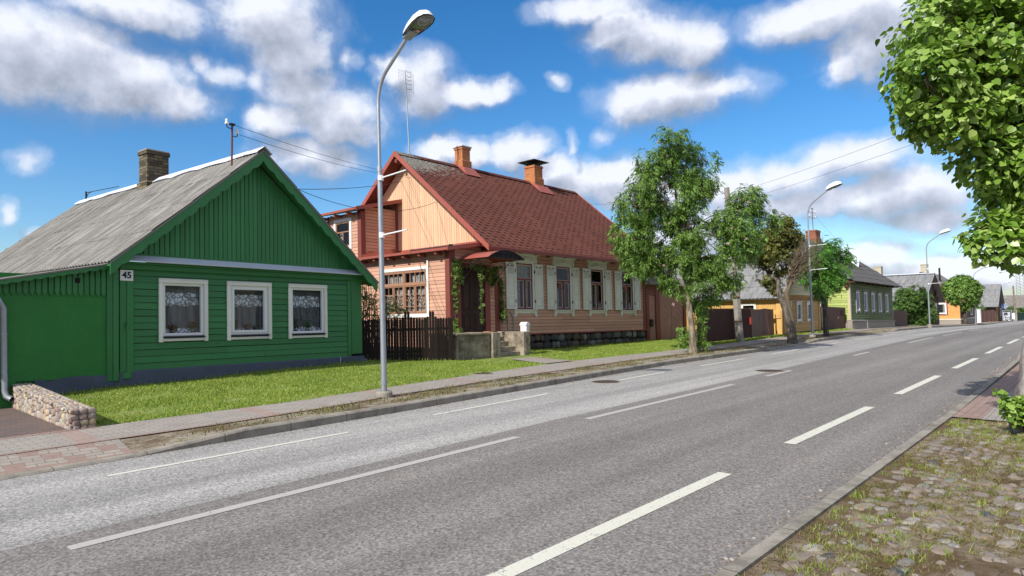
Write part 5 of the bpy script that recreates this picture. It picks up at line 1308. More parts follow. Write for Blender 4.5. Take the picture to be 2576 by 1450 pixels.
# picket fence between the houses
pf=thing('picket_fence',(12.2,15.4,.3),'dark brown picket fence with two raised pairs between green and orange house','fence')
A_=Vector((11.0,16.1,0)); B_=Vector((13.42,14.75,0)); dF=(B_-A_); LF=dF.length; dF.normalize(); nF=Vector((dF.y,-dF.x,0))
PF=lambda a,d,z:tuple(A_+dF*a+nF*d+Vector((0,0,z)))
m_paint('dark_picket_wood',(.019,.013,.011),.7,.7,1.3,axis='v',spec=.15)
m=MB(PF); a=.0; i=0; rr=random.Random(4)
while a<LF-.05:
    w=.074; t=a/LF; top=1.57+rr.uniform(-.015,.015)
    for c in (1.38,2.10):
        q=abs(a+w/2-c)
        if q<.08: top=1.78
        elif q<.17: top=1.62
    m.prism([(a,.12+.1*t),(a+w,.12+.1*t),(a+w,top-.03),(a+w/2,top),(a,top-.03)],lambda p,q,d:(p,d,q),.0,.02); a+=w+.007+rr.uniform(-.004,.007)
m.build('pickets',MATS['dark_picket_wood'],pf)
m=MB(PF); m.bbox(.0,LF,-.05,.0,.55,.63); m.bbox(.0,LF,-.05,.0,1.20,1.28); m.build('rail',MATS['dark_picket_wood'],pf)
# antenna on the ridge
an=thing('tv_antenna',O.P(1.85,RV,8.0),'tall thin aerial pole with wire grid reflector above the salmon house','antenna')
m=MB(O.P); m.tube([(1.85,RV,7.9),(1.70,RV,11.35)],[.028,.018],8); m.build('pole',MATS['galvanised_steel'],an)
m=MB(O.P)
for i in range(15):
    z=10.52+.055*i; m.tube([(1.36,RV+.0,z),(1.55,RV-.07,z),(1.74,RV-.09,z),(1.93,RV-.07,z),(2.12,RV,z)],.0045,4)
for a in (1.36,1.55,1.93,2.12): m.tube([(a,RV-(.0 if a in(1.36,2.12) else .07),10.5),(a,RV-(.0 if a in(1.36,2.12) else .07),11.31)],.0055,4)
m.build('grid',MATS['galvanised_steel'],an)
m=MB(O.P)
for z in (10.56,10.75,10.9,11.05,11.25): m.tube([(1.60,RV-.2,z+.03),(1.73,RV-.12,z),(1.86,RV-.2,z+.03)],.008,4)
m.build('dipoles',MATS['dark_iron'],an)
# ================================================================== YELLOW HOUSE
m_paint('yellow_paint',(.50,.30,.10),.6,.9,1.1,.74,(.35,.22,.08)); m_paint('yellow_paint_vertical',(.60,.36,.125),.6,.92,1.08,axis='v')
m_paint('cream_paint',(.52,.47,.27),.6,.93,1.06,axis='z'); m_plain('cream_sheet',(.80,.74,.46),.5)
m_paint('brown_sheet_metal',(.066,.027,.022),.5,.85,1.15,axis='v'); m_plain('brown_steel',(.085,.034,.027),.45,.2,2,.8,1.2,.3,.5); m_plain('red_box_paint',(.30,.04,.025),.4)
Yh=Frame(33.9,12.4,.04,-.01)
yh=thing('yellow_house',Yh.P(3.2,4,.2),'yellow wooden house with cream gable and grey corrugated roof behind the brown fence','house')
Yf=Yh.front(); Yl=Yh.left()
wy=[(.28,1.18),(2.02,2.92),(3.85,4.75)]
m=MB(Yf); siding_h(m,.2,6.1,.30,2.06,.19,[(a+.1,b-.1,.84,1.88) for a,b in wy]); m.build('wall',MATS['yellow_paint'],yh)
for b_ in ((-.02,.20,.0,.05,.25,2.06),(6.1,6.38,.0,.06,.3,2.06)):
    m=MB(Yf); m.bbox(*b_); m.build('corner_board',MATS['yellow_paint_vertical'],yh)
m=MB(Yf); m.bbox(-.1,6.48,.0,.12,2.06,2.16,.01); m.bbox(-.14,6.52,.0,.20,2.16,2.26,.015); m.build('cornice',MATS['yellow_paint'],yh)
m=MB(Yf); m.add([(-.2,.0,2.40),(6.6,.0,2.40),(6.62,.30,2.265),(-.22,.30,2.265),(-.2,.0,2.38),(6.6,.0,2.38),(6.62,.30,2.245),(-.22,.30,2.245)],[(0,1,2,3),(4,7,6,5),(0,3,7,4),(3,2,6,7),(2,1,5,6)]); m.build('flashing',MATS['cream_sheet'],yh)
m=MB(Yf); siding_h(m,0,6.4,2.4,4.5,.13,(),lambda z:(max(.0,3.2-(4.62-z)/.735),min(6.4,3.2+(4.62-z)/.735))); m.build('gable',MATS['cream_paint'],yh)
m=MB(Yl); siding_v(m,.0,10,lambda a:.2,lambda a:2.06,.12,[(1.40,2.10,1.1,1.80)]); m.bbox(.0,.32,.02,.07,.2,1.80); m.build('wall',MATS['yellow_paint_vertical'],yh)
m=MB(Yl); m.bbox(.34,.55,.02,.30,1.0,1.03); m.bbox(.1,.45,.03,.12,1.05,1.45,.01); m.build('meter_box',MATS['yellow_paint_vertical'],yh)
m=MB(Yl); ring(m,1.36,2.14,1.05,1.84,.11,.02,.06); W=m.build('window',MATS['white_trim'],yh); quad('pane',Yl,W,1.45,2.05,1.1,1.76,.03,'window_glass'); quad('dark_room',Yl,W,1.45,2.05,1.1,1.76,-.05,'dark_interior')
m=MB(Yh.P); m.box(.03,6.35,.05,.07,.3,2.3); m.box(6.3,6.36,.07,10,.2,2.3); m.box(.03,6.3,9.9,10,.2,2.3); m.box(.0,6.36,.02,.3,-.1,.30); m.build('inner_wall',MATS['dark_mortar'],yh)
CR=MATS['far_corrugated_roof']
roof_plane('roof',Yh,CR,yh,(-.38,-.32,2.06),(-.38,10.4,2.06),(3.2,-.32,4.72),(3.2,10.4,4.72),.02,.20,.02,4,.03)
roof_plane('roof',Yh,CR,yh,(6.78,-.32,2.06),(6.78,10.4,2.06),(3.2,-.32,4.72),(3.2,10.4,4.72),.02,.20,.02,4,.03)
m=MB(Yh.P); m.bbox(3.05,3.35,2.6,6.2,4.72,4.77,.01); m.build('ridge_cap',MATS['rusty_steel'],yh)
m=MB(Yf)
for aE in (-.40,6.80): m.strip([(aE,2.08),(3.2,4.76)],[(aE,1.94),(3.2,4.60)],lambda p,q,d:(p,d,q),.30,.33)
m.build('barge_board',MATS['cream_paint'],yh)
def simple_window(Ff_,root,a0,a1,z0,z1,trim='white_trim',hood=True,curt=True,w=.10):
    m=MB(Ff_); m.bbox(a0,a1,.02,.07,z1-w,z1,.01); m.bbox(a0,a0+w,.02,.068,z0-.08,z1-w,.01); m.bbox(a1-w,a1,.02,.068,z0-.08,z1-w,.01); m.bbox(a0+w,a1-w,.02,.06,z0,z0+.07,.01)
    if hood: m.bbox(a0-.05,a1+.05,.0,.12,z1,z1+.04,.01)
    W=m.build('window',MATS[trim],root)
    m=MB(Ff_); ring(m,a0+w,a1-w,z0+.07,z1-w,.06,-.03,.045); m.build('frame',MATS['white_plastic'],W)
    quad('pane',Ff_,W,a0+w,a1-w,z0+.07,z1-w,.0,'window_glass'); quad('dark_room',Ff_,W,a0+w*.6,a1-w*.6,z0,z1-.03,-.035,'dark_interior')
    if curt: curtain(Ff_,W,a0+w+.03,a0+w+(a1-a0-2*w)*.4,z0+.1,z1-w-.05,-.018,'curtain_cloth',.006)
    return W
for a,b in wy: simple_window(Yf,yh,a,b,.84,1.90)
m=MB(Yf); m.tube([(6.62,.18,2.15),(6.60,.12,1.95),(6.55,.10,1.8),(6.55,.10,.45),(6.7,.2,.28),(6.85,.28,.22)],.05,10); m.build('downpipe',MATS['white_enamel'],yh,smooth=True)
mast('service_mast',Yh,(2.0,1.0,3.8),(1.85,1.0,6.15),'dark leaning mast rising behind the pollarded maple crown',[(.24,0,-.30)])
# brown fence and gate panels in front of the yellow house yard
bf=thing('sheet_metal_fence',Yh.P(-6,.3,.2),'dark brown corrugated metal fence behind the concrete pole','fence')
Bf=Yh.front(.34)
m=MB(Bf); xs=np.arange(-9.3,-3.62,.03); 
m.strip([(x,1.56) for x in xs],[(x,.18) for x in xs],lambda p,q,d:(p,d+ (.022 if int(round(p/.03))%4 in(0,1) else 0),q),.0,.004); m.build('panel',MATS['brown_sheet_metal'],bf)
m=MB(Bf); m.bbox(-3.62,-3.56,-.05,.04,.15,1.58); m.bbox(-9.36,-9.3,-.05,.04,.15,1.58); m.build('post',MATS['brown_steel'],bf)
gp=thing('sheet_metal_gate',Yh.P(-2,.3,.2),'buckled plain brown sheet metal gate beside the yellow corner post','gate')
m=MB(Bf); nn=60; pr=[]
xs=np.linspace(-3.54,-.42,nn)
def wav(p,q): 
    e=max(0,(p+2.4)); return .03*math.sin(p*7)*min(1,e)+.05*min(1,e)*math.sin(p*3.1+q)+.01*math.sin(q*4)
vs=[];
for z in (.2,.6,.9,1.2,1.53):
    for x in xs: vs.append((x,wav(x,z),z+ (.02*math.sin(x*3) if z>1.5 else 0)))
m.add(vs,[(j*nn+i,j*nn+i+1,(j+1)*nn+i+1,(j+1)*nn+i) for j in range(4) for i in range(nn-1)]); m.build('panel',MATS['brown_steel'],gp,smooth=True,recalc=False)
m=MB(Bf)
for x in (-3.5,-2.45,-1.35,-.45): m.bbox(x-.02,x+.02,-.04,-.0,.15,1.52)
m.bbox(-3.5,-.45,-.04,-.02,.86,.90); m.build('frame',MATS['brown_steel'],gp)
m=MB(Bf); m.bbox(-3.86,-3.66,.03,.12,.80,1.14,.012); o=m.build('letterbox',MATS['red_box_paint']); tag(o,'small red letterbox on the brown metal fence','letterbox')
# concrete pole with insulators
cp=thing('concrete_pole',(27.95,12.16,.2),'leaning grey concrete utility pole in front of the brown metal fence','utility pole')
m=MB(); m.tube([(28.02,12.16,.1),(27.6,12.14,3.5),(27.12,12.12,6.85)],[.19,.15,.12],6); m.build('shaft',MATS['concrete_base'],cp)
m=MB()
for z in (1.05,2.1): 
    x=28.02-.13*z; m.tube([(x,12.16,z-.02),(x,12.16,z+.03)],.185,8); m.tube([(x+.17,12.1,z),(x+.3,12.1,z)],.015,5)
m.build('strap',MATS['rusty_steel'],cp)
m=MB(); m.tube([(28.16,12.08,.1),(28.02,12.08,1.1),(27.93,12.08,2.6)],.03,6); m.build('cable_duct',MATS['dark_iron'],cp)
for z in (6.1,6.45):
    x=27.12+(6.85-z)*.14; m=MB(); m.tube([(x,12.0,z-.05),(x+.3,11.95,z-.05),(x+.3,11.95,z)],.014,5); m.tube([(x+.3,11.95,z),(x+.3,11.95,z+.04),(x+.3,11.95,z+.13)],[.05,.055,.02],10); m.build('insulator',MATS['dark_iron'],cp)

# ================================================================== LIGHT GREEN HOUSE
m_paint('lime_paint',(.36,.42,.13),.65,.85,1.15,.60,(.45,.46,.30)); m_paint('moss_paint',(.125,.165,.070),.7,.8,1.2,.63,(.17,.19,.13)); m_paint('grey_window_wood',(.30,.31,.30),.7,.9,1.1,axis='v')
Lg=Frame(44.7,12.2,-.06,-.03)
lg=thing('lime_green_house',Lg.P(4,4,.2),'faded green wooden house with dark shingle roof and five narrow windows','house')
Lf=Lg.front(); Ll=Lg.left()
wl=[(.95+1.43*i,1.70+1.43*i) for i in range(5)]
m=MB(Lf); siding_h(m,.12,8.25,.68,3.2,.135,[(a+.08,b-.08,1.25,2.5) for a,b in wl]); m.build('wall',MATS['moss_paint'],lg)
m=MB(Ll); siding_h(m,.1,8.3,.68,3.2,.16); siding_h(m,.1,8.3,3.2,6.1,.16,(),lambda z:(max(.1,4.1-(6.45-z)/.75),min(8.3,4.1+(6.45-z)/.75))); m.build('wall',MATS['lime_paint'],lg)
for b_ in ((.0,.12,.0,.05,.6,3.2),(8.25,8.36,.0,.05,.6,3.2)):
    m=MB(Lf); m.bbox(*b_); m.build('corner_board',MATS['grey_window_wood'],lg)
m=MB(Ll); m.bbox(-.03,.12,.0,.05,.6,3.2); m.build('corner_board',MATS['cream_paint'],lg)
m=MB(Lg.P); m.bbox(-.05,8.45,-.1,.2,-.4,.64,.02); m.bbox(-.05,8.5,-.16,.2,.62,.69,.01); m.bbox(-.06,.2,.2,8.4,-.4,.68); m.build('plinth',MATS['concrete_base'],lg)
m=MB(Lg.P); m.box(.03,8.3,.05,.07,.6,3.3); m.box(8.2,8.3,.07,8.3,.2,3.3); m.box(.03,8.2,8.25,8.3,.2,3.3); m.box(.04,.06,.05,8.3,.2,3.3); m.build('inner_wall',MATS['dark_mortar'],lg)
for i,(a,b) in enumerate(wl): simple_window(Lf,lg,a,b,1.22,2.58,'grey_window_wood',True,i%2==0,.09)
DR=MATS['dark_shingle_roof']
roof_plane('roof',Lg,DR,lg,(-.55,-.55,3.10),(8.95,-.55,3.10),(-.55,4.1,6.58),(8.3,4.1,6.58),0,.3,.04,9,.015)
roof_plane('roof',Lg,DR,lg,(-.55,8.75,3.10),(8.95,8.75,3.10),(-.55,4.1,6.58),(8.3,4.1,6.58),0,.3,.04,9,.015)
m=MB(Lg.P)
for i in range(9): m.bbox(.2+i,.3+i,-.5,0,3.02,3.10,.01)
m.build('rafter_tail',MATS['dark_door_wood'],lg)
m=MB(Ll); m.bbox(-.45,.25,.0,.45,3.02,3.08); m.bbox(-.0,.2,.05,.3,2.7,3.02,.05); m.build('gutter_bracket',MATS['rusty_steel'],lg)
chimney(lg,Lg,4.75,5.65,3.75,4.45,5.9,7.22,'old_red_brick','slab',.06,6.7)
m=MB(Lg.P); m.add([(5.5,1.2,4.30),(6.6,1.5,4.55),(6.6,2.9,5.6),(5.5,2.9,5.6),(6.05,1.3,5.15),(6.05,2.9,5.75)],[(0,1,4),(1,2,5,4),(0,4,5,3)]); m.build('roof_vent',MATS['zinc_sheet'],lg,recalc=False)
mast('service_mast',Lg,(5.0,4.0,7.2),(4.95,4.0,8.85),'dark mast with four white insulators on the red brick chimney',[(-.55,0,-.22),(.55,0,-.22),(-.55,0,-.60),(.55,0,-.60)])
bg=thing('plank_gate',Lg.P(-2,.3,0),'dark brown plank yard gate between the yellow and the lime green house','gate')
Lq=Lg.front(.3); m=MB(Lq); siding_v(m,-4.3,-.02,lambda a:.02,lambda a:1.47+.0*a,.16); m.build('planks',MATS['brown_sheet_metal'],bg)
m=MB(Lq); m.bbox(-.66,-.35,.03,.12,.95,1.3,.01); m.build('letterbox',MATS['dark_iron'],bg); m=MB(Lq); m.bbox(-1.42,-1.30,.03,.08,.80,.85,.01); m.build('handle',MATS['galvanised_steel'],bg)
bg=thing('plank_fence',Lg.P(10.5,.3,0),'short dark brown fence panel right of the lime green house','fence')
m=MB(Lq); siding_v(m,8.5,12.9,lambda a:-.35,lambda a:1.45-.0*a,.16); m.build('planks',MATS['brown_sheet_metal'],bg)
hr=thing('handrail',Lg.P(1,-.5,0),'thin pale metal rail standing before the lime green house plinth','rail'); m=MB(Lf); m.tube([(.2,.15,.66),(1.6,.45,.66),(1.62,.46,-.12)],.03,8); m.build('tube',MATS['galvanised_steel'],hr)
cl=thing('clinic_wall',(52.7,16.4,0),'pale blue-grey shed wall glimpsed between the yellow and the lime house','shed')
m=MB(); m.bbox(44.0,44.3,13.6,17.5,.0,2.35); m.build('wall',MATS['zinc_sheet'],cl); m=MB(); m.bbox(43.8,45.4,13.5,17.6,2.3,2.42); m.build('roof',MATS['zinc_sheet'],cl)

# ================================================================== FAR HOUSES
m_paint('dark_brown_wood',(.060,.032,.022),.7,.8,1.2,axis='v'); m_paint('bright_orange_paint',(.62,.31,.10),.6,.93,1.06); m_paint('bright_orange_vertical',(.66,.38,.13),.6,.93,1.06,axis='v'); m_paint('far_brown_boards',(.13,.075,.05),.7,.8,1.15)
Ah=Frame(76.5,12.8,0,-.01)
ah=thing('dark_gable_house',Ah.P(-4,4,-.5),'house with dark brown street gable and long grey corrugated roof behind the big bush','house')
Af=Ah.front(); m=MB(Af); siding_v(m,-8,0,lambda a:-.5,lambda a:1.9+max(0,2.3-abs(a+4)*.58),.2); m.build('wall',MATS['dark_brown_wood'],ah)
m=MB(Ah.left(-8)); siding_h(m,0,9,-.6,1.8,.2); m.build('wall',MATS['dark_brown_wood'],ah); m=MB(Ah.right(0)); siding_h(m,0,9,-.6,1.8,.2); m.build('wall',MATS['dark_brown_wood'],ah)
simple_window(Af,ah,-2.2,-1.2,.2,1.5,'white_trim',True,False); simple_window(Af,ah,-6,-5,.2,1.5,'white_trim',True,False)
roof_plane('roof',Ah,CR,ah,(-8.6,-.5,1.68),(-8.6,9.5,1.68),(-4,-.5,4.35),(-4,9.5,4.35),.025,.22,.02,3,.03); roof_plane('roof',Ah,CR,ah,(.6,-.5,1.68),(.6,9.5,1.68),(-4,-.5,4.35),(-4,9.5,4.35),.025,.22,.02,3,.03)
m=MB(Ah.P); m.bbox(-4.25,-3.75,-.5,9.5,4.33,4.42,.02); m.build('ridge_cap',MATS['zinc_sheet'],ah)
m=MB(Af); m.bbox(-2.0,-1.2,.05,.2,2.2,2.3); m.bbox(-1.75,-1.45,.05,.25,2.3,2.75,.1); m.build('gable_ornament',MATS['far_brown_boards'],ah)
chimney(ah,Ah,-4.35,-3.65,3.95,4.65,3.6,5.25,'pale_brick','slab',.06)
Bh=Frame(93.5,13.5,0,0)
bh=thing('bright_orange_house',Bh.P(5,4,-1),'bright orange house with white window and shaded brown street side, right of the dark gable','house')
Bl=Bh.left(); Bf2=Bh.front()
m=MB(Bl); siding_h(m,.0,7.6,-.42,1.95,.16,[(1.42,2.2,.3,1.4)]); m.build('wall',MATS['bright_orange_paint'],bh)
m=MB(Bl); siding_v(m,.0,7.6,lambda a:2.05,lambda a:max(2.06,5.1-abs(a-3.8)*.86),.2); m.build('gable',MATS['bright_orange_vertical'],bh)
m=MB(Bl); m.bbox(.0,7.6,.0,.09,1.93,2.07,.01); ring(m,1.22,2.48,.06,1.68,.12,.02,.05); m.build('trim',MATS['red_brown_trim'],bh)
simple_window(Bl,bh,1.34,2.36,.24,1.56,'white_plastic',False,True,.13)
m=MB(Bf2); siding_h(m,.0,11.8,-.42,1.95,.16,[]); m.build('wall',MATS['far_brown_boards'],bh)
m=MB(Bh.P); m.bbox(-.03,11.8,-.03,7.7,-1.9,-.45); m.build('plinth',MATS['pale_mortar'],bh); m=MB(Bh.P); m.bbox(-.08,11.9,-.08,7.7,-.47,-.39,.01); m.build('plinth_band',MATS['white_trim'],bh)
m=MB(Bh.P); m.box(.05,11.7,.05,.1,-.4,2); m.box(11.7,11.8,.1,7.6,-.4,2); m.box(.02,.05,.05,7.6,-.4,2); m.build('inner_wall',MATS['dark_mortar'],bh)
for a in (2.9,7.4): simple_window(Bf2,bh,a,a+1.5,-.05,1.25,'white_trim',True,True,.12)
roof_plane('roof',Bh,MATS['brown_grey_roof'],bh,(-.4,-.6,1.72),(12.2,-.6,1.72),(-.4,3.8,5.4),(12.2,3.8,5.4),0,.3,.05,4,.02); roof_plane('roof',Bh,MATS['brown_grey_roof'],bh,(-.4,8.2,1.72),(12.2,8.2,1.72),(-.4,3.8,5.4),(12.2,3.8,5.4),0,.3,.05,4,.02)
m=MB(Bl)
for e in (-.62,8.22): m.strip([(e,1.74),(3.8,5.44)],[(e,1.5),(3.8,5.2)],lambda p,q,d:(p,d,q),.38,.42)
m.build('barge_board',MATS['far_brown_boards'],bh)
chimney(bh,Bh,1.9,2.7,3.5,4.2,4.6,6.4,'pale_brick','slab',.06)
ps=thing('vent_pipe',(96,15,4.5),'slim blue-grey vent pipe above the bright orange house roof','pipe'); m=MB(); m.tube([(97.2,16.0,4.2),(97.2,16.0,6.0)],.11,8); m.build('tube',MATS['dark_iron'],ps)
Ch=Frame(146.9,14.9,0,0,-.0)
chh=thing('steep_gable_house',Ch.P(-4,4,-2),'weathered house with steep grey corrugated roof left of the crossing sign','house')
Cf=Ch.front(); m=MB(Cf); siding_v(m,-8.5,0,lambda a:-2.1,lambda a:.7+max(0,3.6-abs(a+4.25)*.88),.3); m.build('wall',MATS['dark_brown_wood'],chh); m=MB(Ch.left(-8.5)); siding_h(m,0,9,-2.1,.8,.3); m.build('wall',MATS['far_brown_boards'],chh)
roof_plane('roof',Ch,CR,chh,(-9.4,-.5,.62),(-9.4,9,.62),(-4.25,-.5,4.6),(-4.25,9,4.6),.03,.3,.03,4,.03); roof_plane('roof',Ch,CR,chh,(.9,-.5,.0),(.9,9,.0),(-4.25,-.5,4.6),(-4.25,9,4.6),.03,.3,.03,4,.03)
for a in (-3.2,-1.7): simple_window(Cf,chh,a,a+1.0,-1.1,.4,'grey_window_wood',False,False)
Dh=Frame(207.5,25.3,-1.105,0)
dh=thing('long_barn',Dh.P(12,3,-2),'long low building with huge grey-brown roof closing the view at the far right','building')
m=MB(Dh.front()); siding_h(m,0,36,-2.6,-.3,.35); m.build('wall',MATS['old_red_brick'],dh)
roof_plane('roof',Dh,MATS['brown_grey_roof'],dh,(-.8,-.9,-.45),(37,-.9,-.45),(-.8,7,3.0),(37,7,3.0),.04,.5,.05,4,.04); roof_plane('roof',Dh,MATS['brown_grey_roof'],dh,(-.8,15,-.45),(37,15,-.45),(-.8,7,3.0),(37,7,3.0),.04,.5,.05,4,.04)
# red-brown fence, posts, shelter, bins
rf_=thing('red_brown_fence',(129,15.1,-1.5),'plain red-brown sheet fence in front of the weathered far house','fence'); m=MB(); m.prism([(121.9,15.16),(138.4,15.0),(138.4,15.05),(121.9,15.21)],lambda p,q,d:(p,q,d),-1.7,.15); m_plain('red_brown_sheet',(.20,.062,.030),.5); m.build('panel',MATS['red_brown_sheet'],rf_)
for x in (125,129,133.5): m=MB(); m.bbox(x,x+.1,14.98,15.1,-1.8,.2); m.build('post',MATS['brown_steel'],rf_)
t=thing('timber_post',(139.6,15.2,-1.7),'thick yellow-brown timber post at the end of the red-brown fence','post'); m=MB(); m.bbox(139.2,140.2,14.85,15.35,-2.1,.95,.05); m.build('post_body',MATS['ochre_paint'],t)
t=thing('white_post',(118.1,14.9,-1.5),'tall white box-shaped pillar beside the fourth street lamp','pillar'); m=MB(); m.bbox(117.6,118.6,14.5,14.95,-1.9,.42,.05); m.build('pillar',MATS['white_enamel'],t); m=MB(); m.bbox(117.5,118.7,14.45,15.0,.42,.5,.02); m.build('cap',MATS['white_enamel'],t)
t=thing('bus_shelter',(154.7,15,-2.1),'small pale steel shelter frame with grey back panel behind the walker','shelter')
m=MB(); 
for x,y in ((154.2,15.56),(155.3,14.35)): m.bbox(x,x+.12,y-.06,y+.06,-2.3,-.25,.02)
m.prism([(154.1,15.7),(155.5,14.2),(156.3,14.9),(154.9,16.3)],lambda p,q,d:(p,q,d),-.28,-.14); m.build('frame',MATS['galvanised_steel'],t)
m=MB(); m.prism([(154.5,15.6),(155.5,14.55),(155.55,14.6),(154.55,15.65)],lambda p,q,d:(p,q,d),-2.1,-.5); m.build('back_panel',MATS['zinc_sheet'],t)
t=thing('waste_container',(163.9,13.8,-1.8),'dark green waste container at the far right end of the street','container')
m=MB(); a=Vector((161.0,14.55)); b=Vector((165.0,12.2)); nrm=Vector((.5,.85)); 
def cq(z0,z1,g): 
    p=[a-nrm*g,b-nrm*g,b+nrm*(1.2+g),a+nrm*(1.2+g)]; return [(q.x,q.y,z0) for q in p]+[(q.x,q.y,z1) for q in p]
HF=[(0,3,2,1),(4,5,6,7),(0,1,5,4),(1,2,6,5),(2,3,7,6),(3,0,4,7)]
m.add(cq(-2.2,-.95,0),HF); m_plain('dark_green_plastic',(.015,.04,.03),.5); m.build('body',MATS['dark_green_plastic'],t); m=MB(); m.add(cq(-.95,-.85,.06),HF); m.build('lid',MATS['dark_green_plastic'],t)
t=thing('round_bollard',(158,14.3,-2.1),'white-green round-topped bollard beside the leaning wooden pole','bollard'); m=MB(); m.tube([(158.06,14.3,-2.3),(158.06,14.3,-.95),(158.06,14.3,-.82),(158.06,14.3,-.75)],[.22,.22,.17,.05],12); m.build('body',MATS['white_enamel'],t,smooth=True); m=MB(); m.tube([(158.06,14.3,-2.25),(158.06,14.3,-2.0)],.24,12); m.build('foot',MATS['concrete_base'],t)
t=thing('striped_drum',(151.07,14.5,-2.1),'white and dark striped round litter drum in front of the walker','bin')
m=MB(); m.tube([(151.07,14.51,-2.2),(151.07,14.51,-1.25)],.36,16); m.build('drum',MATS['dark_iron'],t)
for z in (-2.12,-1.82,-1.45): m=MB(); m.tube([(151.07,14.51,z),(151.07,14.51,z+.17)],.375,16); m.build('stripe',MATS['white_enamel'],t)
t=thing('wooden_pole',(160.9,14.2,-2.2),'leaning grey wooden pole on a concrete footing near the far right','utility pole'); m=MB(); m.tube([(160.75,14.25,-1.3),(160.44,14.33,4.5)],[.2,.13],8); m.build('shaft',MATS['pale_bark'],t); m=MB(); m.bbox(160.6,161.1,13.95,14.45,-2.4,-.2,.05); m.build('footing',MATS['concrete_base'],t)
tw=thing('lattice_tower',(377.6,31.6,-3),'grey lattice mast far behind the roofs at the right edge','mast'); m=MB()
for dx,dy in ((0,0),(1.6,-1.4),(1.4,1.6)):
    m.tube([(377.6+dx,31.2+dy,-5),(377.6+dx*.8,31.2+dy*.8,26)],.10,5)
for i in range(22):
    z=-4+i*1.35; p=[(377.6,31.2),(379.1,29.9),(378.9,32.6)]
    for k in range(3): q=p[k];r=p[(k+1)%3]; m.tube([(q[0],q[1],z),(r[0],r[1],z+1.35)],.06,4)
m.build('lattice',MATS['galvanised_steel'],tw)
# person
pe=thing('person',(152.1,14.9,-2.1),'person in dark navy jacket and light trousers walking by the shelter','person')
def body(name,verts,edges,radii,mat,parent,lv=2):
    me=bpy.data.meshes.new(name); org=Vector(root_of(parent).location); me.from_pydata([tuple(Vector(v)-org) for v in verts],edges,[]); me.materials.append(mat); o=link(name,me,parent)
    sk=o.modifiers.new('skin','SKIN'); 
    for i,r in enumerate(radii): me.skin_vertices[0].data[i].radius=(r,r) if not isinstance(r,tuple) else r
    me.skin_vertices[0].data[0].use_root=True
    ss=o.modifiers.new('sub','SUBSURF'); ss.levels=lv; ss.render_levels=lv; return o
px,py,pz=152.1,14.9,-2.05
Q=lambda a,b,z:(px+a*.3+b*.95,py+a*.95-b*.3,pz+z)   # a sideways, b forward
m_plain('skin_tone',(.45,.27,.19),.6); m_plain('navy_cloth',(.012,.018,.05),.85); m_plain('pale_cloth',(.42,.46,.55),.85); m_plain('dark_hair',(.03,.02,.015),.7)
V=[Q(0,0,.95),Q(0,0,1.15),Q(0,.02,1.35),Q(0,.02,1.48),Q(0,.04,1.60),Q(0,.04,1.70),Q(.19,0,1.40),Q(.24,-.05,1.12),Q(.24,.08,.90),Q(.24,.12,.83),Q(-.19,0,1.40),Q(-.25,.05,1.12),Q(-.26,.22,.98),Q(-.26,.28,.92),Q(.1,0,.88),Q(.12,.16,.50),Q(.12,.22,.08),Q(.12,.34,.04),Q(-.1,0,.88),Q(-.12,-.08,.50),Q(-.12,-.25,.10),Q(-.12,-.16,.04)]
Ed=[(0,1),(1,2),(2,3),(3,4),(4,5),(2,6),(6,7),(7,8),(8,9),(2,10),(10,11),(11,12),(12,13),(0,14),(14,15),(15,16),(16,17),(0,18),(18,19),(19,20),(20,21)]
Rr=[.13,.14,.15,.06,.095,.085,.07,.05,.04,.035,.07,.05,.04,.035,.09,.06,.045,.04,.09,.06,.045,.04]
body('body',V,Ed,Rr,MATS['skin_tone'],pe)
body('jacket',[V[0],V[1],V[2],V[6],V[7],V[8],V[10],V[11],V[12]],[(0,1),(1,2),(2,3),(3,4),(4,5),(2,6),(6,7),(7,8)],[.18,.18,.19,.09,.07,.058,.09,.07,.058],MATS['navy_cloth'],pe)
body('trousers',[V[0],V[14],V[15],V[16],V[18],V[19],V[20]],[(0,1),(1,2),(2,3),(0,4),(4,5),(5,6)],[.15,.11,.085,.07,.11,.085,.07],MATS['pale_cloth'],pe)
m=MB(); c=Q(0,.02,1.70); m.blob(c,.105,.105,.11,10,7); m.build('hair',MATS['dark_hair'],pe,smooth=True)

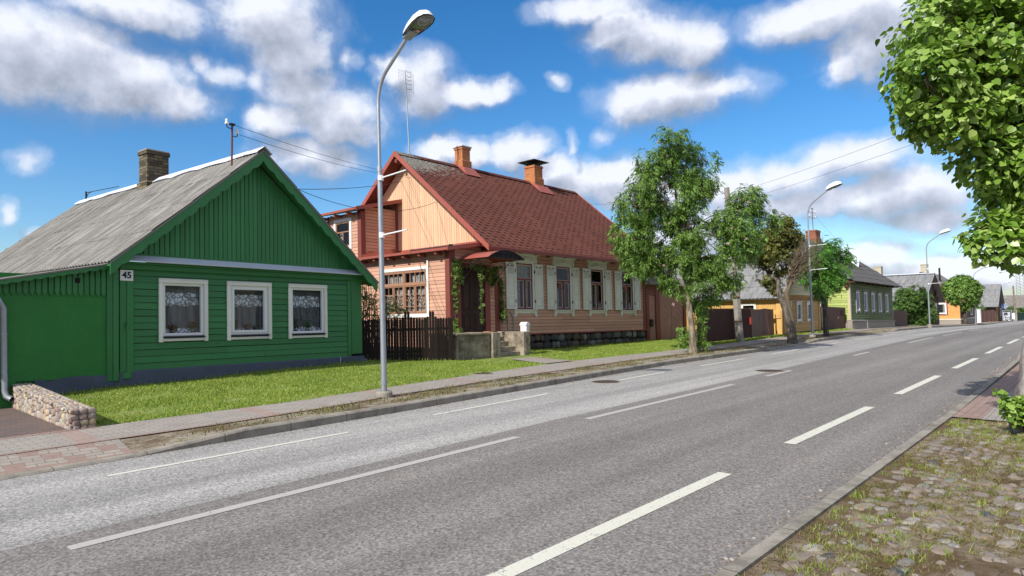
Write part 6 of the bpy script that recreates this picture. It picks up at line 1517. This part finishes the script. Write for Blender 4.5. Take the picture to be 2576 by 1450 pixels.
# ================================================================== STREET LAMPS
def make_lamp():
    t=thing('street_lamp',(0,0,0),'x','street lamp','street lamps along the left kerb')
    m=MB(); m.tube([(0,0,-.1),(0,0,.10),(0,0,.125)],[.155,.155,.14],24); b=m.build('base',MATS['concrete_base'],t)
    m=MB(); path=[(0,0,.1),(0,0,2.0),(0,0,4.4)]; m.tube(path,[.058,.051,.045],16)
    ex=[(0,0,4.35),(0,0,5.62)]; Rb=.62
    for i in range(1,9):
        a=i/8*R(55); ex.append((0,-(Rb-Rb*math.cos(a)),5.62+Rb*math.sin(a)*1.15))
    ex.append((0,ex[-1][1]-.72,ex[-1][2]+.50)); 
    m.tube(ex,.034,14); p=m.build('pole',MATS['galvanised_steel'],t,smooth=True)
    for z in (.3,4.38): 
        m=MB(); m.tube([(0,0,z-.05),(0,0,z+.05)],.066 if z<1 else .052,14); m.build('collar',MATS['galvanised_steel'],p)
    for z,dz_ in ((3.10,.0),(4.20,.0)):
        m=MB(); m.tube([(0,-.05,z),(0,-.80,z+.03)],.014,8); m.tube([(0,-.03,z-.05),(0,-.03,z+.05)],.056,14); m.build('banner_arm',MATS['white_enamel'] ,t)
    hy,hz=ex[-1][1],ex[-1][2]
    dirv=Vector((0,-.965,.26)).normalized(); up=Vector((0,.26,.965)).normalized(); sx=Vector((1,0,0)); o0=Vector((0,hy+.10,hz-.03))
    def HT(a,b,c): q=o0+dirv*a+sx*b+up*c; return tuple(q)
    def shell(name,prof,mat,parent,nseg=20,bottom=False):
        m=MB(HT); vs=[]; 
        for a,w,h in prof:
            for j in range(nseg+1):
                th=math.pi*j/nseg; vs.append((a,w*math.cos(th),(h*math.sin(th))*(-1 if bottom else 1)))
        n=nseg+1; m.add(vs,[(i*n+j,i*n+j+1,(i+1)*n+j+1,(i+1)*n+j) for i in range(len(prof)-1) for j in range(nseg)]); return m.build(name,mat,parent,smooth=True,recalc=False)
    prof=[(0,.02,.02),(.0,.07,.07),(.06,.105,.13),(.22,.15,.19),(.42,.18,.215),(.58,.175,.195),(.69,.13,.13),(.735,.05,.04),(.74,.0,.0)]
    hd=shell('lamp_head',prof,MATS['white_enamel'],t)
    m=MB(HT); m.bbox(.0,.24,-.09,.09,-.055,.01,.015); m.build('ballast_box',MATS['galvanised_steel'],hd)
    shell('glass',[(.20,.09,.01),(.26,.125,.05),(.42,.15,.075),(.58,.148,.07),(.68,.10,.04),(.72,.03,.01)],MATS['lamp_glass'],hd,bottom=True)
    m=MB(HT); m.tube([(.2,0,.0),(.2,0,.0)],.01,4) if 0 else None
    vs=[(a,w*s,.0) for a,w,h in prof[2:-1] for s in (-1,1)]; n=len(vs)//2; m.add(vs,[(2*i,2*i+1,2*i+3,2*i+2) for i in range(n-1)]); m.build('reflector',MATS['galvanised_steel'],hd,recalc=False)
    m=MB(HT)
    m.tube([(a,w*1.01,-.005) for a,w,h in prof[1:]]+[(a,-w*1.01,-.005) for a,w,h in prof[-2:0:-1]],.009,6); m.build('rim',MATS['dark_iron'],hd)
    return t
L0=make_lamp()
LAMPS=[(7.58,10.30,.12,1.0,0.0,'nearest tall galvanised street lamp, in front of the two big houses'),(33.0,10.72,.12,1.05,0,'second street lamp, rising beside the pollarded maple'),(57.0,10.15,-.1,1.02,0,'third street lamp, in front of the far bush and dark gable'),(94.9,12.2,-1.1,1.0,0,'fourth street lamp, half hidden by the round clipped tree'),(146.6,14.9,-2.2,1.05,0,'farthest street lamp, carrying the blue crossing sign')]
for i,(x,y,z,s,rz_,lab) in enumerate(LAMPS):
    o=L0 if i==0 else copy_tree(L0); o.location=(x,y,z); o['label']=lab; o.scale=(1,1,s)
L0.rotation_euler=(0,R(-.35),0)
# crossing sign on the farthest lamp
cs_=thing('crossing_sign',(146.5,14.9,.3),'blue square pedestrian crossing sign with white triangle on the farthest lamp','sign')
n_=Vector((-.985,-.17,0)); a_=Vector((-.17,.985,0))*-1
SG=lambda a,d,z:tuple(Vector((146.35,14.92,.66))+a_*a+n_*d*1.0+Vector((0,0,z)))
m_plain('sign_blue',(.02,.26,.80),.4); 
m=MB(SG); m.bbox(-.48,.48,.0,.04,-.42,.42,.02); bd=m.build('board',MATS['sign_blue'],cs_)
m=MB(SG); ring(m,-.46,.46,-.40,.40,.03,.03,.05); m.prism([(-.36,-.30),(.36,-.30),(0,.32)],lambda p,q,d:(p,d,q),.04,.05); m.build('triangle',MATS['white_enamel'],bd)
m=MB(SG); m.blob((.0,.055,.10),.035,.01,.035,8,5)
for p,q in (((0,.06),(-.01,-.07)),((-.01,-.07),(-.08,-.20)),((-.01,-.07),(.07,-.20)),((0,.04),(-.08,-.03)),((0,.04),(.08,-.02))): m.tube([(p[0],.055,p[1]),(q[0],.055,q[1])],.018,5)
for x in (-.24,-.12,.0,.12,.24): m.box(x-.03,x+.03,.05,.054,-.28,-.23)
m.build('pictogram',MATS['sign_ink'],bd)
t=thing('priority_sign_back',(146.9,14.5,.5),'grey diamond back of a road sign beside the blue crossing sign','sign'); m=MB(lambda a,d,z:tuple(Vector((146.9,14.42,.62))+a_*a+n_*d+Vector((0,0,z)))); m.prism([(-.52,0),(0,-.55),(.52,0),(0,.55)],lambda p,q,d:(p,d,q),-.02,.02); m.build('board',MATS['galvanised_steel'],t)
m=MB(); m.tube([(146.95,14.5,-2.2),(146.95,14.5,.9)],.04,8); m.build('pole',MATS['galvanised_steel'],t)

# ================================================================== WIRES
def wire(a,b,sag,label,r=.006):
    a,b=Vector(a),Vector(b); pts=[]
    for i in range(17):
        t=i/16; p=a.lerp(b,t); p.z-=sag*4*t*(1-t); pts.append(tuple(p))
    m=MB(); m.tube(pts,r,5); o=m.build('overhead_wire',MATS['dark_iron'],smooth=True); tag(o,label,'wire','overhead wires')
mt=G.P(2.78,.17,6.25); mt0=G.P(2.64,.15,6.45)
wire(mt0,Og(4.23,.0,7.15),.12,'upper of two thin wires from the green house mast to the salmon gable')
wire(mt,Og(4.03,.0,7.05),.16,'lower of two thin wires from the green house mast to the salmon gable')
ev=G.P(3.98+.1,-.38,5.02)
wire(ev,Og(4.6,.0,7.0),.10,'thick black cable rising from the green eave to the salmon gable',.009)
wire(ev,Og(2.53,.03,5.9),.45,'sagging black cable from the green eave to the middle of the salmon gable',.008)
wire((27.35,11.95,6.6),(16.63,.87,6.05),.10,'upper wire crossing the street from the concrete pole',.0045)
wire((27.4,11.95,6.2),(16.79,.71,5.78),.10,'lower wire crossing the street from the concrete pole',.0045)
wire((27.3,12.1,6.5),Yh.P(2.1,1,5.9),.12,'short wire from the concrete pole to the mast of the yellow house')
wire((27.1,12.1,6.6),O.P(12.3,5.5,7.6),.25,'thin wire from the concrete pole behind the salmon roof')
wire(Lg.P(5.5,4,8.4),Ah.P(-4.2,4.3,5.0),.6,'long faint wire from the lime house mast toward the pale chimney')

# ================================================================== HOUSES OUTSIDE THE FRAME THAT SHADE AND REFLECT
def plain_house(name,F,w,d,ze,zr_,wall,label,wins):
    t=thing(name,F.P(w/2,d/2,0),label,'house'); f=F.front()
    m=MB(f); siding_h(m,0,w,-.3,ze,.18,[(a,a+1.1,1.4,2.9) for a in wins]); m.build('wall',MATS[wall],t)
    m=MB(f); siding_h(m,0,w,ze,zr_-.1,.18,(),lambda z:(w/2*(z-ze)/(zr_-ze),w-w/2*(z-ze)/(zr_-ze))); m.build('gable',MATS[wall],t)
    m=MB(F.P); m.box(.02,.06,.05,d,-.6,ze); m.box(w-.06,w-.02,.05,d,-.6,ze); m.box(.06,w-.06,d-.05,d,-.3,ze); m.box(.06,w-.06,1.5,1.55,-.3,ze); m.build('inner_wall',MATS['pale_mortar'],t)
    for a in wins: simple_window(f,t,a-.08,a+1.18,1.3,2.98,'white_trim',True,False)
    roof_plane('roof',F,MATS['brown_grey_roof'],t,(-.4,-.4,ze-.1),(-.4,d+.4,ze-.1),(w/2,-.4,zr_),(w/2,d+.4,zr_),0,.3,.05,3); roof_plane('roof',F,MATS['brown_grey_roof'],t,(w+.4,-.4,ze-.1),(w+.4,d+.4,ze-.1),(w/2,-.4,zr_),(w/2,d+.4,zr_),0,.3,.05,3)
class Flip(Frame):
    def P(s,u,v,z): return (s.o[0]-u,s.o[1]-v,z)
plain_house('opposite_house',Flip(22,-11,0),9,9,3.6,7.6,'orange_paint','orange wooden house across the street behind the camera side',(1.2,4.0,6.8))
plain_house('opposite_house',Flip(9,-12.5,0),8,9,3.4,7.0,'lime_paint','green wooden house across the street nearest the cobbles',(1.2,3.6,6.0))
plain_house('opposite_house',Flip(38,-11,0),10,9,3.6,7.6,'far_brown_boards','brown wooden house across the street farther up',(1.2,4.4,7.6))
# ================================================================== TREES
def crown_points(blobs,density,seed,shell=.55,gap=.18,gs=1.6):
    rg=np.random.default_rng(seed); out=[]
    for bx,by,bz,br in blobs:
        n=int(density*br*br*12)
        d=rg.normal(size=(n,3)); d/=np.linalg.norm(d,axis=1)[:,None]; r=br*(shell+(1-shell)*rg.random(n)**.6)*np.where(rg.random(n)<.12,1.16,1.0)
        P=np.stack([bx+d[:,0]*r,by+d[:,1]*r,bz+d[:,2]*r*.95],1)
        for p,dd in zip(P,d):
            if noise.noise((p[0]*gs,p[1]*gs,p[2]*gs))<-gap: continue
            out.append((p,dd))
    return out
def instances(name,TV,TF,pts,mat,parent,smin,smax,seed,droop=.3,outw=.6,smooth=False,rnd=.8):
    rg=np.random.default_rng(seed); n=len(pts); P=np.array([p for p,_ in pts]); D=np.array([d for _,d in pts])
    z=D*outw+np.array([0,0,.55])+rg.normal(size=(n,3))*rnd*.55; z/=np.linalg.norm(z,axis=1)[:,None]       # leaf normal
    x=D*np.array([1,1,.2])+rg.normal(size=(n,3))*rnd+np.array([0,0,-droop]); x-=z*(x*z).sum(1)[:,None]; x/=np.linalg.norm(x,axis=1)[:,None]+1e-9
    y=np.cross(z,x); s=rg.uniform(smin,smax,n)[:,None]
    TV=np.array(TV); V=(P[:,None,:]+s[:,:,None]*(x[:,None,:]*TV[None,:,0:1]+y[:,None,:]*TV[None,:,1:2]+z[:,None,:]*TV[None,:,2:3])).reshape(-1,3)
    F=(np.arange(n)[:,None,None]*len(TV)+np.array(TF)[None]).reshape(-1,len(TF[0]))
    return np_mesh(name,V,F,MATS[mat],parent,smooth)
# templates (x along leaf, y across, z normal)
HEART_V=[(0,0,0),(-.06,.20,.02),(.12,.46,.05),(.42,.48,.02),(.72,.27,-.05),(1.0,0,-.16),(.72,-.27,-.05),(.42,-.48,.02),(.12,-.46,.05),(-.06,-.20,.02),(.4,0,-.05)]
HEART_F=[(0,1,2,10),(10,2,3,4),(10,4,5,6),(10,6,7,8),(10,8,9,0)]
def compound(n=5,lw=.13,ll=.36):
    V=[];F=[]
    for i in range(n):
        t=.25+.75*i/n; zx=-.35*t*t
        for s in (-1,1):
            b=(t,0,zx); tip=(t+.12,s*ll,zx-.10); m1=(t+.12,s*ll*.5,zx-.0); m0=(t-lw*.6,s*ll*.5,zx-.03)
            k=len(V); V+=[b,m0,tip,m1]; F.append((k,k+1,k+2,k+3))
    k=len(V); V+=[(1.0,0,-.35),(1.15,.08,-.42),(1.38,0,-.55),(1.15,-.08,-.42)]; F.append((k,k+1,k+2,k+3))
    return V,F
ROB_V,ROB_F=compound(5); ROW_V,ROW_F=compound(4,.16,.42)
SIMPLE_V=[(0,0,0),(.45,.28,.03),(1,0,-.08),(.45,-.28,.03)]; SIMPLE_F=[(0,1,2,3)]
CLUST_V=[];CLUST_F=[]
for a in (0,1.25,2.5,3.8,5.0):
    k=len(CLUST_V); ca,sa=math.cos(a),math.sin(a)
    for x,y,z in ((.05,0,0),(.5,.26,.05),(1,0,-.15),(.5,-.26,.05)): CLUST_V.append((x*ca-y*sa,x*sa+y*ca,z))
    CLUST_F.append((k,k+1,k+2,k+3))
def limb(m,a,b,r0,r1,wob,seed,n=7):
    rr=random.Random(seed); a,b=Vector(a),Vector(b); pts=[];L_=(b-a).length
    for i in range(n+1):
        t=i/n; p=a.lerp(b,t)+Vector((rr.uniform(-1,1),rr.uniform(-1,1),rr.uniform(-.6,.6)))*wob*L_*math.sin(math.pi*t); pts.append(tuple(p))
    m.tube(pts,[r0+(r1-r0)*(i/n)**.8 for i in range(n+1)],7); return pts
def trunk_mesh(m,pts,rs,seed,n=12,knob=.08):
    rr=random.Random(seed); k0=len(m.v)
    m.tube(pts,rs,n)
    for i in range(k0,len(m.v)):
        x,y,z=m.v[i]; j=min(range(len(pts)),key=lambda q:abs(pts[q][2]-z)); c=pts[j]
        f=1+knob*2*noise.noise((x*6,y*6,z*3+seed)); m.v[i]=(c[0]+(x-c[0])*f,c[1]+(y-c[1])*f,z)
def dense_path(pts,rs,step=.12):
    op=[];orr=[]
    for i in range(len(pts)-1):
        a,b=Vector(pts[i]),Vector(pts[i+1]); k=max(1,int((b-a).length/step))
        for j in range(k): op.append(tuple(a.lerp(b,j/k))); orr.append(rs[i]+(rs[i+1]-rs[i])*j/k)
    op.append(tuple(pts[-1])); orr.append(rs[-1]); return op,orr
def tree(name,base,label,cat,trunk,tr,blobs,bark,leafmat,TV,TF,density,ls,seed,group=None,extra=None,shell=.5,gap=.18,knob=.08,droop=.3,limbs=True,smooth=False,gs=1.6,rnd=.8):
    t=thing(name,base,label,cat,group)
    p,r=dense_path(trunk,tr); m=MB(); trunk_mesh(m,p,r,seed,12,knob); tk=m.build('trunk',MATS[bark],t,smooth=True,recalc=False)
    if limbs:
        m=MB(); fork=Vector(trunk[-1]); rr=random.Random(seed)
        for i,(x,y,z,q) in enumerate(blobs):
            st=Vector(trunk[-1]) if z>trunk[-1][2] else Vector(trunk[max(0,len(trunk)-2)])
            # start a little way up another limb if it lies in between
            c=[b for b in blobs if b[2]<z-.3 and (Vector(b[:3])-fork).length<(Vector((x,y,z))-fork).length*.75]
            if c: b=min(c,key=lambda b:(Vector(b[:3])-Vector((x,y,z))).length); st=Vector(b[:3])
            pts=limb(m,st,(x,y,z),max(.018,tr[-1]*(.55 if c else .85)),.012,.07,seed+i)
            for k in range(5):
                d=Vector((rr.gauss(0,1),rr.gauss(0,1),rr.gauss(0,1))).normalized(); limb(m,(x,y,z),tuple(Vector((x,y,z))+d*q*.9),.012,.004,.12,seed*7+i*5+k,4)
        m.build('limb',MATS[bark],tk,smooth=True,recalc=False)
    pts=crown_points(blobs,density,seed,shell,gap,gs)
    cr=instances('crown',TV,TF,pts,leafmat,t,ls*.7,ls*1.25,seed,droop,smooth=smooth,rnd=rnd)
    return t,cr
T1=[[20.18,10.91,7.34,.62],[19.97,11.43,6.71,.69],[21.28,10.92,6.68,.76],[21.43,10.38,6.9,.53],[19.75,11.48,5.86,.76],[20.73,10.97,5.64,.83],[21.29,10.42,5.97,.56],[19.45,11.95,5.21,.67],[20.57,11.69,4.73,.83],[20.61,10.65,4.48,.69],[19.59,12.23,4.15,.72],[20.27,11.71,3.73,.72],[19.73,12.19,3.25,.58],[20.73,11.38,2.61,.44],[21.16,11.12,3.59,.49],[22.13,10.35,4.71,.44],[21.75,9.67,4.61,.62],[22.56,9.34,5.41,.58],[23.04,8.93,4.71,.49],[22.05,9.39,4.05,.62],[21.38,9.68,3.42,.58],[23.02,9.46,3.62,.35],[21.37,10.2,2.84,.56],[21.81,9.76,2.62,.42],[21.99,10.53,2.16,.42],[21.35,10.75,1.75,.36],[20.86,11.09,2.11,.39],[19.75,12.64,4.76,.39]]
T1b=[[21.32,10.68,1.33,.24],[21.5,10.7,.91,.24],[21.41,10.72,.5,.26],[20.98,11.09,.86,.26],[21.0,11.1,.55,.26],[21.58,10.72,.25,.18]]
T1=[[a,b,c,d*1.13] for a,b,c,d in T1]+[[20.9,10.6,3.0,.50],[20.5,10.9,3.5,.6],[20.8,10.5,4.0,.55],[21.3,10.4,3.2,.5],[20.4,11.2,2.9,.45],[20.75,10.5,2.45,.32],[21.6,10.2,2.5,.45]]
t1,cr=tree('robinia_tree',(20.75,10.68,.14),'tall feathery pink-flowering tree in the verge before the plank gate','tree',[(20.75,10.68,.08),(20.78,10.68,.25),(20.80,10.70,.9),(20.74,10.74,1.5),(20.78,10.80,2.15),(20.72,10.9,3.2),(20.6,11.0,4.6),(20.45,11.0,6.2)],[.19,.125,.108,.10,.092,.075,.05,.03],T1,'pale_bark','robinia_leaf',ROB_V,ROB_F,105,.19,101,shell=.25,gap=.16,droop=.9,gs=1.3)
pts=crown_points(T1b,75,5,.2,.5); instances('shoots',ROB_V,ROB_F,pts,'robinia_leaf',t1,.12,.2,6,.5)
pf_=crown_points(T1,1.6,77,.8,.0); instances('flowers',CLUST_V,CLUST_F,pf_,'pink_flower',t1,.05,.085,8,1.0)
T2=[[29.42,10.99,4.69,.57],[30.0,10.75,4.8,.62],[29.28,11.31,4.0,.68],[29.9,11.0,3.84,.72],[29.6,11.4,3.04,.45],[30.17,10.4,4.72,.36],[29.8,11.19,2.5,.32]]
T2=[[a,b,c,d*1.3] for a,b,c,d in T2]+[[28.9,11.6,4.4,.6],[29.3,11.2,5.2,.55],[29.9,10.7,5.4,.45]]
t2,cr=tree('pollarded_maple',(29.0,10.25,.14),'twin-trunked pollarded maple with dull olive leaves and bare twigs on its right side','tree',[(29.0,10.25,.05),(29.0,10.27,.3),(28.95,10.32,.8),(28.85,10.45,1.5),(28.75,10.65,2.2),(28.9,10.75,2.8)],[.25,.19,.15,.125,.115,.09],T2,'grey_bark','olive_leaf',CLUST_V,CLUST_F,80,.12,202,shell=.3,gap=.12,knob=.12)
m=MB(); p,r=dense_path([(29.03,10.22,.1),(29.06,10.25,.8),(29.02,10.36,1.5),(29.0,10.45,2.2),(29.25,10.3,2.75)],[.17,.145,.12,.11,.08]); trunk_mesh(m,p,r,31,12,.12)
rr=random.Random(12); tips=[]
for i in range(46):
    a=rr.uniform(-.1,1.0); tip=(29.55+a*.95+rr.uniform(-.2,.2),10.15-a*.75+rr.uniform(-.3,.3),3.2+rr.uniform(.2,1.5)*(1-.3*a)); pts=limb(m,(29.1+rr.uniform(-.1,.2),10.4,2.5+rr.uniform(0,.4)),tip,.022,.007,.13,i*3,8); tips.append(tip)
    for k in range(5):
        s=Vector(pts[rr.randint(4,8)]); limb(m,s,tuple(s+Vector((rr.uniform(-.15,.35),rr.uniform(-.3,.2),rr.uniform(.15,.6)))),.010,.003,.14,i*50+k,4)
m.build('bare_branches',MATS['twig_bark'],t2,smooth=True,recalc=False)
T3=[[34.9,10.6,4.06,.90],[34.5,11.0,3.26,.74],[35.4,10.14,3.65,.78],[34.8,10.51,2.73,.70],[35.2,10.23,4.57,.46],[35.6,9.99,4.16,.42],[34.3,10.65,2.19,.38],[35.4,10.26,2.73,.35]]
T3=[[a,b,c,d*1.1] for a,b,c,d in T3]
t3,cr=tree('rowan_tree',(34.35,10.5,.14),'bright green compact rowan with dark trunk beyond the second street lamp','tree',[(34.35,10.5,.05),(34.35,10.52,.3),(34.4,10.55,1.2),(34.5,10.6,2.2)],[.17,.13,.115,.09],T3,'dark_bark','rowan_leaf',ROW_V,ROW_F,70,.20,303,shell=.35,gap=.2,droop=.7)
T4=[[94.5,13.4,2.9,1.75],[94.2,13.9,2.3,1.3],[95.0,13.0,2.2,1.4],[94.6,13.3,3.7,1.3],[95.1,12.7,3.1,1.3],[94.0,14.2,3.1,1.3],[94.6,13.4,1.4,.9]]
t4,cr=tree('clipped_ball_tree',(94.9,13.2,-1.0),'dense round clipped tree in front of the bright orange house','tree',[(94.9,13.2,-1.15),(94.85,13.25,-.2),(94.7,13.35,1.2)],[.30,.24,.20],T4,'dark_bark','robinia_leaf',CLUST_V,CLUST_F,34,.27,404,shell=.75,gap=.6,rnd=.6,droop=.6)
def bush(name,base,label,blobs,leaf,dens,ls,seed,cat='bush',grp=None,TV=CLUST_V,TF=CLUST_F,shell=.4,gap=.3):
    t=thing(name,base,label,cat,grp); instances('foliage',TV,TF,crown_points(blobs,dens,seed,shell,gap),leaf,t,ls*.7,ls*1.2,seed,.3)
    m=MB()
    for i,(x,y,z,q) in enumerate(blobs):
        for k in range(3): limb(m,(base[0]+random.uniform(-.1,.1),base[1]+random.uniform(-.1,.1),base[2]),(x+random.uniform(-.4,.4)*q,y+random.uniform(-.4,.4)*q,z+.5*q),.02,.006,.1,seed+i*3+k,5)
    m.build('stem',MATS['twig_bark'],t,recalc=False); return t
bush('dense_bush',(61.8,12.4,-.3),'large dense dark green bush beside the third street lamp',[[60.33,12.94,.96,.85],[61.26,12.34,1.68,1.05],[63.29,11.8,1.46,.98],[61.75,12.78,2.35,.59],[61.36,11.76,2.44,.72],[62.71,11.38,.67,.85],[61.94,12.37,.6,.98],[60.47,13.05,.22,.65],[63.4,11.45,2.21,.52],[60.11,13.24,1.46,.46],[62.18,11.87,.1,.72],[61.7,12.77,.06,.65]],'shrub_leaf',60,.17,55)
bush('yard_shrub',(11.6,16.3,.4),'bright leafy shrub behind the picket fence before the side window',[[11.52,16.29,2.2,.28],[11.96,15.82,1.95,.28],[11.67,16.1,2.5,.2],[11.3,16.5,2.3,.3],[11.6,16.2,1.75,.35],[12.0,15.9,1.7,.3],[11.2,16.6,1.8,.35],[12.3,15.7,1.75,.18],[11.15,16.6,2.4,.22]],'ivy_leaf',110,.055,56)
bush('far_bush',(170,17,-2),'low bush behind the shelter at the far right',[[168,16.6,-1.0,1.6],[170,15.6,-.9,1.4],[172,14.4,-1.2,1.4]],'shrub_leaf',9,.4,57)
bush('fence_tree',(137,17.5,-1),'small leafy tree peeping over the red-brown fence',[[131,17.0,.6,1.3],[133,17.4,.2,1.3]],'shrub_leaf',9,.3,58)
t=bush('back_tree',(9,49,0),'sparse treetop far behind the green house roof',[[8.6,49.6,4.9,1.2],[9.4,49.0,4.4,1.2],[7.8,50,4.3,1.3]],'shrub_leaf',5,.28,59,'tree')
cb=thing('bamboo_canes',(11.0,16.6,.4),'bundle of brown canes standing between green house and shrub','canes'); m=MB(); rr=random.Random(2)
for i in range(9): x=11.1+.055*i; m.tube([(x+.05,16.45-.02*i,.3),(x+rr.uniform(-.03,.03),16.45-.02*i,2.45+rr.uniform(.0,.38))],.012,5)
m.build('cane',MATS['brown_window_wood'],cb)
# near linden
T5=[[9.87,1.56,5.18,.57],[10.35,1.18,5.74,.68],[9.42,1.60,4.45,.50],[10.3,1.45,4.92,.66],[10.28,.91,5.0,.73],[9.95,1.75,4.12,.34],[9.86,1.39,4.05,.50],[10.5,1.06,4.31,.73],[10.35,1.14,3.53,.42],[10.9,.86,3.69,.57],[10.12,1.08,2.50,.37],[10.24,.90,2.44,.43],[10.75,1.0,3.09,.34],[11.3,.68,2.8,.57],[11.23,.48,4.35,1.0],[11.5,.64,6.0,1.0],[10.75,.3,3.35,.9],[11.2,-.6,4.6,1.1],[10.6,-.5,3.4,.8]]
t5,cr=tree('linden_tree',(10.62,.90,.03),'near linden with bright heart-shaped leaves filling the upper right corner','tree',[(10.62,.90,.0),(10.62,.89,.2),(10.64,.87,.5),(10.72,.80,.9),(10.78,.74,1.3),(10.90,.68,1.9),(10.98,.55,3.0),(11.05,.35,4.6)],[.19,.14,.115,.11,.115,.11,.10,.06],T5,'linden_bark','linden_leaf',HEART_V,HEART_F,330,.088,505,shell=.28,gap=.28,knob=.20,droop=.75,smooth=True,gs=2.4,rnd=.62)
bs=thing('linden_suckers',(10.2,1.0,.03),'bright leafy sucker shoots at the foot of the near linden','shrub')
SB=[[10.30,.95,.30,.17],[10.22,1.02,.42,.12],[10.45,.85,.22,.16],[10.35,.80,.40,.15],[10.15,1.12,.56,.05],[10.55,.75,.35,.2]]
instances('foliage',HEART_V,HEART_F,crown_points(SB,420,8,.2,.6),'linden_leaf',bs,.045,.085,9,.2,smooth=True)
m=MB()
for i in range(16):
    b=SB[i%6]; limb(m,(10.5+random.uniform(-.1,.1),.9,.03),(b[0]+random.uniform(-.08,.08),b[1]+random.uniform(-.08,.08),b[2]+.1),.008,.003,.08,i,5)
m.build('stem',MATS['twig_bark'],bs,recalc=False)
# climbing ivy round the porch
iv=thing('climbing_vine',O.P(.2,-.1,.9),'green creeper hanging in strands around the porch door','vine')
VB=[]; 
def strand(u,v,z0,z1,r,n): 
    for i in range(n): 
        z=z0+(z1-z0)*i/(n-1); VB.append([*O.P(u+random.uniform(-.03,.03),v+random.uniform(-.02,.02),z),r*random.uniform(.7,1.3)])
random.seed(8)
strand(.18,-.08,3.42,1.95,.10,11); strand(.36,-.10,3.35,2.75,.12,6); strand(.20,-.1,3.3,3.0,.16,3); strand(.26,-.06,1.95,1.75,.06,3); strand(1.0,-.45,3.3,2.85,.10,4); strand(1.02,-.45,2.8,1.38,.052,17)
for i in range(9): VB.append([*O.P(.75+.17*i,-.30,3.30-.10*math.sin(i*.4)+random.uniform(-.08,.03)),random.uniform(.07,.11)])
strand(1.45,-.35,3.15,2.75,.10,4); strand(2.0,-.12,3.15,2.75,.12,4); strand(2.35,-.10,2.85,1.95,.09,9); strand(2.36,-.14,1.75,1.5,.12,4); strand(.12,-.15,1.45,1.1,.07,5); strand(-.1,-.5,1.15,1.0,.12,3)
instances('foliage',CLUST_V,CLUST_F,crown_points([[a,b,c,d*1.15] for a,b,c,d in VB],115,9,.1,.9),'ivy_leaf',iv,.045,.085,10,.9)
m=MB()
for u,v,z0,z1 in ((.18,-.06,1.0,3.4),(1.02,-.44,1.4,3.4),(2.35,-.09,1.0,2.9),(.24,-.05,1.0,3.3)): 
    m.tube([O.P(u+.015*math.sin(i*1.7),v,z0+(z1-z0)*i/10) for i in range(11)],.009,5)
m.build('stem',MATS['twig_bark'],iv)
